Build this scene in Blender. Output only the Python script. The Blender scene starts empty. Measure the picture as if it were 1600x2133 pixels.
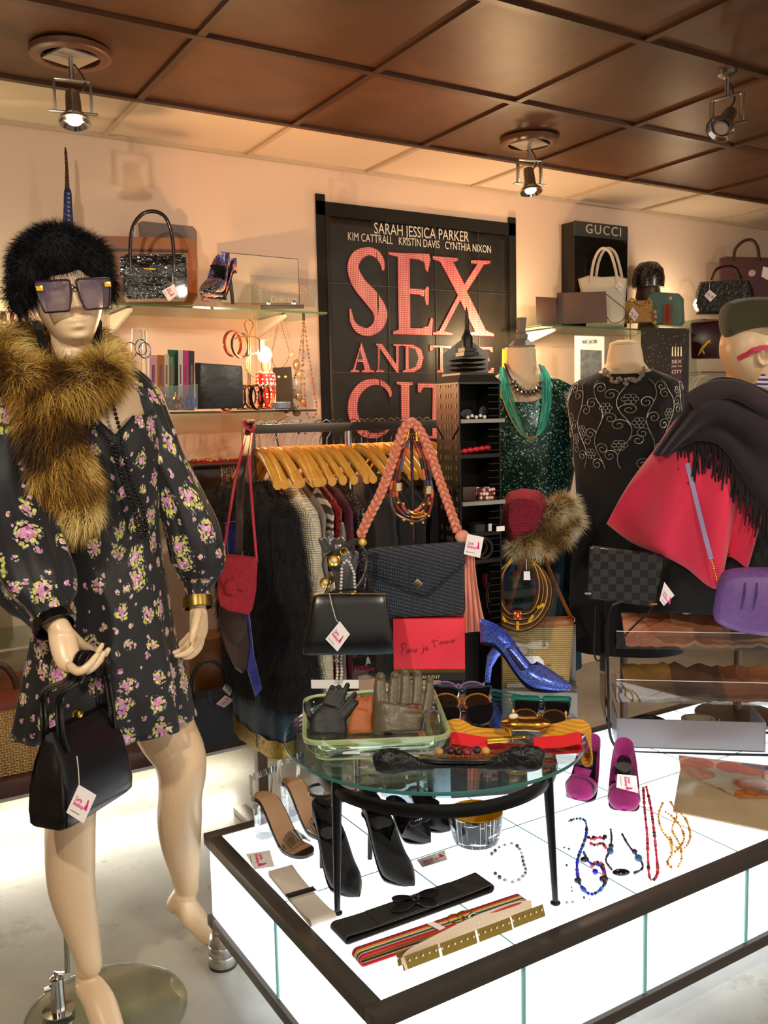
import bpy, bmesh, math, random
from mathutils import Vector as V, Matrix, noise
random.seed(7)
sc = bpy.context.scene
COL = sc.collection
PI = math.pi
# ---------------------------------------------------------------- camera
CH = 1.42; FPX = 1877.8
_y, _p, _r = (math.radians(a) for a in (31.483, 6.106, 1.295))
_f = V((math.sin(_y)*math.cos(_p), math.cos(_y)*math.cos(_p), -math.sin(_p)))
_rt = V((math.cos(_y), -math.sin(_y), 0)); _d = _f.cross(_rt)
RT = math.cos(_r)*_rt + math.sin(_r)*_d; DN = -math.sin(_r)*_rt + math.cos(_r)*_d; FW = _f
CAM = V((0, 0, CH))
cd = bpy.data.cameras.new('camera'); co = bpy.data.objects.new('camera', cd); COL.objects.link(co)
co.matrix_world = Matrix(((RT.x, -DN.x, -FW.x, 0), (RT.y, -DN.y, -FW.y, 0), (RT.z, -DN.z, -FW.z, CH), (0, 0, 0, 1)))
cd.sensor_fit = 'HORIZONTAL'; cd.sensor_width = 36; cd.lens = FPX/1600*36; cd.clip_start = .02
sc.camera = co
# ---------------------------------------------------------------- view + world
sc.view_settings.view_transform = 'Standard'; sc.view_settings.look = 'None'
sc.view_settings.gamma = 1; sc.view_settings.use_curve_mapping = False
sc.view_settings.exposure = 0.22
wd = bpy.data.worlds.new('world'); sc.world = wd; wd.use_nodes = True
bg = wd.node_tree.nodes['Background']; bg.inputs[0].default_value = (1, .86, .72, 1); bg.inputs[1].default_value = .74
def lamp(name, kind, loc, power, color=(1, 1, 1), size=.05, target=None, **kw):
    l = bpy.data.lights.new(name, kind); l.energy = power; l.color = color
    if kind in ('POINT', 'SPOT'): l.shadow_soft_size = size
    for k, v in kw.items(): setattr(l, k, v)
    o = bpy.data.objects.new(name, l); COL.objects.link(o); o.location = loc
    if target is not None: o.rotation_euler = (V(target)-V(loc)).to_track_quat('-Z', 'Y').to_euler()
    return o
# ---------------------------------------------------------------- measuring: photo ray -> place in the room
def ray(x, y): return RT*((x-800)/FPX) + DN*((y-1066.5)/FPX) + FW
def Dp(x, y, d): return CAM + ray(x, y)*d
def Py(x, y, Y): r = ray(x, y); return CAM + r*(Y/r.y)
def Pz(x, y, z): r = ray(x, y); return CAM + r*((z-CH)/r.z)
ZUP = V((0, 0, 1))
class Fr:
    """upright working plane through a place in the room, facing the aisle"""
    def __init__(s, x, y, d=None, z=None, Y=None, yaw=0, A=None):
        s.A = A if A is not None else Dp(x, y, d) if d else Pz(x, y, z) if z is not None else Py(x, y, Y)
        n = CAM - s.A; n.z = 0; n.normalize()
        s.n = Matrix.Rotation(math.radians(yaw), 3, 'Z') @ n
        s.r = ZUP.cross(s.n); s.d = (s.A-CAM).dot(FW); s.k = s.d/FPX
    def p(s, x, y, w=0):
        r = ray(x, y); B = s.A + s.n*w
        return CAM + r*((B-CAM).dot(s.n)/r.dot(s.n))
    def L(s, u, v, w=0): return s.A + s.r*u + ZUP*v + s.n*w
    def pts(s, l, w=0): return [s.p(q[0], q[1], (q[2] if len(q) > 2 else 0)+w) for q in l]
# ---------------------------------------------------------------- colour + materials
def hx(h):
    h = h.lstrip('#'); r = []
    for i in (0, 2, 4):
        c = int(h[i:i+2], 16)/255; r.append(c/12.92 if c <= .04045 else ((c+.055)/1.055)**2.4)
    return (*r, 1)
MATS = {}
class NT:
    def __init__(s, name):
        s.m = bpy.data.materials.new(name); s.m.use_nodes = True; s.t = s.m.node_tree; s.b = s.t.nodes['Principled BSDF']; s.tc = None
    def n(s, typ, ins=None, **kw):
        nd = s.t.nodes.new(typ)
        for k, v in kw.items(): setattr(nd, k, v)
        for k, v in (ins or {}).items(): s.set(nd.inputs[k], v)
        return nd
    def set(s, sock, v):
        if isinstance(v, bpy.types.NodeSocket): s.t.links.new(v, sock)
        else: sock.default_value = v
    def co(s, scale=None, rot=None):
        if s.tc is None: s.tc = s.n('ShaderNodeTexCoord')
        o = s.tc.outputs['Object']
        if scale is None and rot is None: return o
        m = s.n('ShaderNodeMapping', {0: o})
        if scale is not None: m.inputs['Scale'].default_value = scale if hasattr(scale, '__len__') else (scale,)*3
        if rot is not None: m.inputs['Rotation'].default_value = rot
        return m.outputs[0]
    def ma(s, op, a, b=None, c=None, clamp=False):
        nd = s.n('ShaderNodeMath', operation=op, use_clamp=clamp); s.set(nd.inputs[0], a)
        if b is not None: s.set(nd.inputs[1], b)
        if c is not None: s.set(nd.inputs[2], c)
        return nd.outputs[0]
    def mix(s, f, a, b):
        nd = s.n('ShaderNodeMix', data_type='RGBA'); s.set(nd.inputs[0], f); s.set(nd.inputs[6], a); s.set(nd.inputs[7], b)
        return nd.outputs[2]
    def ramp(s, f, stops, interp='LINEAR'):
        nd = s.n('ShaderNodeValToRGB'); s.set(nd.inputs[0], f); cr = nd.color_ramp; cr.interpolation = interp
        while len(cr.elements) < len(stops): cr.elements.new(.5)
        for e, (p, c) in zip(cr.elements, stops): e.position = p; e.color = c if len(c) == 4 else (*c, 1)
        return nd.outputs[0]
    def noise(s, scale, detail=3, co=None, rough=.5, dist=0):
        nd = s.n('ShaderNodeTexNoise', {'Vector': co or s.co(), 'Scale': scale, 'Detail': detail, 'Roughness': rough, 'Distortion': dist})
        return nd.outputs[0]
    def vor(s, scale, co=None, feature='F1', rand=1):
        nd = s.n('ShaderNodeTexVoronoi', {'Vector': co or s.co(), 'Scale': scale, 'Randomness': rand}, feature=feature)
        return nd
    def wave(s, scale, axis='X', co=None, dist=0, det=0, prof='SIN'):
        nd = s.n('ShaderNodeTexWave', {'Vector': co or s.co(), 'Scale': scale, 'Distortion': dist, 'Detail': det}, wave_type='BANDS', bands_direction=axis, wave_profile=prof)
        return nd.outputs[1]
    def bump(s, h, strength=.3, dist=.002):
        nd = s.n('ShaderNodeBump', {'Height': h, 'Strength': strength, 'Distance': dist}); s.set(s.b.inputs['Normal'], nd.outputs[0])
    def base(s, c): s.set(s.b.inputs['Base Color'], c)
    def P(s, **kw):
        al = dict(rough='Roughness', metal='Metallic', spec='Specular IOR Level', trans='Transmission Weight', ior='IOR', alpha='Alpha', coat='Coat Weight', sheen='Sheen Weight', emit='Emission Color', es='Emission Strength', base='Base Color', sss='Subsurface Weight', shr='Sheen Roughness')
        for k, v in kw.items(): s.set(s.b.inputs[al[k]], v)
        return s
def M(name, col=None, rough=.5, metal=0, bump=None, var=None, **kw):
    """plain procedural material: colour, optional grain (scale, strength, distance) and colour variation (scale, colour2)"""
    if name in MATS: return MATS[name]
    t = NT(name); c = hx(col) if isinstance(col, str) else col
    t.P(rough=rough, metal=metal, **kw)
    if var: t.base(t.mix(t.ma('MULTIPLY_ADD', t.noise(var[0], 4), 1.6, -.3, True), c, hx(var[1])))
    else: t.base(c)
    if bump: t.bump(t.noise(bump[0], 3), bump[1], bump[2] if len(bump) > 2 else .002)
    MATS[name] = t.m; return t.m
def glass(name, col='#ffffff', rough=0.0, ior=1.45, alpha=None):
    """clear sheet: mostly see-through with a fresnel gloss (cheap and free of dark internal bounces)"""
    if name in MATS: return MATS[name]
    t = NT(name); t.t.nodes.remove(t.b)
    tr = t.n('ShaderNodeBsdfTransparent', {0: hx(col)}); gl = t.n('ShaderNodeBsdfGlossy', {0: (1, 1, 1, 1), 'Roughness': rough+.03})
    fr = t.n('ShaderNodeFresnel', {0: ior}); f = t.ma('MULTIPLY_ADD', fr.outputs[0], .6, .01 if alpha is None else alpha, True)
    mx = t.n('ShaderNodeMixShader'); t.set(mx.inputs[0], f); t.set(mx.inputs[1], tr.outputs[0]); t.set(mx.inputs[2], gl.outputs[0])
    t.t.links.new(mx.outputs[0], t.t.nodes['Material Output'].inputs[0]); MATS[name] = t.m; return t.m
def VC(name, rough=.6, metal=0, **kw):
    if name in MATS: return MATS[name]
    t = NT(name); t.P(rough=rough, metal=metal, **kw)
    a = t.n('ShaderNodeAttribute', attribute_name='Col'); t.base(a.outputs[0]); MATS[name] = t.m; return t.m
# ---------------------------------------------------------------- mesh builder
ORG = {}
def ring_frames(pts, closed=False):
    n = len(pts); T = []
    for i in range(n):
        a = pts[(i-1) % n] if closed or i > 0 else pts[i]; b = pts[(i+1) % n] if closed or i < n-1 else pts[i]
        t = (b-a); T.append(t.normalized() if t.length > 1e-9 else V((0, 0, 1)))
    up = V((0, 0, 1)) if abs(T[0].z) < .9 else V((1, 0, 0))
    N = (up - T[0]*up.dot(T[0])).normalized(); out = []
    for i in range(n):
        N = N - T[i]*N.dot(T[i])
        if N.length < 1e-6: N = T[i].orthogonal()
        N.normalize(); out.append((T[i], N.copy(), T[i].cross(N)))
    return out
def cr(pts, n=6, closed=False):
    """catmull-rom through points (Vectors, or tuples of floats)"""
    P = [V(p) if not isinstance(p, V) else p for p in pts]; out = []; m = len(P)
    for i in range(m if closed else m-1):
        g = lambda j: P[j % m] if closed else P[max(0, min(m-1, j))]
        a, b, c, d = g(i-1), g(i), g(i+1), g(i+2)
        for k in range(n):
            t = k/n; out.append(.5*((2*b)+(c-a)*t+(2*a-5*b+4*c-d)*t*t+(3*b-a-3*c+d)*t**3))
    if not closed: out.append(P[-1].copy())
    return out
def lerp_list(vals, n):
    o = []
    for i in range(n):
        t = i/(n-1)*(len(vals)-1) if n > 1 else 0; j = min(int(t), len(vals)-2) if len(vals) > 1 else 0
        o.append(vals[j]+(vals[min(j+1, len(vals)-1)]-vals[j])*(t-j))
    return o
class MB:
    def __init__(s): s.v = []; s.f = []; s.c = []; s.cc = None; s.uv = None
    def add(s, vs, fs):
        o = len(s.v); s.v += [V(p) for p in vs]; s.f += [tuple(i+o for i in f) for f in fs]
        if s.cc is not None: s.c += [s.cc]*len(vs)
        return s
    def box(s, c, size, rz=0, M3=None):
        c = V(c); h = V(size)/2; R = M3 or Matrix.Rotation(rz, 3, 'Z')
        vs = [c + R @ V((x*h.x, y*h.y, z*h.z)) for z in (-1, 1) for x, y in ((-1, -1), (1, -1), (1, 1), (-1, 1))]
        return s.add(vs, [(3, 2, 1, 0), (4, 5, 6, 7), (0, 1, 5, 4), (1, 2, 6, 5), (2, 3, 7, 6), (3, 0, 4, 7)])
    def bar(s, a, b, w, h=None, up=None):
        """square bar from a to b"""
        a, b = V(a), V(b); h = h or w; t = (b-a).normalized(); up = V(up) if up else (ZUP if abs(t.z) < .95 else V((0, 1, 0)))
        x = t.cross(up).normalized()*w/2; y = x.cross(t).normalized()*h/2
        vs = [p+i*x+j*y for p in (a, b) for i, j in ((-1, -1), (1, -1), (1, 1), (-1, 1))]
        return s.add(vs, [(3, 2, 1, 0), (4, 5, 6, 7), (0, 1, 5, 4), (1, 2, 6, 5), (2, 3, 7, 6), (3, 0, 4, 7)])
    def loft(s, rings, cap=True, closed=True, loop=False):
        n = len(rings[0]); o = len(s.v)
        for r in rings: s.add(r, [])
        m = len(rings)
        for i in range(m if loop else m-1):
            a = o+i*n; b = o+((i+1) % m)*n
            for k in range(n if closed else n-1):
                l = (k+1) % n; s.f.append((a+k, a+l, b+l, b+k))
        if cap and closed and not loop: s.f.append(tuple(o+n-1-k for k in range(n))); s.f.append(tuple(o+(m-1)*n+k for k in range(n)))
        return s
    def tube(s, pts, r, n=8, closed=False, flat=None, cap=True):
        pts = [V(p) for p in pts]; fr = ring_frames(pts, closed)
        rs = r if hasattr(r, '__len__') else [r]
        rs = lerp_list(list(rs), len(pts)) if len(rs) != len(pts) else rs
        R = []
        for (T, N, B), p, q in zip(fr, pts, rs):
            if flat is not None:   # flat = (direction, factor): squash along a direction
                fd = (flat[0]-T*flat[0].dot(T)); fd = fd.normalized() if fd.length > 1e-4 else N; B2 = T.cross(fd)
                R.append([p+fd*math.cos(2*PI*k/n)*q*flat[1]+B2*math.sin(2*PI*k/n)*q for k in range(n)])
            else: R.append([p+N*math.cos(2*PI*k/n)*q+B*math.sin(2*PI*k/n)*q for k in range(n)])
        return s.loft(R, cap=cap, loop=closed)
    def ribbon(s, pts, wdir, w, t, closed=False):
        """strap: rectangular section, width along wdir"""
        pts = [V(p) for p in pts]; R = []; ws = w if hasattr(w, '__len__') else [w]; ws = lerp_list(list(ws), len(pts))
        for i, (T, N, B) in enumerate(ring_frames(pts, closed)):
            wd_ = wdir[i] if isinstance(wdir, list) else wdir
            x = (wd_-T*wd_.dot(T)).normalized()*ws[i]/2; y = T.cross(x).normalized()*t/2; p = pts[i]
            R.append([p-x-y, p+x-y, p+x+y, p-x+y])
        return s.loft(R, loop=closed)
    def lathe(s, base, prof, n=24, X=V((1, 0, 0)), Y=V((0, 1, 0)), Z=ZUP, cap=True, sy=1):
        base = V(base)
        return s.loft([[base+X*math.cos(2*PI*k/n)*r+Y*math.sin(2*PI*k/n)*r*sy+Z*z for k in range(n)] for r, z in prof], cap=cap)
    def ball(s, c, r, n=10, m=7, R=None):
        c = V(c); r = V(r) if hasattr(r, '__len__') else V((r, r, r)); rg = []
        for i in range(1, m):
            a = PI*i/m; rg.append([V((math.sin(a)*math.cos(2*PI*k/n)*r.x, math.sin(a)*math.sin(2*PI*k/n)*r.y, -math.cos(a)*r.z)) for k in range(n)])
        vs = [V((0, 0, -r.z))]+[p for q in rg for p in q]+[V((0, 0, r.z))]; fs = []
        for k in range(n): fs.append((0, 1+(k+1) % n, 1+k))
        for i in range(m-2):
            for k in range(n):
                a = 1+i*n; l = (k+1) % n; fs.append((a+k, a+l, a+n+l, a+n+k))
        e = len(vs)-1; a = 1+(m-2)*n
        for k in range(n): fs.append((a+k, a+(k+1) % n, e))
        return s.add([c+(R @ p if R else p) for p in vs], fs)
    def prism(s, out, d, d0=None):
        """outline (list of points) extruded from +d0 to +d"""
        d0 = d0 if d0 is not None else V((0, 0, 0)); n = len(out); a = [p+d0 for p in out]; b = [p+d for p in out]
        return s.add(a+b, [tuple(range(n-1, -1, -1)), tuple(range(n, 2*n))]+[(k, (k+1) % n, n+(k+1) % n, n+k) for k in range(n)])
    def puff(s, out, nrm, t, inset=.12, steps=(-1, -.85, -.4, 0, .4, .85, 1), pw=3, bulge=None):
        """soft pad: an outline filled to thickness t along nrm, edges rounded inwards"""
        c = sum(out, V((0, 0, 0)))/len(out); R = []
        for q in steps:
            k = 1-inset*abs(q)**pw; R.append([c+(p-c)*k+nrm*(q*t/2) for p in out])
        return s.loft(R)
    def sheet(s, rows, t=0, nrm=None):
        """grid of points, given thickness t (along nrm or vertex normals)"""
        m = len(rows); n = len(rows[0]); o = len(s.v); flat = [V(p) for r in rows for p in r]
        fs = [(i*n+k, i*n+k+1, (i+1)*n+k+1, (i+1)*n+k) for i in range(m-1) for k in range(n-1)]
        if not t: return s.add(flat, fs)
        N = []
        for i in range(m):
            for k in range(n):
                a = rows[min(i+1, m-1)][k]-rows[max(i-1, 0)][k]; b = rows[i][min(k+1, n-1)]-rows[i][max(k-1, 0)]
                q = nrm if nrm is not None else b.cross(a); N.append(q.normalized() if q.length > 1e-9 else ZUP)
        e = m*n; back = [p-q*t for p, q in zip(flat, N)]
        f2 = [tuple(e+i for i in reversed(f)) for f in fs]; per = [k for k in range(n)]+[i*n+n-1 for i in range(1, m)]+[(m-1)*n+k for k in range(n-2, -1, -1)]+[i*n for i in range(m-2, 0, -1)]
        f3 = [(per[j], e+per[j], e+per[(j+1) % len(per)], per[(j+1) % len(per)]) for j in range(len(per))]
        return s.add(flat+back, fs+f2+[tuple(reversed(f)) for f in f3])
    def build(s, name, mat, parent=None, loc=None, smooth=True, bevel=0, angle=40, fixn=True, mesh_only=False):
        org = ORG[parent.name] if parent else (V(loc) if loc is not None else s.foot())
        me = bpy.data.meshes.new(name); me.from_pydata([p-org for p in s.v], [], s.f)
        if s.c and len(s.c) == len(s.v):
            at = me.color_attributes.new('Col', 'FLOAT_COLOR', 'POINT'); at.data.foreach_set('color', [q for c in s.c for q in (c if len(c) == 4 else (*c, 1))])
        if s.uv:
            at = me.attributes.new('cloth', 'FLOAT_VECTOR', 'POINT'); at.data.foreach_set('vector', [q for c in s.uv for q in (c[0], c[1], 0.0)])
        if bevel or fixn:
            bm = bmesh.new(); bm.from_mesh(me)
            if fixn: bmesh.ops.recalc_face_normals(bm, faces=bm.faces)
            if bevel:
                ed = [e for e in bm.edges if len(e.link_faces) == 2 and e.calc_face_angle(0) > .5]
                bmesh.ops.bevel(bm, geom=ed, offset=bevel, segments=2, affect='EDGES', clamp_overlap=True, profile=.6)
            bm.to_mesh(me); bm.free()
        return mk(name, me, mat, parent, org, smooth, angle)
    def foot(s):
        xs = [p.x for p in s.v]; ys = [p.y for p in s.v]; return V(((min(xs)+max(xs))/2, (min(ys)+max(ys))/2, min(p.z for p in s.v)))
def mk(name, me, mat, parent, org, smooth=True, angle=40):
    if smooth:
        me.polygons.foreach_set('use_smooth', [True]*len(me.polygons))
        if angle: me.set_sharp_from_angle(angle=math.radians(angle))
    if mat: me.materials.append(mat)
    o = bpy.data.objects.new(name, me); COL.objects.link(o)
    if parent: o.parent = parent
    else: o.location = org
    ORG[o.name] = V(org); return o
def remesh(mb, voxel, smooth=4, keep=None):
    """fuse overlapping volumes into one continuous skin"""
    me = bpy.data.meshes.new('tmp'); me.from_pydata(mb.v, [], mb.f)
    bm = bmesh.new(); bm.from_mesh(me); bmesh.ops.recalc_face_normals(bm, faces=bm.faces); bm.to_mesh(me); bm.free()
    o = bpy.data.objects.new('tmp', me); COL.objects.link(o)
    r = o.modifiers.new('r', 'REMESH'); r.mode = 'VOXEL'; r.voxel_size = voxel
    if smooth: q = o.modifiers.new('s', 'SMOOTH'); q.iterations = smooth; q.factor = .5
    dg = bpy.context.evaluated_depsgraph_get(); em = bpy.data.meshes.new_from_object(o.evaluated_get(dg))
    out = MB(); out.v = [v.co.copy() for v in em.vertices]; out.f = [tuple(p.vertices) for p in em.polygons]
    bpy.data.objects.remove(o); bpy.data.meshes.remove(me); bpy.data.meshes.remove(em); return out
def tag(o, label=None, cat=None, group=None, kind=None):
    if label: o['label'] = label
    if cat: o['category'] = cat
    if group: o['group'] = group
    if kind: o['kind'] = kind
    return o
def thing(name, label, cat, loc, group=None):
    o = bpy.data.objects.new(name, None); COL.objects.link(o); o.location = loc; o.empty_display_size = .05
    ORG[o.name] = V(loc); return tag(o, label, cat, group)
def struct(mb, name, mat, parent=None, **kw):
    o = mb.build(name, mat, parent, **kw)
    if not parent: o['kind'] = 'structure'
    return o
def dup(root, loc, rz=None, label=None, group=None):
    def cp(o, par):
        c = o.copy(); COL.objects.link(c); c.parent = par
        for ch in o.children: cp(ch, c)
        return c
    c = cp(root, None); c.location = loc; ORG[c.name] = V(loc)
    if rz is not None: c.rotation_euler = (0, 0, rz)
    if label: c['label'] = label
    if group: c['group'] = group
    return c
def text(body, name, mat, parent, O, r, u, size, ext=.0006, width=None, shear=0, align='LEFT', space=1, lines=1, bold=0):
    """lettering lying on the plane (O, right r, up u); size = capital height about .73 size"""
    cu = bpy.data.curves.new(name, 'FONT'); cu.body = body; cu.size = size; cu.extrude = ext; cu.align_x = align; cu.shear = shear; cu.space_character = space; cu.space_line = lines; cu.resolution_u = 3; cu.offset = bold
    o = bpy.data.objects.new('tmp', cu); COL.objects.link(o)
    me = bpy.data.meshes.new_from_object(o.evaluated_get(bpy.context.evaluated_depsgraph_get())); bpy.data.objects.remove(o); bpy.data.curves.remove(cu)
    r = V(r).normalized(); u = V(u).normalized(); n = r.cross(u); sx = 1
    xs = [v.co.x for v in me.vertices] or [0]
    if width: sx = width/max(1e-6, max(xs)-min(xs))
    org = ORG[parent.name] if parent else V(O)
    for v in me.vertices: v.co = V(O)+r*v.co.x*sx+u*v.co.y+n*v.co.z-org
    me.name = name; me.materials.clear(); return mk(name, me, mat, parent, org, smooth=False)
def fur(mb, samples, length, width, comb, lift=.6, curl=.35, colf=None, seg=3):
    """tapered hairs; samples = [(point, normal)], comb = vector or function(point)"""
    for p, nn in samples:
        c = comb(p) if callable(comb) else comb
        d = (nn*lift + (c-nn*c.dot(nn))*(1-lift) + V((random.gauss(0, 1), random.gauss(0, 1), random.gauss(0, 1)))*curl*.35).normalized()
        l = length*random.uniform(.6, 1.15); side = d.cross(V((random.gauss(0, 1), random.gauss(0, 1), random.gauss(0, 1)))).normalized()*width/2
        pts = []; q = p-nn*width; dd = d
        if colf: mb.cc = colf(p)
        for i in range(seg):
            k = 1-i/seg; pts += [q-side*k, q+side*k]; q = q+dd*(l/seg); dd = (dd+c*.35+V((0, 0, -.18))).normalized()
        o = len(mb.v); mb.add(pts+[q], [])
        for i in range(seg-1): mb.f.append((o+2*i, o+2*i+1, o+2*i+3, o+2*i+2))
        mb.f.append((o+2*seg-2, o+2*seg-1, o+2*seg))
def surf_samples(mb, n):
    """random points + normals on a builder's faces"""
    import bisect
    T = []; acc = []; tot = 0
    for f in mb.f:
        for i in range(1, len(f)-1):
            a, b, c = mb.v[f[0]], mb.v[f[i]], mb.v[f[i+1]]; cx = (b-a).cross(c-a); ar = cx.length
            if ar > 1e-12: tot += ar; acc.append(tot); T.append((a, b, c, cx/ar))
    cen = sum(mb.v, V((0, 0, 0)))/len(mb.v); out = []
    for _ in range(n):
        a, b, c, nn = T[min(bisect.bisect(acc, random.random()*tot), len(T)-1)]; r1, r2 = random.random()**.5, random.random()
        out.append((a*(1-r1)+b*(r1*(1-r2))+c*(r1*r2), nn))
    return out
def recalc(mb):
    """make the builder's faces point outwards"""
    me = bpy.data.meshes.new('t'); me.from_pydata(mb.v, [], mb.f); bm = bmesh.new(); bm.from_mesh(me); bmesh.ops.recalc_face_normals(bm, faces=bm.faces); bm.to_mesh(me); bm.free()
    mb.f = [tuple(p.vertices) for p in me.polygons]; bpy.data.meshes.remove(me); return mb
def ellipse(c, a, b, n=32, p=2, t0=0):
    """superellipse with half axis vectors a, b"""
    o = []
    for k in range(n):
        t = t0+2*PI*k/n; x, y = math.cos(t), math.sin(t); o.append(c+a*(math.copysign(abs(x)**(2/p), x))+b*(math.copysign(abs(y)**(2/p), y)))
    return o
# ================================================================ the room
WY = 3.665; CZ = 2.52
def m_floor():
    t = NT('concrete floor'); n1 = t.noise(1.3, 6, rough=.6); n2 = t.noise(9, 4)
    a = t.ramp(n1, [(.32, hx('#6f6b63')), (.5, hx('#8f8b82')), (.68, hx('#a5a196'))]); st = t.ramp(t.noise(2.6, 8, rough=.75), [(.56, (0, 0, 0)), (.63, (1, 1, 1))])
    t.base(t.mix(t.ma('MULTIPLY', st, .45), a, hx('#5b564d'))); t.P(rough=t.ma('MULTIPLY_ADD', n2, .25, .2)); t.bump(n2, .08, .003); return t.m
def m_tile():
    t = NT('rusty brown ceiling tile'); n = t.noise(1.7, 7, rough=.62, dist=.6)
    t.base(t.ramp(n, [(.3, hx('#472e1d')), (.5, hx('#5f3e27')), (.72, hx('#785033'))])); t.P(rough=.42, spec=.4); t.bump(t.noise(14, 4), .12, .004); return t.m
def m_wall():
    t = NT('cream wall paint'); n = t.noise(.9, 4); t.base(t.mix(n, hx('#ebd2bd'), hx('#e2c6ae'))); t.P(rough=.7); t.bump(t.noise(60, 3), .04, .002); return t.m
WALL = m_wall(); TILE = m_tile()
struct(MB().box((2.6, .9, -.05), (10.4, 6.2, .1)), 'floor', m_floor())
struct(MB().box((2.6, WY+.06, 1.3), (10.4, .12, 2.7)), 'wall_back', WALL)
struct(MB().box((-2.56, .9, 1.3), (.12, 6.2, 2.7)), 'wall_left', WALL)
struct(MB().box((7.76, .9, 1.3), (.12, 6.2, 2.7)), 'wall_right', WALL)
ceil = MB().box((2.6, .9, CZ+.09), (10.4, 6.2, .1)).build('ceiling', M('ceiling void', '#3b2415', .8), loc=(0, 0, CZ)); ceil['kind'] = 'structure'
CT = M('cream ceiling tile', '#e6d3bf', .6, bump=(90, .08)); BARM = M('brown ceiling bar', '#4a2c18', .4); CBAR = M('cream ceiling bar', '#c9b49c', .5); GAPLIGHT = M('amber painted gap light', '#c98a2e', .3, .8)
xs = [1.003+.592*k for k in range(-5, 12)]; ys = [3.2-.595*k for k in range(0, 10)]
def tile(x0, x1, y0, y1, m, k):
    mb = MB(); g = 4; rows = []; s = random.uniform(0, .004)
    for i in range(g+1):
        rows.append([V((x0+(x1-x0)*j/g, y0+(y1-y0)*i/g, CZ+.012-s*math.sin(PI*i/g)*math.sin(PI*j/g))) for j in range(g+1)])
    mb.sheet([list(reversed(r)) for r in rows], 0); mb.build('ceiling_tile', m, ceil, fixn=False)
for i in range(len(xs)-1):
    for j in range(len(ys)-1): tile(xs[i]+.012, xs[i+1]-.012, ys[j+1]+.012, ys[j]-.012, TILE, 0)
    tile(xs[i]+.008, xs[i+1]-.008, ys[0]+.012, WY-.02, CT, 0)
for i, x in enumerate(xs):
    MB().box((x, (ys[-1]+ys[0])/2, CZ+.008), (.026, ys[0]-ys[-1], .016)).build('ceiling_bar', BARM, ceil)
    MB().box((x, (ys[0]+WY)/2, CZ+.008), (.02, WY-ys[0], .014)).build('ceiling_bar', CBAR, ceil)
for j, y in enumerate(ys):
    MB().box(((xs[0]+xs[-1])/2, y, CZ+.007), (xs[-1]-xs[0], .026, .016)).build('ceiling_bar', BARM, ceil)
MB().box((2.02, ys[3]+.004, CZ-.002), (.34, .022, .004)).build('ceiling_bar', GAPLIGHT, ceil)  # amber strip painted to stand for light through a tile gap
MB().box(((xs[0]+xs[-1])/2, WY-.012, CZ+.006), (xs[-1]-xs[0], .022, .016)).build('wall_angle', CBAR, ceil)
# ---------------------------------------------------------------- spot lamps under the ceiling
STEEL = M('brushed steel', '#b9b6b0', .3, 1); CHROME = M('polished chrome', '#d8d8d8', .12, 1); DARKM = M('dark bronze metal', '#3d352f', .4, .5)
GREYP = M('grey painted plate', '#a59c92', .5); RUST = M('rust brown ring', '#6a4630', .4); BULB = M('lit bulb', '#fff2d8', .3, emit=hx('#ffe2b0'), es=14.0)
def spot(loc, label, tgt, ring=True, power=60, on=True, col=(1, .8, .58), size=1.5):
    x, y, z = loc; r = thing('ceiling_spotlight', label, 'spotlight', loc, 'spotlights under the ceiling')
    if ring:
        MB().lathe((x, y, z), [(.118, .004), (.118, -.012), (.108, -.018), (.085, -.016), (.083, .004)], 40).build('ceiling_ring', RUST, r)
        MB().box((x, y, z-.012), (.12, .12, .008), .35).build('mounting_plate', GREYP, r, bevel=.002)
    MB().tube([(x, y, z), (x, y, z-.075)], .0075, 10).build('stem', STEEL, r)
    d = (V(tgt)-V(loc)).normalized(); c = V((x, y, z-.15)); hz = V((d.y, -d.x, 0)).normalized(); 
    yk = MB(); a = hz*.052; top = V((x, y, z-.078))
    for q in (a, -a): yk.bar(top+q, c+q-V((0, 0, .02)), .006, .016)
    yk.bar(top-a, top+a, .016, .006); yk.bar(c-hz*.07-V((0, 0, .022)), c+hz*.07-V((0, 0, .022)), .016, .006); yk.build('yoke', STEEL, r, bevel=.001)
    X = hz; Y = d.cross(hz)
    MB().lathe(c, [(.004, -.045), (.02, -.042), (.022, -.03), (.024, .02), (.03, .036), (.03, .04)], 20, X, Y, d).build('lamp_housing', STEEL, r)
    MB().lathe(c, [(.026, .03), (.046, .05), (.048, .058), (.044, .058), (.03, .042)], 24, X, Y, d, cap=False).build('reflector', CHROME, r)
    MB().lathe(c, [(.001, .046), (.018, .046), (.024, .05), (.02, .056), (.001, .058)], 16, X, Y, d).build('bulb', BULB if on else GREYP, r)
    if not ring: MB().lathe((x, y, z), [(.03, .004), (.03, -.01), (.012, -.02)], 20).build('ceiling_rose', STEEL, r)
    MB().tube(cr([V((x+.008, y, z-.03)), V((x+.04, y, z-.075)), V((x+.02, y, z-.11)), c-d*.04], 5), .003, 6).build('cable', DARKM, r)
    if on:
        l = lamp('spotlight_glow', 'SPOT', c+d*.062, power, col, .03, c+d*2, spot_size=size, spot_blend=.6)
    return r
spot((.705, 2.89, CZ), 'steel ceiling spotlight on a round brown ring above the black fur hat', (.62, 2.45, 1.0), power=14)
spot((2.525, 2.925, CZ), 'lit steel ceiling spotlight on a ring above the dark film poster', (2.45, 2.6, 1.0), power=40)
spot((2.614, 2.04, CZ), 'tilted steel ceiling spotlight without ring at the right edge of the ceiling', (1.0, 1.7, 0.9), ring=False, power=30, on=False)
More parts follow.
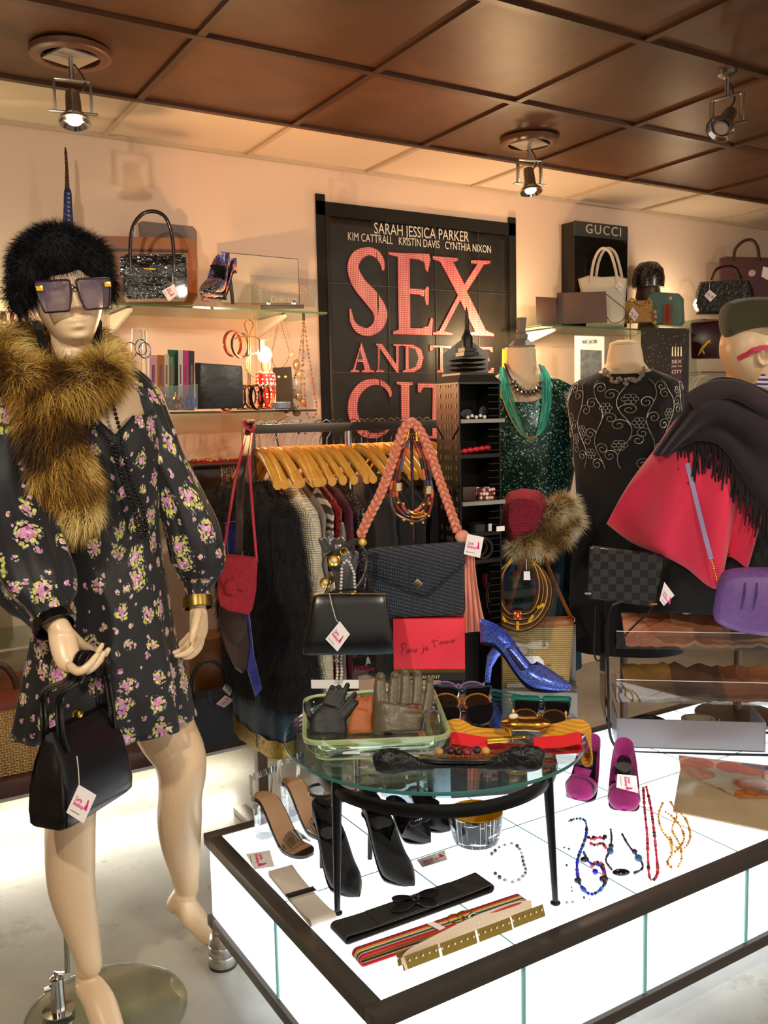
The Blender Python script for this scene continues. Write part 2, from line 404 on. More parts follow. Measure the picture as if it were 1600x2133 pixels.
for k, (x, y, tx, ty, tz, pw) in enumerate(((-.6, .4, .45, 2.1, 1.4, 95), (.9, -.1, 1.2, 1.9, .8, 60), (2.6, -.1, 2.2, 1.9, 1.2, 60), (3.7, 1.0, 3.2, 3.4, 1.6, 40))):  # unseen spotlights added to light the scene from outside the view
    spot((x, y, CZ), ('added steel ceiling spotlight over the aisle left of the camera', 'added steel ceiling spotlight over the aisle behind the camera', 'added steel ceiling spotlight over the aisle right of the camera', 'added steel ceiling spotlight beyond the right edge of the picture')[k], (tx, ty, tz), power=pw, col=(1, .87, .7))
# ---------------------------------------------------------------- lit display platform
X0, X1, Y0, Y1, PT, PB = .757, 3.2, 1.305, 2.16, .35, .105
FRM = M('dark brown steel frame', '#4b4540', .38, .35, bump=(40, .05))
def m_panel(es):
    t = NT('lit white glass panel'); t.P(base=hx('#f4fbff'), rough=.12, emit=hx('#f3f9ff'), es=es); return t.m
PAN = m_panel(1.5); PANS = m_panel(1.25); TEAL = M('teal glass edge', '#6fa3a0', .15, emit=hx('#7fb6b4'), es=.25)
pf = thing('display_platform', 'low lit white glass display platform with dark steel frame on the concrete floor', 'platform', ((X0+X1)/2, (Y0+Y1)/2, 0))
fx = [X0]+[X0+.349*k for k in range(1, 7)]+[X1]
for a, b in zip(fx, fx[1:]):
    for c, d in ((Y0, 1.747), (1.747, Y1)):
        MB().box(((a+b)/2, (c+d)/2, PT-.006), (b-a-.004, d-c-.004, .012)).build('top_panel', PAN, pf, bevel=.0015)
    MB().box(((a+b)/2, Y0+.012, (PT+PB)/2), (b-a-.01, .008, PT-PB-.02)).build('side_panel', PANS, pf, bevel=.001)
for c, d in ((Y0, 1.747), (1.747, Y1)):
    MB().box((X0+.012, (c+d)/2, (PT+PB)/2), (.008, d-c-.01, PT-PB-.02)).build('side_panel', PANS, pf, bevel=.001)
MB().box(((X0+X1)/2, Y1-.012, (PT+PB)/2), (X1-X0-.02, .008, PT-PB-.02)).build('back_panel', PANS, pf)
MB().box((X1-.012, (Y0+Y1)/2, (PT+PB)/2), (.008, Y1-Y0-.02, PT-PB-.02)).build('side_panel', PANS, pf)
for x in fx[1:-1]:
    MB().box((x, (Y0+Y1)/2, PT-.006), (.004, Y1-Y0-.06, .0115)).build('glass_joint', TEAL, pf)
    MB().box((x, Y0+.009, (PT+PB)/2), (.009, .008, PT-PB-.03)).build('glass_joint', TEAL, pf)
MB().box(((X0+X1)/2, 1.747, PT-.006), (X1-X0-.06, .004, .0115)).build('glass_joint', TEAL, pf)
MB().box((X0+.009, 1.747, (PT+PB)/2), (.008, .009, PT-PB-.03)).build('glass_joint', TEAL, pf)
for z, h in ((PT-.012, .03), (PB+.012, .028)):
    w = .036
    for c, s in ((((X0+X1)/2, Y0+w/2-.004, z), (X1-X0+.008, w, h)), (((X0+X1)/2, Y1-w/2+.004, z), (X1-X0+.008, w, h)), ((X0+w/2-.004, (Y0+Y1)/2, z), (w, Y1-Y0-2*w+.008, h)), ((X1-w/2+.004, (Y0+Y1)/2, z), (w, Y1-Y0-2*w+.008, h))):
        MB().box(c, s).build('frame_bar', FRM, pf, bevel=.002)
for x, y in ((X0+.022, Y1-.03), (X0+.03, Y0+.03), (2.0, Y0+.03), (2.0, Y1-.03), (X1-.03, Y0+.03), (X1-.03, Y1-.03)):
    f = MB().lathe((x, y, 0), [(.034, 0), (.036, .006), (.036, .03), (.0345, .032), (.036, .034), (.036, .058), (.0345, .06), (.036, .062), (.034, .08), (.028, .092), (.02, .098)], 28).build('foot', STEEL, pf)
    MB().lathe((x, y, 0), [(.037, 0), (.037, .006), (.034, .007)], 28).build('foot_rubber', DARKM, f)
# ---------------------------------------------------------------- low wall base with the strip light underneath
MAH = M('dark mahogany edge', '#4a2424', .3, var=(6, '#341a1c')); MAH2 = M('red brown board edge', '#7a3326', .35)
bs = thing('lit_plinth', 'low dark mahogany plinth along the wall with a bright strip light underneath', 'plinth', (.3, 3.38, 0))
MB().box((-.1, 3.38, .225), (3.6, .55, .05)).build('base_board', M('dark base top', '#3f2620', .4), bs, bevel=.002)
MB().box((-.1, 3.1, .225), (3.6, .012, .058)).build('front_edge', MAH, bs, bevel=.002)
MB().box((-.1, 3.102, .19), (3.6, .02, .012)).build('metal_strip', STEEL, bs)
TUBE = M('lit fluorescent tube', '#ffffff', .3, emit=hx('#fffbe8'), es=60.0)
for x in (-.4, .75): 
    MB().tube([(x-.56, 3.36, .15), (x+.56, 3.36, .15)], .013, 12).build('light_tube', TUBE, bs)
    MB().box((x, 3.36, .178), (1.16, .05, .03)).build('tube_holder', M('white enamel', '#e8e6e0', .35), bs, bevel=.002)
for x in (-1.6, 0, 1.5): MB().box((x, 3.6, .1), (.06, .08, .2)).build('support', DARKM, bs)
# ---------------------------------------------------------------- glass wall shelves
GSH = glass('clear shelf glass', '#e9f6ee', .0); GED = M('green glass edge', '#7fae8b', .12, trans=.6, ior=1.4); WHT = M('white shelf bracket', '#e6dccb', .45)
def shelf(x0, x1, y0, z, label, edge=GED, y1=WY-.012, brs=()):
    s = thing('glass_shelf', label, 'shelf', ((x0+x1)/2, (y0+y1)/2, z-.008), 'glass wall shelves')
    MB().box(((x0+x1)/2, (y0+y1)/2, z-.004), (x1-x0, y1-y0, .008)).build('pane', GSH, s)
    MB().box(((x0+x1)/2, y0-.0008, z-.004), (x1-x0, .0016, .008)).build('glass_edge', edge, s)
    for x in brs:
        MB().add(*_br(x, y0, z)).build('bracket', WHT, s, bevel=.002)
        MB().tube([(x, y0+.05, z-.012), (x, y0+.05, z-.008)], .009, 10).build('pad', DARKM, s)
    return s
def _br(x, y0, z):
    o = [V((x-.007, WY-.014, z-.012)), V((x-.007, y0+.03, z-.012)), V((x-.007, y0+.03, z-.024)), V((x-.007, WY-.014, z-.085))]
    m = MB().prism(o, V((.014, 0, 0))); return m.v, m.f
shelf(.35, 1.797, 3.35, 1.85, 'long glass wall shelf carrying the glossy black handbag and sparkling pumps', brs=(.99, 1.62))
shelf(-.35, 1.735, 3.35, 1.452, 'glass wall shelf holding the row of books and bangles', edge=M('dark glass edge', '#27332d', .15), brs=(.6, 1.62))
shelf(-.35, 1.9, 3.34, 1.062, 'glass wall shelf with the logo vanity case behind the fur coat', edge=M('dark glass edge', '#27332d', .15), brs=(.6,))
shelf(-.9, .75, 3.3, .645, 'glass wall shelf behind the mannequin at the left edge', edge=M('cream glass edge', '#b5ac97', .2), brs=(.42,))
shelf(2.96, 4.04, 3.35, 1.838, 'glass wall shelf carrying the white tote and striped bag', brs=(3.08, 3.86))
shelf(2.9, 4.05, 3.36, 1.5, 'glass wall shelf behind the two busts', brs=(3.08, 3.86))
up = M('white wall upright', '#ddd0bd', .5)
for i, x in enumerate((.42, .99, 1.62, 3.08, 3.86, 4.75)):
    u = MB().box((x, WY-.008, 1.12), (.022, .014, 1.46)).build('wall_upright', up, bevel=.001)
    tag(u, ('white slotted wall upright behind the hat', 'white slotted wall upright beside the black glossy handbag', 'white slotted wall upright behind the glowing lamp', 'white slotted wall upright behind the string lamp', 'white slotted wall upright behind the striped bag', 'white slotted wall upright at the right edge')[i], 'upright', 'slotted wall uprights')
# ================================================================ the mannequin in the flower dress
def pxm(P): return FPX/max(.1, (P-CAM).dot(FW))
def limb(mb, pts, n=26, sub=4, flat=None):
    """pts = (x, y, Y, radius in photo pixels) -> tapered tube at real depth"""
    P = [Py(x, y, Y) for x, y, Y, r in pts]; R = [r/pxm(p) for p, (_, _, _, r) in zip(P, pts)]
    Q = cr(P, sub); rr = cr([V((r, 0, 0)) for r in R], sub); rr = [q.x for q in rr]
    mb.tube(Q, rr, n, flat=flat)
    mb.ball(Q[0], rr[0]*.98, 12, 8); mb.ball(Q[-1], rr[-1]*.98, 12, 8)
SKIN = M('glossy beige mannequin skin', '#e6c8a2', .33, spec=.5)
MF = Fr(215, 1200, Y=2.14)
def head(mb, O, r, u, f, k=1.0):
    """shaped mannequin head; O = middle of the eye line"""
    rows = []; A = 72; S = 58
    g = lambda d, s: math.exp(-(d/s)**2)
    for i in range(S+1):
        y = -.118+.226*(.5-.5*math.cos(PI*(.03+.94*i/S))); t = y
        w = .0745*math.sqrt(max(.02, 1-((t-.012)/.115)**2 if t > .012 else 1-((t-.012)/.152)**2))
        if t < -.03: w *= 1-.25*((-.03-t)/.088)**1.3
        zf = .086 - (.055*((t-.03)/.09)**2 if t > .03 else .004*((t-.03)/.1)**2)
        if t < -.095: zf -= .05*((-.095-t)/.023)**2
        zb = .098*math.sqrt(max(.03, 1-((t-.02)/.105)**2)) if t > -.05 else .098*math.sqrt(max(.03, 1-(.07/.105)**2))*max(.25, 1-((-.05-t)/.075)*.75)
        zf = max(zf, .012); row = []
        for a in range(A):
            th = 2*PI*a/A; x = math.sin(th); z = math.cos(th); e = .82
            px_ = w*math.copysign(abs(x)**e, x); pz = (zf if z > 0 else zb)*math.copysign(abs(z)**e, z)
            if z > 0:
                fr = z**.6; ax = abs(px_)
                d = .033*g(px_, .0085+.004*g(t+.036, .012))*(1 if -.042 < t < 0 else 0)*max(0, min(1, (.004-t)/.038))**.8 if t < .004 else 0
                d += .021*g(px_, .012)*g(t+.04, .008)*.55 + .006*g(ax-.012, .006)*g(t+.042, .007)
                d -= .015*g(ax-.031, .016)*g(t-.0, .012); d += .0085*g(ax-.031, .0125)*g(t+.001, .0065)
                d += .0045*g(ax-.03, .02)*g(t-.019, .007); d += .005*g(ax-.047, .018)*g(t+.028, .018)
                d += .0115*g(px_, .018)*g(t+.0665, .005)+.0125*g(px_, .016)*g(t+.0785, .0055)-.006*g(px_, .02)*g(t+.0725, .0022)
                d -= .004*g(px_, .012)*g(t+.09, .005); d += .007*g(px_, .018)*g(t+.107, .01)
                pz += d*fr
            row.append(O+(r*px_+u*t+f*pz)*k)
        rows.append(row)
    mb.loft(rows)
    return rows
body = MB()
# legs
limb(body, [(190, 1440, 2.12, 72), (172, 1530, 2.09, 64), (158, 1620, 2.05, 54), (150, 1680, 2.045, 50), (146, 1750, 2.06, 51), (150, 1850, 2.07, 47), (172, 1945, 2.06, 34), (189, 2012, 2.04, 24)])
limb(body, [(186, 2005, 2.045, 24), (184, 2045, 2.05, 27), (206, 2085, 2.0, 32), (226, 2140, 1.95, 31), (246, 2190, 1.9, 24)], flat=(ZUP, .8))
limb(body, [(178, 2030, 2.055, 20), (180, 2062, 2.06, 22)])
limb(body, [(310, 1430, 2.16, 72), (345, 1520, 2.13, 62), (372, 1570, 2.1, 55), (379, 1610, 2.09, 50), (376, 1655, 2.1, 45), (374, 1705, 2.14, 46), (377, 1755, 2.19, 41), (384, 1805, 2.24, 32), (390, 1852, 2.28, 24)])
limb(body, [(389, 1850, 2.28, 24), (384, 1880, 2.275, 27), (408, 1915, 2.25, 26), (436, 1948, 2.22, 20)], flat=(ZUP, .85))
limb(body, [(382, 1862, 2.285, 22), (366, 1884, 2.29, 20)])
# trunk, neck
tr = []
for y, xl, xr, b in ((770, 110, 215, .05), (792, 62, 285, .075), (820, 48, 312, .09), (870, 66, 322, .105), (920, 74, 328, .115), (980, 80, 326, .108), (1080, 98, 322, .095), (1200, 92, 335, .11), (1330, 85, 348, .12), (1440, 92, 345, .11)):
    a = MF.p(xl, y); c = MF.p(xr, y); o = (a+c)/2; h = (c-a).length/2*.93
    tr.append([o+MF.r*math.cos(2*PI*k/28)*h+MF.n*math.sin(2*PI*k/28)*b for k in range(28)])
body.loft(tr)
limb(body, [(160, 810, 2.14, 52), (152, 765, 2.135, 42), (148, 715, 2.14, 40), (140, 650, 2.15, 42)])
# arms
limb(body, [(60, 830, 2.14, 42), (30, 930, 2.13, 38), (28, 1060, 2.1, 34), (38, 1180, 2.0, 34), (80, 1250, 1.9, 30), (112, 1295, 1.83, 24), (128, 1315, 1.8, 23)])
limb(body, [(300, 830, 2.15, 40), (340, 930, 2.14, 34), (380, 1060, 2.12, 30), (402, 1150, 2.1, 27), (410, 1225, 2.08, 21), (412, 1262, 2.07, 18)])
# right hand (open palm carrying the handles)
hf = V((.2, -.2, 1)).normalized()
limb(body, [(124, 1308, 1.805, 24), (132, 1340, 1.785, 28), (142, 1375, 1.765, 26), (152, 1388, 1.755, 18)], flat=(MF.n*.8+ZUP*.5, .62))
for pts in ([(146, 1388, 1.715, 10.5), (164, 1399, 1.69, 9.5), (186, 1385, 1.685, 8.8), (203, 1363, 1.69, 6.5)],
            [(152, 1390, 1.745, 10.5), (176, 1398, 1.725, 9.5), (200, 1384, 1.72, 8.8), (217, 1360, 1.725, 6.5)],
            [(156, 1386, 1.775, 10), (182, 1392, 1.76, 9.2), (207, 1376, 1.755, 8.4), (226, 1353, 1.76, 6.2)],
            [(156, 1378, 1.805, 9), (180, 1380, 1.795, 8), (200, 1364, 1.79, 7.2), (213, 1343, 1.795, 5.5)],
            [(138, 1316, 1.79, 15), (158, 1334, 1.80, 13), (176, 1346, 1.815, 9.5), (190, 1352, 1.825, 7)]): limb(body, pts, 10)
# left hand (hanging, fingers bent)
limb(body, [(411, 1258, 2.07, 17), (414, 1285, 2.065, 20), (414, 1315, 2.06, 20), (408, 1335, 2.055, 14)], flat=(MF.n+MF.r*.4, .72))
for pts in ([(420, 1328, 2.06, 8.2), (414, 1350, 2.05, 7.6), (398, 1366, 2.04, 7), (381, 1370, 2.035, 5)],
            [(412, 1332, 2.045, 8), (402, 1350, 2.03, 7.4), (384, 1362, 2.02, 6.8), (366, 1366, 2.015, 4.8)],
            [(402, 1330, 2.08, 7.8), (390, 1345, 2.07, 7), (374, 1356, 2.06, 6.4), (358, 1360, 2.055, 4.6)],
            [(396, 1322, 2.105, 7), (384, 1335, 2.1, 6.2), (372, 1345, 2.095, 5.6), (362, 1350, 2.09, 4.4)],
            [(412, 1276, 2.035, 11), (407, 1300, 2.015, 9.5), (402, 1320, 2.005, 8.5), (398, 1336, 2.0, 6)]): limb(body, pts, 10)
# head
HO = Py(140, 608, 2.12)
_fh = Matrix.Rotation(math.radians(9), 3, 'Z') @ MF.n; _fh = (_fh+ZUP*-.06).normalized()
_rh = ZUP.cross(_fh).normalized(); _uh = _fh.cross(_rh).normalized(); _ro = Matrix.Rotation(math.radians(6), 3, _fh)
HR = _ro @ _rh; HU = _ro @ _uh; HF = _fh
head(body, HO-HF*.0, HR, HU, HF)
body = remesh(body, .0036, 1)
mn = thing('mannequin', 'beige female mannequin in black flower print dress stepping forward on bare feet', 'mannequin', (.47, 2.08, 0))
body.build('body', SKIN, mn, angle=0, fixn=False)
# base plate and rod
GPL = glass('grey base glass', '#f0f4f0', .02, 1.2, .02)
bp = MB().lathe((.47, 2.1, .0), [(.19, .001), (.19, .009), (.187, .01), (.02, .01)], 48).build('base_plate', GPL, mn)
q = Pz(122, 2106, .01)
MB().lathe(q, [(.038, 0), (.038, .004), (.018, .006), (.016, .05), (.016, .085), (.012, .088)], 24).build('rod_socket', CHROME, mn)
MB().tube([q+V((0, 0, .05)), q+V((0, 0, .1)), Py(140, 2025, 2.17), Py(138, 1930, 2.17), Py(150, 1800, 2.12)], .0065, 10).build('support_rod', STEEL, mn)
MB().tube([q+V((-.03, 0, .065)), q+V((.0, 0, .065))], .006, 8).build('wing_screw', CHROME, mn)
# ---------------------------------------------------------------- dress
def m_floral():
    t = NT('black flower print cotton'); co = t.n('ShaderNodeAttribute', attribute_name='cloth').outputs[1]
    t.tc = None
    def vor2(sc_, c, r=1): return t.n('ShaderNodeTexVoronoi', {'Vector': c, 'Scale': sc_, 'Randomness': r}, voronoi_dimensions='2D')
    pet = vor2(150.0, co); pid = t.n('ShaderNodeSeparateColor', {0: pet.outputs[1]})
    col = hx('#15161b')
    for sc_, off, big in ((14.5, .0, .36), (25.0, 3.3, .17)):
        c2 = t.n('ShaderNodeVectorMath', {0: co, 1: (off, off*.7, 0)}, operation='ADD').outputs[0]
        v = vor2(sc_, c2, .62); cid = t.n('ShaderNodeSeparateColor', {0: v.outputs[1]})
        rad = t.ma('MULTIPLY_ADD', cid.outputs[0], big*.8, big*.4); din = t.ma('ADD', t.ma('DIVIDE', v.outputs[0], rad), t.ma('MULTIPLY_ADD', t.noise(46, 2, co), 1.5, -.75))
        blob = t.ma('LESS_THAN', pet.outputs[0], t.ma('MULTIPLY_ADD', din, -.34, .74)); mask = t.ma('MULTIPLY', blob, t.ma('LESS_THAN', din, 1.0))
        pk = t.ramp(pid.outputs[1], [(0, hx('#dba2cc')), (.45, hx('#c878b2')), (.7, hx('#efcbd9')), (1, hx('#a84f93'))])
        gr = t.ramp(pid.outputs[2], [(0, hx('#dede62')), (.5, hx('#b9b844')), (.8, hx('#efe9a0')), (1, hx('#7d8c3a'))])
        core = t.ma('LESS_THAN', t.ma('ADD', din, t.ma('MULTIPLY_ADD', pid.outputs[0], .6, -.3)), .52 if big > .3 else .75)
        fc = t.mix(core, gr, pk); fc = t.mix(t.ma('GREATER_THAN', din, .88), fc, hx('#77778c')); col = t.mix(mask, col, fc)
    t.base(col); t.P(rough=.62, sheen=.1); t.bump(t.noise(420, 2), .08, .001); return t.m
FLOR = m_floral()
dr = [(868, 70, 330, .118), (905, 68, 336, .135), (950, 72, 338, .132), (1020, 82, 335, .118), (1090, 92, 331, .108), (1150, 90, 336, .114), (1230, 78, 347, .13), (1320, 63, 360, .145), (1410, 46, 380, .16), (1480, 36, 394, .168), (1508, 30, 402, .172)]
NA = 96; NL = 46; rows = []; duv = []
def drv(y):
    for a, b in zip(dr, dr[1:]):
        if y <= b[0] or b is dr[-1]:
            t = (y-a[0])/(b[0]-a[0]); t = max(-.6, min(1, t)); return [a[i]+(b[i]-a[i])*t for i in range(1, 4)]
for i in range(NL+1):
    row = []
    for k in range(NA):
        th = 2*PI*k/NA-PI/2; s, c = math.sin(th), math.cos(th); duv.append((k*.0115, i*.0155))
        cx = c-.26                                   # centre front lies right of the middle
        ytop = (868+38*max(0, 1-abs(cx)/.3) if abs(cx) < .46 else 868-22*min(1, (abs(cx)-.46)/.3)) if s > 0 else 815
        y = ytop+(1508-ytop)*(i/NL); xl, xr, b = drv(y); o = (MF.p(xl, y)+MF.p(xr, y))/2; h = (MF.p(xr, y)-MF.p(xl, y)).length/2
        f = max(0, (y-1090)/418); ph = 1.3*math.sin(y*.006)
        rr = 1+f*(.045*math.sin(9*th+ph)+.022*math.sin(17*th+1.1+ph))
        if s > 0 and y < 1180:                       # gathers running into the centre seam
            q = math.exp(-(cx/.34)**2); rr += q*(.018*math.sin(y*.145+14*abs(cx))-.03*math.exp(-(cx/.07)**2))
        if s > 0 and 870 < y < 985: rr += .05*math.exp(-((abs(cx)-.34)/.24)**2)*math.exp(-((y-925)/42)**2)
        row.append(o+MF.r*c*h*rr+MF.n*s*b*rr)
    rows.append(row)
dm = MB(); dm.loft(rows, cap=False); inn = MB().loft([[o2+(p-o2)*.975 for p in r for o2 in (sum(r, V((0, 0, 0)))/len(r),)] for r in rows], cap=False)
n0 = len(dm.v); dm.add(inn.v, [tuple(reversed(f)) for f in inn.f]); e = NL*NA
dm.f += [(e+k, e+(k+1) % NA, n0+e+(k+1) % NA, n0+e+k) for k in range(NA)]+[(k, n0+k, n0+(k+1) % NA, (k+1) % NA) for k in range(NA)]
dm.uv = duv+duv
drs = dm.build('dress', FLOR, mn, angle=0, fixn=False); drs['label'] = 'black cotton dress with pink and yellow flower bunches'
def sleeve(pts, name='sleeve', off=.3):
    P = [Py(x, y, Y) for x, y, Y, r in pts]; R = [r/pxm(p) for p, (_, _, _, r) in zip(P, pts)]
    Q = cr(P, 7); rr = [q.x for q in cr([V((r, 0, 0)) for r in R], 7)]; rg = []; n = 48
    for j, ((T, N, B), p, r) in enumerate(zip(ring_frames(Q), Q, rr)):
        t = j/(len(Q)-1); rg.append([p+(N*math.cos(2*PI*k/n)+B*math.sin(2*PI*k/n))*r*(1+.05*math.sin(7*2*PI*k/n+5*t)*math.sin(PI*t)+.035*math.sin(13*2*PI*k/n-7*t)+.03*noise.noise(p*14+V((k*.3, j*.2, 0)))) for k in range(n)])
    m = MB().loft(rg, cap=False); rin = [[Q[j]+(v-Q[j])*.93 for v in rg[j]] for j in range(len(Q))]; a = len(m.v)
    m.loft(list(reversed(rin)), cap=False); L = len(Q)*n
    m.uv = [(k*.0088+off, j*.0085) for j in range(len(Q)) for k in range(n)]; m.uv += [u for j in reversed(range(len(Q))) for u in m.uv[j*n:(j+1)*n]]
    m.f += [((len(Q)-1)*n+k, (len(Q)-1)*n+(k+1) % n, a+(k+1) % n, a+k) for k in range(n)]
    return m.build(name, FLOR, drs, angle=0)
sleeve([(240, 796, 2.13, 44), (282, 826, 2.12, 46), (314, 886, 2.11, 42), (342, 962, 2.1, 43), (376, 1040, 2.1, 47), (402, 1110, 2.095, 54), (414, 1165, 2.09, 54), (414, 1205, 2.085, 40), (412, 1222, 2.08, 27), (412, 1250, 2.075, 25)])
sleeve([(80, 782, 2.13, 66), (30, 830, 2.11, 78), (8, 920, 2.08, 80), (14, 1030, 2.04, 78), (42, 1120, 1.97, 82), (66, 1190, 1.9, 84), (86, 1240, 1.86, 76), (98, 1272, 1.84, 50), (112, 1300, 1.825, 38)])
# ---------------------------------------------------------------- black fur hat
def m_fur(name, rough=.55): return VC(name, rough, spec=.25)
def rcol(*cols):
    cs = [hx(c) for c in cols]
    return lambda: tuple(q*random.uniform(.8, 1.2) for q in random.choice(cs)[:3])
hb = MB(); HC = Py(122, 556, 2.13)
hb.ball(HC, (.1, .098, .082), 28, 18, R=Matrix((HR, -HF, HU)).transposed())
for x, y, Y, r in ((48, 610, 2.12, .036), (66, 570, 2.08, .044), (208, 590, 2.13, .036), (218, 612, 2.14, .026), (120, 530, 2.07, .06), (180, 545, 2.07, .052), (40, 640, 2.13, .02)): hb.ball(Py(x, y, Y), r, 14, 10)
hb = recalc(remesh(hb, .009, 3)); hat = thing('fur_hat', 'black fluffy fur hat on the head of the mannequin with sunglasses', 'hat', HC-V((0, 0, .07)))
hb.build('hat_body', M('black felt', '#070708', .9), hat, angle=0)
fm = MB(); blk = rcol('#050506', '#0d0d10', '#17171b'); fur(fm, surf_samples(hb, 15000), .03, .0011, lambda p: V((.3*math.sin(p.x*40), 0, -.55)), .62, .5, lambda p: blk())
fm.build('fur_pile', m_fur('black fur', .5), hat, smooth=False, fixn=False)['kind'] = 'stuff'
# ---------------------------------------------------------------- golden brown fur scarf
ft = MB(); lp = [(-12, 760, 2.14), (38, 795, 2.03), (105, 816, 1.975), (165, 810, 1.97), (205, 788, 2.02), (218, 762, 2.13), (192, 728, 2.24), (130, 716, 2.27), (30, 722, 2.24)]
ft.tube(cr([Py(*p) for p in lp], 5, True), .043, 14, closed=True)
for c, r in (((110, 790, 2.02), .042), ((180, 788, 2.02), .036), ((20, 768, 2.07), .045)): ft.ball(Py(*c), r, 12, 8)
limb(ft, [(60, 800, 2.0, 48), (92, 870, 1.96, 54), (120, 950, 1.95, 58), (140, 1020, 1.95, 60), (156, 1065, 1.955, 46)], 16, flat=(MF.n, .6))
ft = recalc(remesh(ft, .009, 3)); bo = thing('fur_scarf', 'long golden brown fur scarf wrapped round the neck of the flower dress mannequin', 'scarf', Py(140, 1085, 1.96))
ft.build('scarf_body', M('dark brown backing', '#3a2412', .9), bo, angle=0)
G = [hx(c)[:3] for c in ('#4c3318', '#7d5824', '#ab8032', '#cfa84e', '#e6cd86')]
def bcol(p):
    t = noise.noise(p*11+V((3, 1, 7)))*1.5+noise.noise(p*30)*.7+.46+random.gauss(0, .15); t = max(0, min(.999, t))*4; i = min(3, int(t)); f = t-i; k = random.uniform(.8, 1.2)
    return tuple((G[i][j]*(1-f)+G[i+1][j]*f)*k for j in range(3))
fm = MB(); fur(fm, surf_samples(ft, 30000), .05, .0013, lambda p: (V((math.sin(p.z*30)*.35, -.1, -.75)) if p.z < 1.5 else V((.5*math.sin(p.x*23), -.15, -.5))), .42, .55, bcol)
fm.build('fur_pile', m_fur('golden fur', .45), bo, smooth=False, fixn=False)['kind'] = 'stuff'
# ================================================================ shared builders: tags, glasses, shoes, beads, straps
PAPER = M('white card', '#f4efee', .6); PINK = M('hot pink print', '#e0267f', .6); STRG = M('white string', '#ddd6cc', .7); GOLD = M('polished gold', '#d9a441', .22, 1); GOLDB = M('bright gilt', '#f0c14b', .2, 1); BLKL = M('black leather', '#0d0e11', .28, bump=(160, .12, .001), spec=.55); BLKP = M('black print', '#151515', .6)
SILV = M('bright silver', '#d6d6d6', .18, 1)
def price_tag(par, q, hang=None, small=True, words=True, F=None, name='price_tag'):
    """paper tag: q = four corners TL, TR, BR, BL (world); hang = points of its string"""
    TL, TR, BR, BL = q; r = (TR-TL); u = (TL-BL); n = r.cross(u).normalized()
    if n.dot(CAM-TL) < 0: n = -n
    t = MB().prism([TL, TR, BR, BL], n*.0009).build(name, PAPER, par)
    if words:
        O = BL+n*.0012; w = r.length; h = u.length; rd = r.normalized(); ud = u.normalized()
        if rd.cross(ud).dot(n) < 0: return t
        text('Carrie\nBradshop', 'lettering', PINK, t, O+rd*w*.12+ud*h*.52, rd, ud, h*.2, .0002, width=w*.52, lines=.85, bold=h*.004)
        m = MB(); c = O+rd*w*.76+ud*h*.36   # small shoe figure
        m.prism([c+rd*w*a+ud*h*b for a, b in ((-.1, 0), (-.02, .04), (.03, .0), (.1, .02), (.07, .2), (.02, .34), (-.02, .38), (-.05, .3), (-.03, .2))], n*.0003); m.build('emblem', PINK, t)
        m = MB(); c = O+rd*w*.12+ud*h*.14; m.prism([c, c+rd*w*.5, c+rd*w*.5+ud*h*.02, c+ud*h*.02], n*.0002); m.build('small_print', BLKP, t)
    if hang: MB().tube(cr(hang, 5), .0011, 5).build('string', STRG, t)
    return t
def ptag(par, F, px, hang=None, w=0, words=True, name='price_tag'):
    return price_tag(par, [F.p(x, y, w) for x, y in px], [F.p(x, y, w+(h[0] if h else 0)) for x, y, *h in hang] if hang else None, words=words, name=name)
LENS = {'square': [(-.5, .42), (-.42, .5), (0, .5), (.4, .5), (.5, .42), (.47, 0), (.38, -.42), (.3, -.5), (0, -.5), (-.3, -.5), (-.38, -.44), (-.47, 0)],
        'cat': [(-.5, .5), (-.3, .45), (0, .4), (.3, .36), (.46, .22), (.48, 0), (.4, -.3), (.2, -.46), (-.05, -.5), (-.3, -.4), (-.43, -.15), (-.5, .2)],
        'round': [(math.cos(a*PI/6)*.5, math.sin(a*PI/6)*.5) for a in range(12)]}
def sunglasses(label, O, r, u, W, H, fm, lm, kind='square', temple=.12, fold=True, group='sunglasses on the glass table', rim=.0022, extra=None, name='sunglasses'):
    """O = bridge, r = right, u = up; front faces r x u"""
    r = r.normalized(); u = (u-r*u.dot(r)).normalized(); f = r.cross(u); g = thing(name, label, 'sunglasses', O-u*H*.5, group)
    lw = W*.455; fr = MB(); lo = []
    for sgn in (-1, 1):
        c = O+r*sgn*(W*.5-lw*.5)-u*H*.04
        pts = [c+r*(sgn*-1*x if kind != 'cat' else sgn*-x)*lw+u*y*H-f*.006*(abs(x)*.6) for x, y in LENS[kind]]
        pp = cr(pts, 4, True); fr.tube(pp, rim, 6, closed=True); lo.append(pp)
        hin = O+r*sgn*W*.5+u*H*.3
        tm = MB()
        if fold: pt = [hin, hin-f*.01, hin-f*.016-r*sgn*.01-u*.001, hin-f*(.016+.004*(sgn+1))-r*sgn*temple*.72-u*H*.25, hin-f*(.018+.004*(sgn+1))-r*sgn*temple*.95-u*H*.7]
        else: pt = [hin, hin-f*.012, hin-f*temple*.7, hin-f*temple*.95-u*.012]
        tm.tube(cr(pt, 4), [rim*1.3, rim*1.2, rim*.9, rim*.8], 6, flat=(u, 1.6)); tm.build('temple', fm, g)
    fr.tube(cr([O-r*W*.05+u*H*.12, O+u*H*.22+f*.002, O+r*W*.05+u*H*.12], 5), rim*.95, 6); fr.build('frame', fm, g)
    for pp in lo: MB().prism(pp, -f*.0012).build('lens', lm, g)
    if extra: extra(g, r, u, f)
    return g
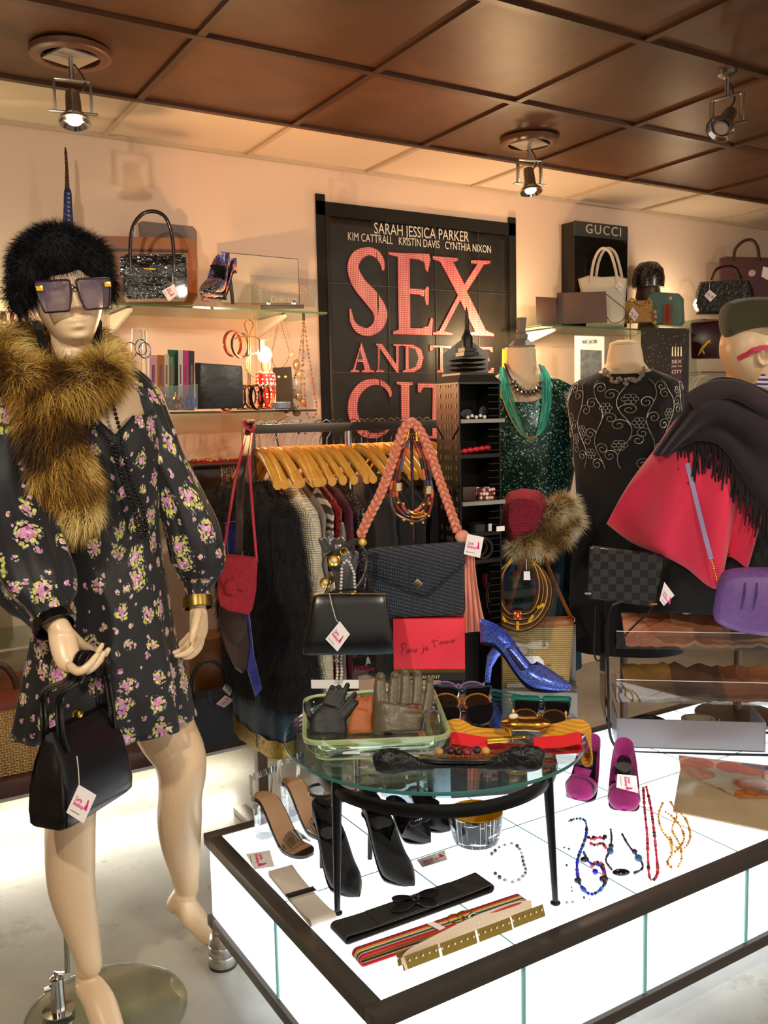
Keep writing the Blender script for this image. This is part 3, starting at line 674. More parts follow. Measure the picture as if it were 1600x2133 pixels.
def beads(mb, pts, r, gap=1.05, n=8, m=5, jit=0):
    """string of round beads along a path"""
    d = 0; step = 2*r*gap; acc = 0; last = pts[0]; mb.ball(last, r, n, m)
    for a, b in zip(pts, pts[1:]):
        L = (b-a).length
        while acc+L >= step and L > 1e-9:
            t = (step-acc)/L; a = a+(b-a)*t; L = (b-a).length; acc = 0; mb.ball(a, r*random.uniform(1-jit, 1+jit), n, m)
        acc += L
def straps(name, mat, par, pts, wdir, w, t=.002, sub=6): return MB().ribbon(cr(pts, sub), wdir, w, t).build(name, mat, par)
def shoe(label, heel, toe, mats, H=.09, W=.078, group=None, name='pump', toe_p=1.0, cover=.62, side=.02, back=.055, point=1.6, heel_r=.006, parts=None, block=False, inner=None, z0=None, yaw=None):
    """court shoe standing from its heel tip to its toe tip (world points on the surface)"""
    heel, toe = V(heel), V(toe); d = toe-heel; L = d.length; ex = V((d.x, d.y, 0)).normalized(); ey = ZUP.cross(ex); L = V((d.x, d.y, 0)).length
    g = thing(name, label, 'shoe', heel, group); up_, ins, hl = mats
    hz = lambda t: H*(1 if t < .14 else max(0, .5+.5*math.cos(PI*min(1, (t-.14)/.54)))**1.05)+.004+(.006*max(0, (t-.86)/.14)**2)
    hw = lambda t: W*.5*(.62*math.sqrt(max(0.02, 1-((.16-t)/.16)**2)) if t < .16 else .62+.38*math.sin(PI*.5*min(1, (t-.16)/.5)) if t < .66 else max(.06, (1-((t-.66)/.35)**point))**(1/toe_p))
    top = lambda t: back*(1-t/.2*.35) if t < .2 else side+(back*.65-side)*max(0, 1-(t-.2)/.2) if t < cover else side+.022*math.sin(PI*.5*min(1, (t-cover)/.1))-.022*max(0, (t-cover)/(1-cover))**1.5
    NT_ = 44; N = 25; out = []
    P = lambda t, y, z: heel+ex*(t*L)+ey*y+ZUP*z
    ss = lambda x: max(0, min(1, x))**2*(3-2*max(0, min(1, x)))
    for i in range(NT_+1):
        t = i/NT_; w = hw(t); b = hz(t); cl = ss((t-cover+.1)/.16); ph = PI*(.6+.4*cl); dome = .052*(1-max(0, (t-cover)/(1-cover)))**.9+.013
        Hh = (top(min(t, cover-.01))/.655)*(1-cl)+dome*cl; row = []
        for k in range(N):
            f = (k/(N-1)*2-1)*ph; sn = math.sin(f)
            row.append(P(t, w*math.copysign(abs(sn)**.62, sn), b+Hh*((1-math.cos(f))/2)**1.1))
        out.append(row)
    m = MB(); m.sheet(out, -.0016); m.add(out[-1], [tuple(range(N))]); m.add(out[0], [tuple(range(N))]); u_ = m.build('upper', up_, g, angle=55)
    sole = [[P(i/NT_, hw(i/NT_)*q, hz(i/NT_)-.0005) for q in (-1, -.5, 0, .5, 1)] for i in range(NT_+1)]
    MB().sheet(sole, -.004, ZUP).build('sole', M('black sole', '#141414', .35), g)
    insl = [[P(i/NT_, hw(i/NT_)*q*.93, hz(i/NT_)+.003) for q in (-1, -.5, 0, .5, 1)] for i in range(int(NT_*min(.97, cover+.1)))]
    MB().sheet(insl, .001, ZUP).build('insole', ins, g)
    if block:
        rg = [[P(.1+.1*x*s_, .03*y*s_, z) for x, y in ((-1, -1), (1, -1), (1, 1), (-1, 1))] for z, s_ in ((0, .82), (H*.5, .9), (H+.002, 1))]; MB().loft(rg).build('heel', hl, g, bevel=.002)
    elif H > .03:
        rg = []
        for z, s_, xo in ((0, heel_r, .018), (.004, heel_r, .018), (H*.4, heel_r*1.15, .022), (H*.72, heel_r*1.8, .034), (H*.9, .017, .05), (H+.003, .026, .07)):
            c = heel+ex*(xo)+ZUP*z; rg.append([c+ex*math.cos(2*PI*k/14)*s_*(1.2 if z > H*.6 else 1)+ey*math.sin(2*PI*k/14)*min(s_, .024) for k in range(14)])
        MB().loft(rg).build('heel', hl, g)
    if parts: parts(g, P, hz, hw, top)
    return g
def label_box(par, O, r, u, body, size, mat, name='lettering', **kw): return text(body, name, mat, par, O, r, u, size, **kw)
# ================================================================ worn on the mannequin
PLUM = M('dark plum acetate', '#2a1020', .2); def_l = None
def m_lens(name, top, bot, a0=.75, a1=.35, H=.05):
    t = NT(name); t.P(base=hx(top), rough=.05, spec=.8, alpha=a0, coat=.5); return t.m
LPUR = m_lens('violet gradient lens', '#5f4a66', '#8a7585', .4); LBLK = m_lens('black lens', '#0c0d12', '#0c0d12', .93); LBRN = m_lens('brown lens', '#2b1d16', '#2b1d16', .9)
def hinge(g, r, u, f):
    for sgn in (-1, 1): MB().box(HO+HF*.108+HR*sgn*.07+HU*.004, (.014, .008, .011), M3=Matrix((HR, HF, HU)).transposed()).build('gold_hinge', GOLDB, g, bevel=.001)
sunglasses('large square violet sunglasses with gold hinges worn by the mannequin in the fur hat', HO+HF*.104-HU*.011, HR, HU, .152, .064, PLUM, LPUR, 'square', .13, False, None, .0022, hinge)
for i, (x, y, Y, lab) in enumerate(((78, 668, 2.1, 'black tassel earring on the left of the picture under the fur hat'), (205, 664, 2.12, 'black tassel earring on the right of the picture under the fur hat'))):
    p = Py(x, y, Y); e = thing('tassel_earring', lab, 'earring', p-V((0, 0, .075)), 'black tassel earrings')
    MB().tube(cr([p+V((-.006, 0, .03)), p+V((-.004, 0, .012)), p], 4), .0012, 6).build('hook', SILV, e)
    MB().lathe(p-V((0, 0, .016)), [(.003, .016), (.009, .008), (.0095, -.002), (.007, -.006)], 14).build('cap', M('black pave', '#17171c', .25, bump=(900, .8)), e)
    m = MB()
    for k in range(60):
        a = random.uniform(0, 2*PI); q = random.uniform(0, .007); m.tube([p+V((math.cos(a)*q, math.sin(a)*q, -.018)), p+V((math.cos(a)*q*2+.018*(1 if i == 0 else -.3), math.sin(a)*q*2, -.075+random.uniform(-.004, .004)))], .0009, 4)
    m.build('tassel', M('black silk thread', '#0a0a0c', .6), e)['kind'] = 'stuff'
JET = M('black jet bead', '#0b0a0c', .12, spec=.8)
nk = thing('bead_necklace', 'long necklace of black round beads hanging down the front of the flower dress', 'necklace', Py(300, 1135, 1.99))
m = MB()
for pts in ([(160, 822, 2.0), (178, 862, 1.985), (205, 892, 1.985), (228, 920, 1.985), (243, 960, 1.98), (262, 1020, 1.985), (290, 1080, 1.99), (296, 1130, 1.995)], [(232, 818, 2.0), (240, 860, 1.99), (252, 905, 1.985), (258, 950, 1.98), (276, 1010, 1.985), (300, 1070, 1.99), (302, 1130, 1.995)], [(240, 930, 1.98), (250, 980, 1.978), (270, 1040, 1.983), (284, 1090, 1.99), (290, 1120, 1.995)], [(262, 960, 1.978), (280, 1030, 1.98), (306, 1090, 1.985), (304, 1120, 1.99)]):
    beads(m, cr([Py(*p)-MF.r*0+MF.n*-.005 for p in pts], 6), .0047, 1.02, 8, 6)
m.build('beads', JET, nk)['kind'] = 'stuff'
def bangle(label, c, ax, r, h, th, mat, name='bangle', group=None, prof=None):
    ax = ax.normalized(); X = ax.orthogonal().normalized(); Y = ax.cross(X)
    pr = prof or [(r, -h/2), (r+th, -h/2+.001), (r+th*1.25, 0), (r+th, h/2-.001), (r, h/2), (r-.0005, 0)]
    m = MB().loft([[V(c)+(X*math.cos(2*PI*k/36)+Y*math.sin(2*PI*k/36))*a+ax*b for k in range(36)] for a, b in pr], cap=False, loop=True); o = m.build(name, mat)
    return tag(o, label, 'bangle', group)
a_ = Py(112, 1298, 1.82); b_ = Py(136, 1345, 1.78); bangle('wide black bangle on the wrist that carries the handbag', a_, b_-a_, .036, .022, .005, M('black lacquer', '#0c0c0d', .15, spec=.7))
a_ = Py(411, 1240, 2.075); b_ = Py(414, 1290, 2.06); bangle('wide antique brass cuff on the lowered wrist of the mannequin', a_+(b_-a_)*.3, b_-a_+MF.n*.01, .033, .028, .0025, M('antique brass', '#8d743a', .35, .9, bump=(60, .1), var=(25, '#6d5a2c')))
# held handbag
B0 = Pz(135, 1735, .6); B1 = Pz(284, 1640, .6); ex = (B1-B0).normalized(); ey = V((ex.y, -ex.x, 0)); BC = (B0+B1)/2-ey*.05; bl = (B1-B0).length/2
hbg = thing('frame_handbag', 'plain black leather handbag with gold clasp held by the flower dress mannequin', 'handbag', BC)
rg = []
for z, a, b in ((0, .97, .046), (.006, 1.0, .052), (.03, 1.0, .055), (.08, .97, .05), (.13, .92, .038), (.17, .86, .022), (.19, .84, .012), (.195, .84, .008)):
    row = ellipse(BC+ZUP*z, ex*bl*a, ey*b, 56, 7)
    row = [p+ex*(-math.copysign(1, (p-BC).dot(ex)))*.010*abs(math.sin((p-BC).dot(ey)*150))*min(1, z/.03)*(1 if abs((p-BC).dot(ex)) > bl*a*.93 else 0) for p in row]; rg.append(row)
MB().loft(rg).build('bag_body', BLKL, hbg, angle=50)
MB().tube([BC+ex*q*bl*.84+ZUP*(.196) for q in (-1, 0, 1)], .005, 8).build('frame', M('black frame metal', '#121214', .3, .6), hbg)
MB().lathe(BC+ZUP*.197, [(.001, 0), (.01, .001), (.0125, .007), (.008, .014), (.001, .016)], 16, ex, ey).build('clasp', GOLDB, hbg)
PAL = Py(178, 1378, 1.745)
for sgn, o in ((1, .0), (-1, .012)):
    for dy in (-.006, .006):
        w_ = ey*(sgn*.02+dy); tp = PAL+ZUP*(.012+o*.3)+ey*(dy+sgn*.008)
        MB().tube(cr([BC-ex*bl*.62+ZUP*.15+w_*1.3, BC-ex*bl*.66+ZUP*.2+w_, BC-ex*bl*.6+ZUP*.27+w_, tp-ex*.035-ZUP*.04, tp, tp+ex*.045-ZUP*.02, BC+ex*bl*.62+ZUP*.28+w_, BC+ex*bl*.7+ZUP*.21+w_, BC+ex*bl*.66+ZUP*.15+w_*1.3], 6), .0045, 8).build('handle', BLKL, hbg)
TF = Fr(0, 0, A=B0-ex*.0+ey*.012)
ptag(hbg, TF, ((164, 1634), (201, 1656), (174, 1715), (138, 1692)), [(160, 1575), (163, 1600), (165, 1634)])
# ================================================================ the round glass table and what stands on it
TC = V((1.139, 1.659, 0)); TZ = .70; TR_ = .345
tb = thing('glass_table', 'small round glass table on three black metal legs on the lit platform', 'table', TC+ZUP*PT)
BMET = M('black metal tube', '#131417', .35, .4)
MB().lathe(TC+ZUP*TZ, [(.001, -.011), (TR_-.003, -.011), (TR_, -.008), (TR_, -.003), (TR_-.003, 0), (.001, 0)], 96).build('glass_top', glass('table glass', '#eef8f8', .0), tb)
MB().lathe(TC+ZUP*TZ, [(TR_+.0004, -.0095), (TR_+.0012, -.0055), (TR_+.0004, -.0015)], 96, cap=False).build('glass_edge', M('teal table edge', '#3f8583', .12, trans=.3), tb)
pr = [(.262, .615), (.276, .613), (.279, .625), (.276, .637), (.262, .637)]
MB().loft([[TC+V((math.cos(2*PI*k/72)*a, math.sin(2*PI*k/72)*a, b)) for k in range(72)] for a, b in pr], cap=False, loop=True).build('ring_frame', BMET, tb)
for p in (Pz(703, 1903, PT), Pz(1157, 1882, PT), Pz(898, 1708, PT)):
    d = (p-TC); d.z = 0; t = TC+d.normalized()*.268
    lg = MB().tube([p+ZUP*.004, V((t.x, t.y, TZ-.016))], [.0065, .0125], 14).build('leg', BMET, tb)
    MB().lathe(p, [(.011, .0), (.0115, .003), (.008, .006)], 14).build('foot', BMET, lg)
    MB().lathe(V((t.x, t.y, TZ-.018)), [(.014, 0), (.014, .007)], 14).build('pad', M('clear pad', '#9fb0b0', .2), lg)
# glass dish
GR = lambda z: [Pz(*q, z) for q in ((632, 1449), (902, 1427), (944, 1535), (630, 1548))]
def rrect(c4, k=1.0, z=None, n=6, rad=.14):
    c = sum(c4, V((0, 0, 0)))/4; o = []
    for i in range(4):
        p = c4[i]; a = c4[i-1]; b = c4[(i+1) % 4]; s_ = [p+(a-p)*rad, p, p+(b-p)*rad]
        for j in range(n): t = j/(n-1); q = s_[0]*(1-t)**2+s_[1]*2*t*(1-t)+s_[2]*t*t; q = c+(q-c)*k; o.append(V((q.x, q.y, z if z is not None else q.z)))
    return o
R4 = GR(TZ+.055); GD = glass('thick green glass', '#f5faee', .0, 1.3, .02); ds = thing('glass_dish', 'thick clear square glass dish with green edges holding gloves on the round table', 'dish', sum(GR(TZ+.055), V((0, 0, 0)))/4-ZUP*.0545)
MB().loft([rrect(R4, .70, TZ+.001), rrect(R4, .84, TZ+.006), rrect(R4, .95, TZ+.03), rrect(R4, 1, TZ+.052), rrect(R4, .985, TZ+.055), rrect(R4, .93, TZ+.052), rrect(R4, .86, TZ+.03), rrect(R4, .76, TZ+.012)]).build('bowl', GD, ds, angle=60)
RIMG = M('green glass rim', '#cfe6a8', .06, alpha=.5, spec=.8); MB().loft([rrect(R4, 1.003, TZ+.048), rrect(R4, 1.005, TZ+.0555), rrect(R4, .975, TZ+.0575), rrect(R4, .945, TZ+.053)], cap=False).build('rim', RIMG, ds)
MB().loft([rrect(R4, .71, TZ+.0015), rrect(R4, .845, TZ+.0055), rrect(R4, .83, TZ+.008)], cap=False).build('base_edge', RIMG, ds)
def glove(label, F, palm, fingers, mat, lean=.45, flat=.5, w0=0, vox=.0026, cuff=None):
    m = MB(); y0 = max(p[1] for p in palm)
    def q(x, y, w=0): return F.p(x, y, w0-(y0-y)*F.k*lean+w)
    def lim(l, n=16):
        P = cr([q(*p[:2], p[3] if len(p) > 3 else 0) for p in l], 5); R_ = [a.x for a in cr([V((p[2]*F.k, 0, 0)) for p in l], 5)]; m.tube(P, R_, n, flat=(F.n, flat)); m.ball(P[-1], (R_[-1],)*3, 8, 6)
    P = cr([q(*p[:2]) for p in palm], 5); R_ = [a.x for a in cr([V((p[2]*F.k, 0, 0)) for p in palm], 5)]; m.tube(P, R_, 24, flat=(F.n, flat*.62))
    for f in fingers: lim(f)
    g = thing('glove', label, 'glove', q(palm[0][0], y0), 'gloves in the glass dish')
    remesh(m, vox, 2).build('glove_body', mat, g, angle=0, fixn=False)
    if cuff:
        c = MB(); a, b = q(*cuff[0], .002), q(*cuff[1], .002); c.tube(ellipse((a+b)/2, (b-a)/2, F.n*.012+ZUP*.004, 28), .0022, 6, closed=True); c.build('cuff_hem', mat, g)
    return g
LG = lambda n, c, r=.42: M(n, c, r, bump=(90, .35, .003), spec=.45)
DF = Fr(690, 1528, z=TZ+.012)
glove('black leather glove at the left end of the glass dish', DF, [(683, 1530, 40), (685, 1508, 40), (690, 1488, 34), (694, 1474, 26)], [[(668, 1492, 11), (680, 1462, 8), (692, 1432, 6)], [(680, 1486, 10), (693, 1460, 8), (706, 1431, 6)], [(696, 1484, 10), (711, 1455, 8), (724, 1427, 6)], [(708, 1490, 9), (724, 1467, 8), (739, 1446, 6)], [(712, 1500, 8), (730, 1480, 7), (744, 1463, 5)], [(660, 1508, 11), (644, 1490, 8), (637, 1466, 6)]], LG('black glove leather', '#101012', .5), cuff=((642, 1530), (722, 1534)))
DF2 = Fr(755, 1527, z=TZ+.012)
glove('tan leather glove between the black and the olive glove', DF2, [(751, 1526, 27), (752, 1505, 26), (757, 1480, 22)], [[(742, 1488, 9), (744, 1468, 8), (747, 1453, 7)], [(758, 1486, 9), (760, 1468, 8), (763, 1455, 7)], [(770, 1488, 9), (774, 1468, 8), (777, 1452, 7)]], LG('tan glove leather', '#a85a24', .5), w0=-.012, cuff=((727, 1526), (777, 1522)))
DF3 = Fr(835, 1525, z=TZ+.012)
glove('large olive brown leather glove at the right end of the glass dish', DF3, [(833, 1524, 56), (831, 1500, 55), (830, 1484, 52), (832, 1470, 47)], [[(793, 1466, 14.5), (791, 1432, 13), (793, 1410, 11)], [(818, 1464, 12), (820, 1432, 11.7), (823, 1407, 10)], [(843, 1468, 12), (845, 1432, 11.7), (844, 1401, 10)], [(867, 1468, 12), (870, 1430, 11.5), (869, 1402, 10)], [(887, 1485, 11), (894, 1445, 10), (895, 1416, 8.5)]], LG('olive glove leather', '#5d5340', .38), lean=.4, flat=.62, vox=.0023, cuff=((780, 1526), (888, 1522)))
PUR = M('purple suede', '#6d5079', .7)
pg = thing('leather_keyring_strap', 'purple leather loop strap lying at the right end of the glass dish', 'strap', DF3.p(905, 1524, .01)); F = DF3
MB().ribbon(cr([F.p(x, y, .012) for x, y in ((880, 1520), (888, 1490), (905, 1480), (920, 1492), (922, 1515), (908, 1524))], 6), F.n+ZUP*.4, .022, .003).build('strap', PUR, pg)
MB().box(F.p(800, 1534, .03)-ZUP*.004, (.13, .02, .003), .6).build('strap_tail', PUR, pg)
# sunglasses
CF = Fr(975, 1485, z=TZ+.02); TORT = M('tortoiseshell', '#5a3410', .15, var=(120, '#d08a28')); BLKF = M('black acetate', '#0d0d10', .15); TEALF = M('teal acetate', '#12806f', .12, trans=.35); CLR = M('clear acetate', '#d9d4d8', .1, trans=.6); PURF = M('pale violet acetate', '#8d6f98', .2)
def sg(px, py, z, label, fm, lm, kind, W=.14, H=.045, yaw=0, lay=.75):
    A = Pz(px, py, z); F = Fr(0, 0, A=A, yaw=yaw); return sunglasses(label, A, F.r, ZUP*(1-lay)-F.n*lay*.6+ZUP*.45, W, H, fm, lm, kind)
sg(966, 1486, TZ+.022, 'black cat eye sunglasses nearest the yellow belt', BLKF, LBLK, 'cat', .14, .05, 4)
sg(962, 1462, TZ+.022, 'tortoiseshell sunglasses behind the black cat eye pair', TORT, LBRN, 'round', .14, .044)
sg(962, 1443, TZ+.024, 'dark teal framed sunglasses with wide lenses behind the tortoiseshell pair', M('dark green acetate', '#10312f', .15), LBLK, 'cat', .145, .042)
sg(955, 1431, TZ+.02, 'pale violet sunglasses at the back of the left row', PURF, LPUR, 'round', .13, .03)
sg(1127, 1462, TZ+.026, 'translucent teal sunglasses under the toe of the blue pump', TEALF, M('teal lens', '#1c7f72', .1, alpha=.6), 'square', .14, .03)
sg(1128, 1476, TZ+.024, 'square black sunglasses in the middle of the right row', BLKF, LBLK, 'square', .13, .036)
sg(1124, 1492, TZ+.02, 'small brown tinted sunglasses behind the gold shell buckle', M('amber metal', '#a87a35', .2, .8), LBRN, 'round', .12, .034)
# belts on the table
F = Fr(1080, 1532, z=TZ+.006); wd1 = (F.n*.9-ZUP*.4).normalized()
yb = thing('elastic_belt', 'mustard yellow elastic belt with gold shell buckle draped over the table edge', 'belt', F.p(1080, 1535))
def m_rib(n, c1, c2, sc_):
    t = NT(n); w = t.wave(sc_, 'Z'); t.base(t.mix(w, hx(c1), hx(c2))); t.P(rough=.7); t.bump(w, .4, .002); return t.m
YEL = m_rib('mustard ribbed elastic', '#c98a1c', '#e0a63a', 55)
MB().ribbon(cr([F.p(*p) for p in ((930, 1516, .0), (955, 1512, .0), (985, 1527, 0), (1020, 1532, 0), (1062, 1532, 0))], 6), wd1, .042, .003).build('strap', YEL, yb)
MB().ribbon(cr([F.p(*p) for p in ((1128, 1528, .0), (1165, 1520, 0), (1200, 1512, .0), (1220, 1522, .01), (1229, 1545, .02), (1232, 1568, .02), (1226, 1580, .015), (1216, 1568, .008), (1214, 1552, .004))], 6), wd1, .042, .003).build('strap', YEL, yb)
c = F.p(1095, 1514, .012)+ZUP*.008; m = MB(); rg = []
for i in range(1, 12):
    a = PI*i/12; rg.append([c+F.r*(-math.cos(a))*.056+(F.n*math.cos(2*PI*k/20)*.026+ZUP*math.sin(2*PI*k/20)*.016)*math.sin(a)**.7*(1+.09*math.cos(a*18)) for k in range(20)])
m.loft(rg).build('shell_buckle', M('worn gold shell', '#b98a3c', .28, 1), yb)
MB().ball(F.p(1070, 1503, .03)+ZUP*.012, (.012, .008, .006), 12, 8).build('pearl', M('pearl', '#ece0cf', .25), yb)
rb = thing('elastic_belt', 'red elastic belt with gold ring and bar fastening in front of the yellow belt', 'belt', F.p(1080, 1556))
RED = M('red elastic', '#e0202c', .6, bump=(260, .15, .001)); F2 = Fr(1080, 1550, z=TZ+.004)
for pts in (((938, 1552, 0), (942, 1538, .0), (965, 1540, .004), (1016, 1549, .006)), ((1112, 1548, .006), (1172, 1544, .006), (1204, 1538, .004), (1212, 1548, .0), (1206, 1556, -.002)), ((940, 1556, -.004), (1080, 1562, -.006), (1206, 1556, -.004))): MB().ribbon(cr([F2.p(*p) for p in pts], 6), wd1, .034, .0025).build('strap', RED, rb)
MB().tube(ellipse(F2.p(1075, 1536, .014), F2.r*.025, F2.n*.016+ZUP*.006, 28), .0026, 8, closed=True).build('ring', GOLDB, rb)
MB().tube([F2.p(1060, 1520, .02), F2.p(1068, 1545, .02)], .003, 8).build('toggle_bar', GOLDB, rb)
for y in (1540, 1546): MB().tube([F2.p(1016, y, .012), F2.p(1058, y-3, .016)], .0035, 8).build('tube', GOLDB, rb)
bb = thing('leather_belt', 'crumpled black leather belt with jewelled oval buckle at the front of the round table', 'belt', Pz(955, 1612, TZ))
F3 = Fr(955, 1600, z=TZ+.008); m = MB()
def fl(m, F, l, n=18, fz=.7):
    P = cr([F.p(x, y, w) for x, y, r, w in l], 6); m.tube(P, [a.x*(1+.12*noise.noise(p*60)) for a, p in zip(cr([V((r*F.k, 0, 0)) for x, y, r, w in l], 6), P)], n, flat=(F.n, fz))
fl(m, F3, [(780, 1590, 18, .02), (800, 1586, 28, .02), (830, 1586, 25, .02), (866, 1592, 15, .015), (905, 1596, 9, .012)]); fl(m, F3, [(1012, 1596, 9, .012), (1040, 1588, 17, .014), (1075, 1580, 26, .016), (1110, 1580, 28, .018), (1132, 1585, 18, .02)])
m.box(F3.p(958, 1595, .012), (.13, .012, .008), math.atan2(F3.r.y, F3.r.x)); remesh(m, .0035, 1).build('strap', M('crumpled black leather', '#0c0c0e', .45, bump=(45, .9, .012)), bb, angle=0, fixn=False)
MB().puff(ellipse(F3.p(955, 1584, .012), F3.r*.082, F3.n*.02+ZUP*.006, 40), ZUP, .007, .06).build('buckle_plate', BLKL, bb)
beads_ = MB(); beads(beads_, ellipse(F3.p(952, 1578, .014)+ZUP*.004, F3.r*.074, F3.n*.018+ZUP*.006, 60), .0024, 1.0, 6, 4); beads_.build('gold_beading', GOLD, bb)
for x, y, col in ((915, 1570, '#b58a50'), (938, 1567, '#35101c'), (955, 1570, '#2a0d15'), (973, 1571, '#8a1420'), (993, 1566, '#3c0f2b'), (1012, 1568, '#c89a58')): MB().ball(F3.p(x, y, .016)+ZUP*.004, (.009, .009, .008), 14, 10).build('stone', M('stone '+col, col, .08, spec=.9), bb)
# ---------------------------------------------------------------- red box
RBX = M('coral red card', '#ee3347', .5); F = Fr(893, 1416, z=TZ); rx = thing('gift_box', 'flat coral red box with handwritten black words standing on the round table', 'box', F.A)
MB().prism([F.p(*q) for q in ((819, 1290), (968, 1289), (969, 1395), (820, 1395))], -F.n*.05).build('box_front', RBX, rx, bevel=.001)
MB().prism([F.p(*q, .001) for q in ((820, 1394), (969, 1394), (969, 1401), (820, 1401))], -F.n*.052).build('gold_band', GOLD, rx)
MB().prism([F.p(*q, .0005) for q in ((820, 1400), (969, 1400), (969, 1417), (820, 1417))], -F.n*.051).build('box_base', BLKP, rx)
text('SAINT LAURENT', 'lettering', M('pale gold print', '#cdbd9a', .4), rx, F.p(846, 1414, .0015), F.r, ZUP, .0125, .0002)
hw_ = [[(592, 708), (598, 680), (592, 655)], [(590, 665), (598, 652), (612, 652), (614, 668), (598, 682)], [(630, 680), (618, 690), (622, 702), (632, 690), (632, 680), (635, 700)], [(642, 700), (640, 685), (648, 682), (652, 698)], [(658, 684), (660, 697)], [(674, 680), (664, 684), (670, 692), (662, 698)], [(704, 672), (706, 690), (700, 706), (692, 700)], [(703, 662), (704, 659)], [(716, 680), (728, 676), (722, 668), (714, 678), (722, 688), (734, 682)], [(757, 628), (764, 668), (772, 664)], [(746, 642), (782, 635)], [(783, 611), (780, 620)], [(800, 640), (788, 648), (792, 658), (803, 648), (802, 640), (806, 656)], [(813, 640), (815, 654)], [(821, 655), (820, 640), (828, 640), (830, 652), (836, 638), (842, 650)], [(848, 640), (862, 638), (856, 630), (848, 640), (856, 650), (876, 628)]]
m = MB()
for s_ in hw_: m.tube(cr([F.p(600+x*.4, 1080+y*.4, .0006) for x, y in s_], 4), .0007, 5)
m.build('handwriting', BLKP, rx)
# ---------------------------------------------------------------- navy woven clutch
def m_weave(name, c1, c2, sc_, b=.8, rough=.4):
    t = NT(name); a = t.wave(sc_, 'DIAGONAL', t.co(1.0)); m_ = t.co(None, (0, PI/2, 0)); b2 = t.wave(sc_, 'DIAGONAL', m_); h = t.ma('MULTIPLY', a, b2); t.base(t.mix(h, hx(c1), hx(c2))); t.P(rough=rough); t.bump(h, b, .002); return t.m
NAVW = m_weave('navy woven leather', '#171b26', '#333a4b', 62)
F = Fr(880, 1288, A=F.A+ZUP*0-F.n*.026); nb = thing('envelope_clutch', 'navy woven leather envelope clutch with square clasp standing on the red box', 'clutch bag', F.p(893, 1289))
MB().puff([F.p(*q) for q in ((764, 1150), (770, 1143), (960, 1130), (967, 1136), (971, 1268), (966, 1280), (790, 1288), (768, 1284))], F.n, .04, .05).build('bag_body', NAVW, nb, angle=35)
fo = [(762, 1149), (770, 1142), (962, 1127), (969, 1134), (970, 1172), (890, 1241), (880, 1243), (868, 1240), (765, 1194)]
MB().prism([F.p(*q, .02) for q in fo], F.n*.005).build('flap', NAVW, nb, bevel=.0015)
MB().tube([F.p(x, y, .026) for x, y in ((970, 1172), (890, 1241), (880, 1243), (868, 1240), (765, 1194))], .0022, 6).build('flap_piping', M('navy piping', '#1d212c', .4), nb)
cl = F.p(870, 1216, .026); MB().box(cl, (.022, .006, .022), M3=Matrix((F.r*.7071+ZUP*.7071, F.n, -F.r*.7071+ZUP*.7071)).transposed()).build('clasp', M('pewter gilt', '#a8977c', .25, 1), nb, bevel=.002)
MB().box(cl+F.n*.003, (.013, .004, .013), M3=Matrix((F.r*.7071+ZUP*.7071, F.n, -F.r*.7071+ZUP*.7071)).transposed()).build('clasp_centre', M('dull brass', '#7a6a4c', .35, 1), nb, bevel=.001)
# ---------------------------------------------------------------- display hand, its base, what hangs on it
F = Fr(716, 1432, z=TZ+.004); GUN = M('pewter grey display hand', '#6b6b6b', .25, .6)
hs = thing('display_hand', 'pewter grey display hand on a pole with white base behind the black frame bag', 'display', F.A-ZUP*.004)
m = MB()
def fq(l, n=12, fz=.75):
    P = cr([F.p(x, y, w) for x, y, r, w in l], 5); m.tube(P, [a.x for a in cr([V((r*F.k, 0, 0)) for x, y, r, w in l], 5)], n, flat=(F.n, fz)); m.ball(P[-1], l[-1][2]*F.k*.95, 8, 6)
fq([(716, 1290, 17, 0), (718, 1230, 19, 0), (718, 1190, 25, 0), (712, 1160, 27, 0), (704, 1142, 22, 0)], 18)
for l in ([(690, 1160, 8, 0), (676, 1140, 7, .005), (667, 1123, 5, .01)], [(694, 1148, 8, 0), (684, 1134, 7, .006), (678, 1122, 5, .012)], [(702, 1142, 8, 0), (692, 1124, 7, .0), (685, 1109, 5, .004)], [(714, 1140, 8, 0), (715, 1116, 7, -.004), (713, 1090, 4.5, -.006)], [(726, 1200, 11, .01), (738, 1172, 9, .018), (743, 1152, 6, .022)]): fq(l)
remesh(m, .0034, 2).build('hand', GUN, hs, angle=0, fixn=False)
MB().tube([F.p(716, 1430), F.p(716, 1285)], .0065, 12).build('pole', M('grey pole', '#8f8f8a', .3, .5), hs)
W_ = M('white lacquer', '#eceae6', .35); MB().prism([F.p(x, 1432, w)-ZUP*.003 for x, w in ((648, .02), (748, .02), (745, -.05), (655, -.05))], ZUP*.024).build('base', W_, hs, bevel=.002)
pn = thing('pearl_necklace', 'long strands of white pearls hanging from the display hand', 'necklace', F.p(702, 1428, .02)); m = MB()
for pts in ([(712, 1178), (711, 1210), (709, 1245), (706, 1300), (701, 1360), (703, 1400), (700, 1426)], [(738, 1196), (739, 1220), (740, 1245), (735, 1300), (712, 1362), (712, 1400), (708, 1428)], [(712, 1178), (725, 1168), (738, 1196)]): beads(m, cr([F.p(x, y, .026) for x, y in pts], 5), .0042, 1.05, 8, 6)
m.build('pearls', M('white pearl', '#cfcfc8', .2, spec=.8), pn)['kind'] = 'stuff'
wb = thing('chain_belt', 'black velvet belt with large gold pearl medallions wrapped round the display hand', 'belt', F.p(700, 1230, .03)); VEL = M('black velvet', '#08080a', .8, sheen=.4)
MB().ribbon(cr([F.p(*p) for p in ((752, 1132, .02), (738, 1128, .03), (718, 1140, .035), (700, 1156, .035))], 6), ZUP+F.n*.5, .016, .004).build('strap', VEL, wb)
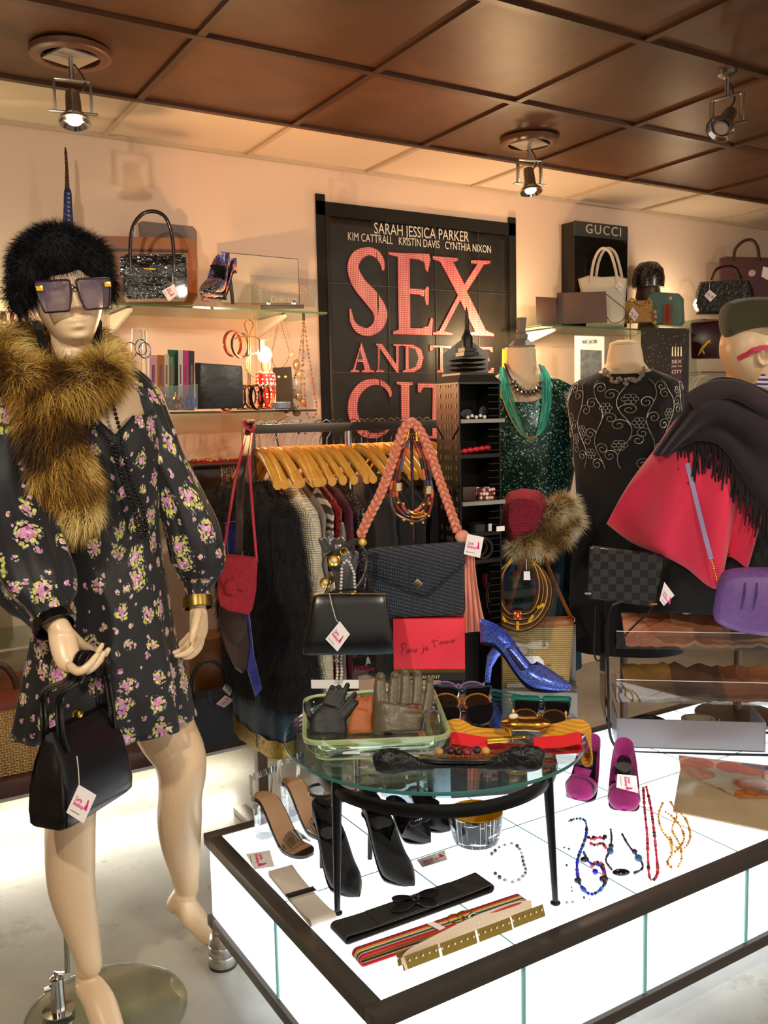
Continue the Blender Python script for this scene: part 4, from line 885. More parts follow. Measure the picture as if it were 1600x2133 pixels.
MB().ribbon(cr([F.p(*p) for p in ((752, 1136, .01), (764, 1155, .0), (765, 1180, -.01), (756, 1205, -.01), (742, 1225, .0))], 6), F.n, .026, .004).build('strap', VEL, wb)
MB().ribbon(cr([F.p(*p) for p in ((690, 1148, .01), (676, 1160, .02), (672, 1178, .02), (680, 1200, .02))], 6), F.n, .02, .004).build('strap', VEL, wb)
for x, y, r, w in ((696, 1167, .0155, .045), (755, 1128, .011, .03), (678, 1214, .014, .035)):
    o = F.p(x, y, w); md = MB().lathe(o, [(.001, 0), (r, 0), (r*1.05, .002), (r*.85, .0045), (r*.6, .003), (r*.55, .004)], 28, F.r, ZUP, F.n).build('medallion', GOLDB, wb); MB().ball(o+F.n*.004, (r*.45, r*.45, r*.45), 12, 8).build('pearl', M('pearl', '#ece0cf', .25), md)
MB().tube(ellipse(F.p(716, 1148, .042), F.r*.009, ZUP*.009, 20), .002, 6, closed=True).build('ring', GOLDB, wb)
# black frame bag
F = Fr(722, 1300, A=F.A+F.n*.075); kb = thing('frame_handbag', 'black leather handbag with thin gold frame hanging from the display hand', 'handbag', F.p(724, 1362))
rg = []
for y, xl, xr, t in ((1361, 632, 818, .040), (1354, 629, 821, .052), (1330, 634, 818, .058), (1290, 643, 812, .05), (1258, 650, 807, .034), (1242, 655, 803, .02), (1238, 657, 801, .012)):
    a, b = F.p(xl, y), F.p(xr, y-2 if y > 1300 else y); rg.append(ellipse((a+b)/2, (b-a)/2, F.n*t/2*1.0, 48, 6))
MB().loft(rg).build('bag_body', BLKL, kb, angle=50)
for w in (-.004, .006): MB().tube(cr([F.p(645, 1300, w), F.p(649, 1262, w), F.p(653, 1244, w), F.p(662, 1238, w), F.p(740, 1236, w), F.p(803, 1238, w)], 4), .0022, 6).build('frame', M('dull gilt frame', '#8a6f3a', .3, 1), kb)
MB().tube(cr([F.p(676, 1240, .0), F.p(690, 1234, .0), F.p(735, 1228, .0), F.p(775, 1234, 0), F.p(783, 1240, 0)], 5), .003, 6).build('carry_bar', BMET, kb)
m = MB(); beads(m, cr([F.p(780, 1238, 0), F.p(765, 1205, -.03), F.p(746, 1165, -.05)], 8), .0022, .8, 6, 4); beads(m, cr([F.p(676, 1240, 0), F.p(684, 1215, -.01), F.p(690, 1195, -.03)], 6), .0022, .8, 6, 4); m.build('chain', M('blackened chain', '#3a3834', .3, .8), kb)
MB().ball(F.p(737, 1236, .008), (.01, .004, .004), 10, 6).build('clasp', GOLD, kb)
ptag(kb, F, ((708, 1294), (729, 1321), (703, 1357), (678, 1331)), [(686, 1236, .0), (692, 1262, .012), (700, 1290, .012), (706, 1296, 0)], w=.034)
# card holder
F = Fr(758, 1414, z=TZ+.018, yaw=-18); ch = thing('card_holder', 'clear acrylic holder with black business cards behind the glass dish', 'card holder', F.A-ZUP*.0)
MB().prism([F.p(*q) for q in ((734, 1372), (782, 1362), (786, 1402), (736, 1410))], -F.n*.012).build('cards', M('black card', '#0c0c0e', .45), ch)
tl, tr2, bl2 = F.p(734, 1372), F.p(782, 1362), F.p(736, 1410); text('Carrie\nBradshop', 'lettering', PINK, ch, bl2+(tl-bl2)*.38+(tr2-tl)*.04+F.n*.0006, tr2-tl, tl-bl2, .013, .0003, width=(tr2-tl).length*.9, lines=.85, bold=.0003)
m = MB(); c = bl2+(tl-bl2)*.5+(tr2-tl)*.66; m.prism([c+(tr2-tl)*a+(tl-bl2)*b for a, b in ((-.1, 0), (.02, .08), (.12, .0), (.1, .2), (.03, .44), (-.03, .4), (-.06, .2))], F.n*.001); m.build('emblem', W_, ch)
ACR = glass('clear acrylic', '#f1f4f4', .0, 1.3, .04)
MB().prism([F.p(*q, .006) for q in ((733, 1392), (770, 1386), (776, 1375), (788, 1373), (790, 1412), (735, 1418))], F.n*.002).build('holder_front', ACR, ch); MB().prism([F.p(*q, -.016) for q in ((733, 1380), (788, 1368), (790, 1412), (735, 1418))], -F.n*.002).build('holder_back', ACR, ch)
MB().prism([F.p(733, 1416, w) for w in (.008, -.018)]+[F.p(791, 1412, w) for w in (-.018, .008)], ZUP*.003).build('holder_base', ACR, ch)
# ---------------------------------------------------------------- necklace stand, coral necklace, braided belt
F = Fr(857, 1135, d=2.46); sx = F.p(857, 905); b0 = V((sx.x, sx.y, PT+.003)); ns = thing('necklace_stand', 'thin dark metal necklace stand behind the navy clutch', 'stand', b0)
MB().tube([b0, sx], .0042, 10).build('rod', M('purple steel rod', '#4a3a44', .25, .7), ns); MB().lathe(b0, [(.05, 0), (.05, .004), (.006, .008)], 28).build('foot', BMET, ns); MB().tube([sx-F.r*.02, sx+F.r*.02], .004, 8).build('cross_bar', GOLD, ns)
cn = thing('coral_necklace', 'three strand necklace of coral brown and gold beads on the thin metal stand', 'necklace', F.p(857, 1090, .01)); CCOL = [hx(c) for c in ('#b5432a', '#3b2530', '#7a2b22', '#5a3a2c', '#2c2230', '#c5603c', '#48506a')]
for dx, dy, k in ((0, 0, 0), (7, 8, 1), (-6, -9, 2)):
    pts = cr([F.p(x+(dx if x > 857 else -dx)*1.0, y+dy*(1 if y > 1040 else .1), .012+k*.004) for x, y in ((846, 918), (834, 955), (824, 1000), (821, 1035), (832, 1062), (858, 1078), (884, 1064), (893, 1035), (890, 1000), (882, 955), (868, 918))], 8); m = MB()
    for i in range(0, len(pts)-4, 4): m.cc = random.choice(CCOL); m.tube(pts[i:i+5], .0046, 8)
    m.build('strand', VC('coloured bead', .25), cn)
for x, y in ((829, 1014), (892, 1020)): MB().tube([F.p(x, y-8, .014), F.p(x, y+8, .014)], .0125, 14).build('gold_sleeve', M('hammered pale gold', '#cbb98a', .3, .9, bump=(400, .6)), cn)
for x, y in ((829, 1047), (840, 1050), (852, 1064), (871, 1067), (882, 1051), (894, 1048), (841, 1083), (858, 1076), (858, 1090), (886, 1071), (893, 1074), (881, 1088)): MB().ball(F.p(x, y, .022), .0052, 12, 8).build('gold_bead', GOLDB, cn)
for (x0, y0), (x1, y1) in (((855, 1066), (870, 1070)), ((858, 1077), (885, 1074))): MB().tube([F.p(x0, y0, .024), F.p((x0+x1)/2, (y0+y1)/2+2, .024), F.p(x1, y1, .024)], .003, 8).build('gold_bar', GOLDB, cn)
for (a, b) in ((846, 852), (868, 862)): MB().tube(cr([F.p(a, 918, .012), F.p((a+b)/2+2, 900, .012), F.p(b, 885, .008)], 5), [.006, .003, .002], 8).build('chain_end', GOLDB, cn)
bp_ = [(750, 1118, .02), (768, 1078, .02), (792, 1030, .018), (812, 978, .012), (830, 925, .008), (842, 893, .006), (857, 880, .004), (872, 893, .006), (890, 928, .006), (903, 962, .006), (920, 1012, .01), (938, 1062, .014), (953, 1106, .02)]
path = cr([F.p(x, y, w+.008) for x, y, w in bp_], 12); fr_ = ring_frames(path); SAL = M('salmon leather', '#cf7d63', .35, bump=(60, .1)); br = thing('braided_belt', 'salmon pink braided leather belt looped over the necklace stand', 'belt', F.p(857, 1110, .02)); L_ = [0]
for a, b in zip(path, path[1:]): L_.append(L_[-1]+(b-a).length)
for k in range(3):
    st = []
    for (T, N, B), p, l in zip(fr_, path, L_):
        ph = l*2*PI/.052+k*2*PI/3; side = F.n.cross(T).normalized(); st.append(p+side*math.sin(ph)*.0085+F.n*math.sin(2*ph)*.0045)
    MB().tube(st, .0058, 8, flat=(F.n, .7)).build('strand', SAL, br)
q = F.p(955, 1108, .03); MB().tube(ellipse(q, F.r*.007, ZUP*.007, 18), .0014, 6, closed=True).build('ring', GOLD, br)
ss = thing('salmon_scarf', 'salmon pink soft scarf hanging from the braided belt beside the navy clutch', 'scarf', F.p(985, 1320, .01)); SS = M('salmon silk', '#d98d78', .55, sheen=.2); rows = []
for y, xl, xr in ((1128, 962, 978), (1150, 964, 988), (1180, 966, 990), (1215, 967, 994), (1250, 968, 1000), (1290, 967, 1008), (1318, 966, 1012)): rows.append([F.p(xl+(xr-xl)*j/14, y-(4 if y > 1300 else 0)*(j/14), .016+.012*math.sin(j*1.5+y*.01)*(y-1110)/200) for j in range(15)])
MB().sheet(rows, .002).build('cloth', SS, ss); MB().ball(F.p(963, 1117, .03), (.022, .012, .017), 16, 10).build('knot', SS, ss)
ptag(ss, F, ((974, 1112), (1008, 1119), (1000, 1162), (966, 1154)), w=.046)
# ================================================================ things lying on the lit platform
P35 = lambda x, y: Pz(x, y, PT+.0032)
BSUE = M('black suede', '#0b0b10', .85, sheen=.3); TANL = M('tan insole', '#b98e63', .5); BLKS = M('black patent sole', '#121214', .2); NUDE = M('nude insole', '#c79a73', .4); CLEAR = glass('clear vinyl', '#e6e6e2', .0, 1.5, .16)
def anklestrap(mat, zt=.075, r=.032, t0=.06, tilt=0):
    def f(g, P, hz, hw, top):
        c = P(t0+.08, 0, hz(.1)+zt); ex_ = (P(1, 0, 0)-P(0, 0, 0)).normalized(); ey_ = ZUP.cross(ex_)
        MB().ribbon(ellipse(c, ex_*r*1.15+ZUP*tilt, ey_*r, 32), ZUP, .007, .002, closed=True).build('ankle_strap', mat, g)
        MB().box(c+ey_*r*-1.0, (.008, .004, .01), math.atan2(ex_.y, ex_.x)).build('buckle', SILV, g)
    return f
def sandal(label, heel, toe, H=.1):
    heel, toe = V(heel), V(toe); d = toe-heel; ex = V((d.x, d.y, 0)).normalized(); ey = ZUP.cross(ex); L = V((d.x, d.y, 0)).length+.03; heel = heel-ex*.02
    g = thing('clear_sandal', label, 'shoe', heel, 'clear strap sandals'); hz = lambda t: H*(1 if t < .16 else max(0, .5+.5*math.cos(PI*min(1, (t-.16)/.56))))+.008; hw = lambda t: .034*(.75*math.sqrt(max(.02, 1-((.12-t)/.12)**2)) if t < .12 else .75+.25*math.sin(PI*.5*min(1, (t-.12)/.55)) if t < .8 else max(.05, 1-((t-.8)/.21)**2)**.5)
    P = lambda t, y, z: heel+ex*(t*L)+ey*y+ZUP*z; n = 36
    MB().sheet([[P(i/n, hw(i/n)*q, hz(i/n)) for q in (-1, -.5, 0, .5, 1)] for i in range(n+1)], .008, ZUP).build('sole', BLKS, g)
    MB().sheet([[P(i/n, hw(i/n)*q*.9, hz(i/n)+.002) for q in (-1, -.5, 0, .5, 1)] for i in range(int(n*.9))], .002, ZUP).build('insole', NUDE, g)
    MB().loft([[P(.12, 0, z)+ex*math.cos(2*PI*k/8+PI/8)*.028*s_+ey*math.sin(2*PI*k/8+PI/8)*.028*s_ for k in range(8)] for z, s_ in ((0, .85), (H*.5, .9), (H-.002, 1))]).build('clear_heel', glass('clear heel', '#eef2f2', .0, 1.5, .16), g, smooth=False)
    st = [[P(.66+.17*u, math.cos(PI*a/10)*hw(.72)*1.02, hz(.7)+.006+math.sin(PI*a/10)*.034*(1-.5*u)) for a in range(11)] for u in (0, .33, .66, 1)]; MB().sheet(st, .0012).build('toe_strap', CLEAR, g)
    c = P(.1, 0, H+.07); MB().ribbon(ellipse(c+ex*.012, ex*.034+ZUP*.018, ey*.032, 36), ZUP, .016, .0014, closed=True).build('ankle_strap', CLEAR, g)
    for s_ in (-1, 1): MB().ribbon([P(.1, s_*.028, H), P(.1, s_*.034, H+.035), c+ey*s_*.032], ex, .014, .0014).build('side_strap', CLEAR, g)
    return g
sandal('clear strap sandal with black sole nearest the platform edge', P35(549, 1740), P35(640, 1782))
sandal('clear strap sandal half hidden behind its twin', P35(606, 1706), P35(690, 1745))
shoe('black suede high heel with ankle strap behind the front table leg', P35(664, 1800), P35(748, 1876), (BSUE, TANL, BSUE), .105, .074, 'black suede heels', 'suede_heel', cover=.48, side=.045, back=.06, parts=anklestrap(BSUE, .085))
shoe('black suede high heel with ankle strap to the right of the front table leg', P35(762, 1783), P35(862, 1853), (BSUE, TANL, BSUE), .11, .074, 'black suede heels', 'suede_heel', cover=.48, side=.045, back=.06, parts=anklestrap(BSUE, .085))
def bowtrim(g, P, hz, hw, top):
    for a, b in ((1, .3), (-1, .3)):
        MB().puff(ellipse(P(.76, a*.016, .054), (P(.8, 0, 0)-P(.74, 0, 0)).normalized()*.013, (P(0, 1, 0)-P(0, 0, 0)).normalized()*.018, 18), ZUP, .01, .3).build('bow_loop', BSUE, g)
    m = MB(); beads(m, [P(.78, -.018, .06), P(.8, 0, .062), P(.78, .018, .06)], .0025, 1.2, 6, 4); m.build('studs', SILV, g)
    anklestrap(BSUE, .06, .03, .05)(g, P, hz, hw, top)
BPAT = M('black satin', '#0e1016', .35)
shoe('black pointed slingback pump with studded bow in front of its twin', P35(812, 1722), P35(896, 1762), (BPAT, M('grey insole', '#6f6a5e', .5), BPAT), .06, .074, 'black bow slingbacks', 'slingback_pump', cover=.66, side=.012, back=.02, parts=bowtrim)
shoe('black pointed slingback pump behind, next to the yellow bowl', P35(858, 1700), P35(936, 1738), (BPAT, M('grey insole', '#6f6a5e', .5), BPAT), .06, .074, 'black bow slingbacks', 'slingback_pump', cover=.66, side=.012, back=.02, parts=bowtrim)
MAG = M('magenta suede', '#a51c7c', .8, sheen=.5); GIN = M('dark grey insole', '#4a433e', .5)
def magtrim(g, P, hz, hw, top):
    t = .74; dm_ = .052*(1-(t-.64)/.36)**.9+.013; fs = [PI*(.4+.6*k/7) for k in range(8)]; arc = [(f, 1) for f in fs]+[(f, -1) for f in fs[-2::-1]]; MB().ribbon([P(t-.03*(1-math.sin(f)), sg*hw(t)*1.04*abs(math.sin(f))**.62, hz(t)+dm_*1.05*((1-math.cos(f))/2)**1.1) for f, sg in arc], (P(1, 0, 0)-P(0, 0, 0)), .01, .002).build('vamp_strap', BLKL, g)
    MB().sheet([[P(.58+.1*u, q*hw(.62)*.62*(1-.2*u), hz(.6)+.05+.022*(1-u)) for q in (-1, -.4, .4, 1)] for u in (0, .5, 1)], .002).build('tongue', MAG, g)
def mshoe(label, tx, ty, hx_, hy):
    T = P35(tx, ty); A = Pz(hx_, hy, PT+.155); return shoe(label, V((A.x, A.y, PT+.0032)), T, (MAG, GIN, BSUE), .098, .082, 'magenta suede pumps', 'magenta_pump', cover=.64, side=.03, back=.058, point=2.6, parts=magtrim, toe_p=1.6)
m1 = mshoe('magenta suede pump with black strap touched by the yellow belt', 1198, 1672, 1238, 1532)
m2 = mshoe('magenta suede pump with a price card inside', 1300, 1696, 1300, 1540)
A = Pz(1305, 1630, PT+.085); F = Fr(0, 0, A=A); price_tag(m2, [F.p(1326, 1616), F.p(1330, 1652), F.p(1284, 1640), F.p(1286, 1612)], None)
# price cards
def pcard(label, q):
    W = [P35(*p)+ZUP*.0006 for p in q]; c = thing('price_card', label, 'card', sum(W, V((0, 0, 0)))/4, 'price cards on the lit platform'); TL, TR2, BR2, BL2 = W; price_tag(c, [TL, TR2, BR2, BL2], None, name='card'); return c
pcard('white price card with pink print beside the clear sandal', ((562, 1772), (572, 1806), (530, 1812), (512, 1780)))
pcard('white price card with pink print beside the black suede heel', ((868, 1792), (926, 1772), (932, 1792), (880, 1808)))
def flatloop(name, label, A, B, w, h, t, mat, cat='belt', group=None, z0=PT+.003, sag=0):
    A = V(A); B = V(B); ex_ = (B-A); ex_.z = 0; L = ex_.length; ex_.normalize(); pts = []; r = h/2
    for i in range(9): pts.append(A+ex_*(L*i/8)+ZUP*(t/2))
    for i in range(1, 8): a = -PI/2+PI*i/8; pts.append(A+ex_*(L+r*math.cos(a))+ZUP*(r+r*math.sin(a)+t/2))
    for i in range(9): q = 1-i/8; pts.append(A+ex_*(L*q)+ZUP*(h+t/2-sag*math.sin(PI*q)**.5))
    for i in range(1, 8): a = PI/2+PI*i/8; pts.append(A+ex_*(r*math.cos(a))+ZUP*(r+r*math.sin(a)+t/2))
    g = thing(name, label, cat, (A+B)/2, group); MB().ribbon(pts, ZUP.cross(ex_), w, t, closed=True).build('strap', mat, g, angle=60); return g, ex_, ZUP.cross(ex_)
def m_wv(name, c1, c2, sc_=220):
    t = NT(name); n = t.noise(sc_, 2); t.base(t.mix(n, hx(c1), hx(c2))); t.P(rough=.8); t.bump(n, .5, .002); return t.m
A, B = P35(712, 1952), P35(1005, 1848); g, ex_, ey_ = flatloop('elastic_belt', 'wide black elastic belt with leather flower on the lit platform', A, B, .062, .018, .003, m_wv('black crinkled elastic', '#1a1816', '#2b2825'), sag=.004)
c = A+(B-A)*.5+ZUP*.0185; MB().box(c, ((B-A).length*.6, .06, .003), math.atan2(ex_.y, ex_.x)).build('leather_panel', M('black panel leather', '#211f1d', .55), g, bevel=.001)
for a, l in ((.2, .046), (2.4, .036), (3.3, .046), (5.4, .036)): 
    d = ex_*math.cos(a)+ey_*math.sin(a); MB().puff(ellipse(c+ZUP*.006+d*l*.7, d*l*.75, ZUP.cross(d)*.017, 20), ZUP, .005, .2).build('petal', BLKL, g)
for k in range(5): MB().ball(c+ZUP*.011+(ex_*math.cos(k*1.26)+ey_*math.sin(k*1.26))*.008, .0045, 8, 6).build('bead', JET, g)
A, B = P35(752, 2004), P35(1085, 1890); g, ex_, ey_ = flatloop('striped_belt', 'red belt with blue cream and yellow stripes and gold buckle on the lit platform', A, B, .034, .02, .003, None)
def m_stripe(ey_, o, cols, w):
    t = NT('striped webbing'); v = t.n('ShaderNodeVectorMath', {0: t.co(), 1: tuple(ey_)}, operation='DOT_PRODUCT').outputs['Value']; f = t.ma('MULTIPLY_ADD', v, 1/w, .5)
    t.base(t.ramp(f, cols, 'CONSTANT')); t.P(rough=.8); t.bump(t.noise(500, 2), .3, .001); return t.m
sm = m_stripe(ey_, 0, [(0, hx('#b3202c')), (.2, hx('#d8c79a')), (.28, hx('#1f4d63')), (.46, hx('#e3d3a5')), (.54, hx('#d9a537')), (.7, hx('#b3202c')), (.86, hx('#7d2233'))], .034); g.children[0].data.materials.append(sm)
c = A+(B-A)*.6+ZUP*.024
for s_ in (-1, 1): MB().tube(ellipse(c+ex_*s_*.012, ex_*.017, ey_*.016, 24), .0022, 6, closed=True).build('buckle_ring', GOLDB, g)
price_tag(g, [c-ex_*.06+ey_*.012+ZUP*.002, c-ex_*.05-ey_*.02+ZUP*.002, c-ex_*.065-ey_*.022+ZUP*.002, c-ex_*.075+ey_*.01+ZUP*.002], None, words=False)
A, B = P35(842, 2024), P35(1118, 1906); g = thing('studded_belt', 'cream leather belt with gilt metal links coiled at the platform front', 'belt', (A+B)/2); ex_ = (B-A).normalized(); ey_ = ZUP.cross(ex_); CRM = M('cream leather', '#d8c6b2', .5); OLDG = M('aged gilt', '#8f7c3c', .3, .9)
pts = cr([A+ZUP*.014, A+ex_*.03+ey_*.016+ZUP*.014, A+ex_*.12+ey_*.024+ZUP*.016, A+ex_*.2+ey_*.03+ZUP*.016, A+ex_*.3+ey_*.028+ZUP*.014, B+ey_*.015+ZUP*.012], 8); MB().ribbon(pts, ey_*.5+ZUP, .026, .002).build('leather_strap', CRM, g)
for (a, b, u) in ((.0, .09, .002), (.09, .18, -.004), (.18, .27, -.008), (.27, .36, -.01), (.0, .06, .02), (.06, .12, .026)):
    p, q_ = A+ex_*a+ey_*(u+.004)+ZUP*.012, A+ex_*(b-.006)+ey_*u+ZUP*.012
    MB().ribbon([p, (p+q_)/2, q_], ey_*.4+ZUP, .024, .0025).build('metal_link', OLDG, g); m = MB(); beads(m, [p+ey_*-.002+ZUP*.004, q_+ey_*-.002+ZUP*.004], .0024, 3.2, 6, 4); m.build('holes', CRM, g)
MB().tube(ellipse(A+ex_*.2+ey_*.034+ZUP*.022, ex_*.014, ey_*.006+ZUP*.012, 20), .0018, 6, closed=True).build('buckle', SILV, g)
A, B = P35(586, 1822), P35(672, 1922); g, ex_, ey_ = flatloop('white_belt', 'folded white elastic belt with small engraved buckle at the platform edge', A, B, .058, .014, .0025, M('off white elastic', '#cfc6ba', .75, bump=(300, .3)), sag=.008)
c = A+(B-A)*.52+ZUP*.012; MB().box(c, (.014, .066, .005), math.atan2(ex_.y, ex_.x)).build('buckle', M('dark engraved metal', '#3a2f2a', .3, .8, bump=(250, .8)), g, bevel=.001)
for s_ in (-1, 1): MB().box(c+ex_*s_*.009, (.003, .068, .006), math.atan2(ex_.y, ex_.x)).build('buckle_bar', SILV, g)
# bowl
def m_hatch():
    t = NT('black and white hatched glaze'); s_ = t.n('ShaderNodeSeparateXYZ', {0: t.co()}); an = t.ma('ARCTAN2', s_.outputs[1], s_.outputs[0]); cv = t.n('ShaderNodeCombineXYZ', {0: t.ma('MULTIPLY', an, 22.0), 1: t.ma('MULTIPLY', s_.outputs[2], 60.0)}).outputs[0]
    n1 = t.noise(1.0, 3, t.n('ShaderNodeMapping', {0: cv, 3: (1, .06, 1)}).outputs[0]); n2 = t.noise(1.0, 3, t.n('ShaderNodeMapping', {0: cv, 3: (.05, 1.6, 1)}).outputs[0]); f = t.ma('GREATER_THAN', t.ma('MAXIMUM', n1, n2), .605); t.base(t.mix(f, hx('#1b2028'), hx('#eef0f0'))); t.P(rough=.15, spec=.6); return t.m
c = P35(992, 1752); bw = thing('ceramic_bowl', 'ceramic bowl with black and white hatching outside and yellow inside', 'bowl', c)
MB().lathe(c, [(.045, 0), (.056, .004), (.062, .02), (.0655, .045), (.068, .076), (.0675, .079)], 48, cap=False).build('outer_wall', m_hatch(), bw)
MB().lathe(c, [(.0672, .079), (.0655, .0795), (.063, .06), (.058, .025), (.045, .012), (.002, .01)], 48, cap=False).build('yellow_inside', M('yellow glaze', '#e0ab14', .2), bw)
# ---------------------------------------------------------------- necklaces on the platform
def strand(name, label, px, r, cols, mat, gap=1.05, jit=.2, big=(), sub=6, metal=None, z=0):
    g = thing(name, label, 'necklace', P35(*px[0][0]), None); m = MB(); CS = [hx(c) for c in cols]
    for line in px:
        pts = cr([P35(*p)+ZUP*(r+z) for p in line], sub); d = 0; i = 0
        tot = 0; q = pts[0]; step = 2*r*gap; acc = step
        for a, b in zip(pts, pts[1:]):
            L = (b-a).length; t = 0
            while acc <= L-t: t += acc; m.cc = random.choice(CS); m.ball(a+(b-a)*(t/L), r*random.uniform(1-jit, 1+jit), 8, 5); acc = step
            acc -= (L-t)
    m.build('beads', mat, g)['kind'] = 'stuff'
    m = MB()
    for line in px: m.tube(cr([P35(*p)+ZUP*(r+z) for p in line], sub), .0004, 4)
    m.build('cord', M('pale cord', '#8a8074', .6), g)['kind'] = 'stuff'
    for x, y, rr, col in big: MB().ball(P35(x, y)+ZUP*rr[2], rr, 14, 10, R=Matrix.Rotation(-.5, 3, 'Z')).build('large_bead', M('bead '+col, col, .12, spec=.8), g)
    return g
BD = VC('glass bead', .15, spec=.8)
strand('bead_necklace', 'long red and black bead necklace beside the magenta pump', [[(1340, 1642), (1343, 1690), (1348, 1740), (1350, 1790), (1353, 1830), (1362, 1836), (1370, 1820), (1368, 1790), (1362, 1730), (1355, 1680), (1346, 1640)]], .004, ['#c3203a', '#b01a34', '#d8405a', '#2c1218'], BD, 1.15, .3)
strand('pearl_necklace', 'tangle of small golden pearl necklaces on the lit platform', [[(1382, 1672), (1372, 1700), (1378, 1730), (1395, 1755), (1400, 1780), (1390, 1800), (1402, 1812)], [(1395, 1670), (1410, 1700), (1400, 1730), (1415, 1760), (1420, 1790), (1412, 1810)], [(1412, 1690), (1430, 1712), (1438, 1745), (1425, 1770), (1405, 1765), (1395, 1745)], [(1380, 1690), (1398, 1702), (1416, 1722), (1425, 1750), (1408, 1776), (1388, 1778)]], .0034, ['#c98f2c', '#e0b454', '#a8741c'], VC('gold bead', .2, .6), 1.9, .3)
strand('bead_necklace', 'blue bead necklace with black stones next to the right table leg', [[(1182, 1716), (1198, 1709), (1218, 1712), (1222, 1735), (1216, 1760), (1206, 1785), (1202, 1810), (1208, 1845), (1228, 1866), (1250, 1858), (1262, 1835), (1252, 1808), (1228, 1800), (1216, 1778)]], .0042, ['#1c2ab0', '#0f1330', '#2f8fc0', '#101018', '#1626d0'], BD, 1.05, .3, [(1204, 1840, (.009, .006, .007), '#0a0f2a'), (1258, 1838, (.011, .008, .008), '#080c1c'), (1218, 1796, (.011, .007, .007), '#0b0f22'), (1240, 1822, (.007, .007, .007), '#1a1fd0'), (1216, 1858, (.006, .006, .006), '#1c22c8')])
strand('bead_necklace', 'red and black bead necklace with silver chain between the blue ones', [[(1222, 1745), (1234, 1752), (1248, 1748), (1262, 1752)], [(1226, 1758), (1240, 1764), (1254, 1760), (1262, 1770)], [(1230, 1812), (1242, 1800), (1256, 1806), (1258, 1830)]], .0045, ['#d83048', '#1a1418', '#e0506a'], BD, 1.02, .15, [(1237, 1750, (.006, .006, .006), '#0d0b12'), (1260, 1748, (.006, .006, .006), '#0d0b12')])
strand('collar_necklace', 'dark cord necklace with lapis stones and a large black oval pendant', [[(1272, 1728), (1274, 1750), (1270, 1775), (1262, 1795), (1275, 1815)], [(1295, 1738), (1306, 1758), (1318, 1775), (1335, 1795), (1338, 1812), (1320, 1822)]], .0034, ['#2c2438', '#3a3844', '#1e1a26'], BD, 1.0, .2, [(1271, 1780, (.009, .009, .009), '#1d4a82'), (1273, 1768, (.007, .007, .007), '#1a1c44'), (1330, 1795, (.0095, .009, .009), '#24608f'), (1322, 1780, (.007, .007, .007), '#1a1c44'), (1294, 1823, (.021, .012, .007), '#0d0a0a')])
strand('crystal_necklace', 'clear crystal bead necklace lying by the yellow bowl', [[(1018, 1790), (1040, 1770), (1070, 1762), (1085, 1778), (1090, 1800), (1095, 1822), (1075, 1842), (1050, 1838), (1030, 1822)]], .005, ['#8a8f94', '#c8ccd0', '#5f6468'], VC('crystal bead', .08, .4), 1.9, .2)
strand('crystal_earrings', 'scatter of small crystal and red earrings by the right table leg', [[(1165, 1770), (1180, 1768), (1190, 1775)], [(1168, 1803), (1186, 1806)], [(1190, 1845), (1192, 1862)], [(1168, 1880), (1185, 1884), (1200, 1880)], [(1205, 1868), (1225, 1876), (1232, 1880)]], .0032, ['#55504c', '#b9b4ae', '#7d2430'], BD, 2.2, .4)
# folded scarf in a clear sleeve
sf = thing('wrapped_scarf', 'folded silk scarf with orange flowers in a clear sleeve on the platform', 'scarf', P35(1510, 1650)); S4 = [P35(*p) for p in ((1418, 1600), (1640, 1625), (1660, 1745), (1402, 1692))]
def silk(m_):
    nt = m_.node_tree; b = nt.nodes['Principled BSDF']; tr = nt.nodes.new('ShaderNodeBsdfTranslucent'); mx = nt.nodes.new('ShaderNodeMixShader'); mx.inputs[0].default_value = .4; l = b.inputs['Base Color']
    if l.is_linked: nt.links.new(l.links[0].from_socket, tr.inputs[0])
    else: tr.inputs[0].default_value = l.default_value
    nt.links.new(b.outputs[0], mx.inputs[1]); nt.links.new(tr.outputs[0], mx.inputs[2]); nt.links.new(mx.outputs[0], nt.nodes['Material Output'].inputs[0]); return m_
MB().prism(S4, ZUP*.004).build('beige_fold', silk(M('beige silk', '#c8b69c', .6, bump=(25, .3, .006))), sf)
def m_scarf():
    t = NT('orange flower silk'); v = t.vor(13, None, rand=.9); c_ = t.n('ShaderNodeSeparateColor', {0: v.outputs[1]}); w = t.ma('LESS_THAN', v.outputs[0], .62)
    a = t.ramp(c_.outputs[0], [(0, hx('#e8891a')), (.25, hx('#f0a020')), (.45, hx('#2f7d76')), (.6, hx('#c4403a')), (.75, hx('#7d78b0')), (.9, hx('#e05a20'))], 'CONSTANT'); n = t.vor(40); t.base(t.mix(w, hx('#e6dccb'), t.mix(t.ma('GREATER_THAN', n.outputs[0], .55), a, hx('#d9742a')))); t.P(rough=.4); return t.m
T3 = [P35(*p)+ZUP*.0085 for p in ((1414, 1580), (1620, 1604), (1620, 1668), (1540, 1668), (1418, 1612))]; MB().prism(T3, ZUP*.003).build('flower_corner', silk(m_scarf()), sf)
MB().prism([P35(*p)+ZUP*.0125 for p in ((1412, 1580), (1650, 1608), (1664, 1752), (1398, 1698))], ZUP*.0006).build('clear_sleeve', glass('cellophane', '#fbfaf6', .05, 1.08, .02), sf)
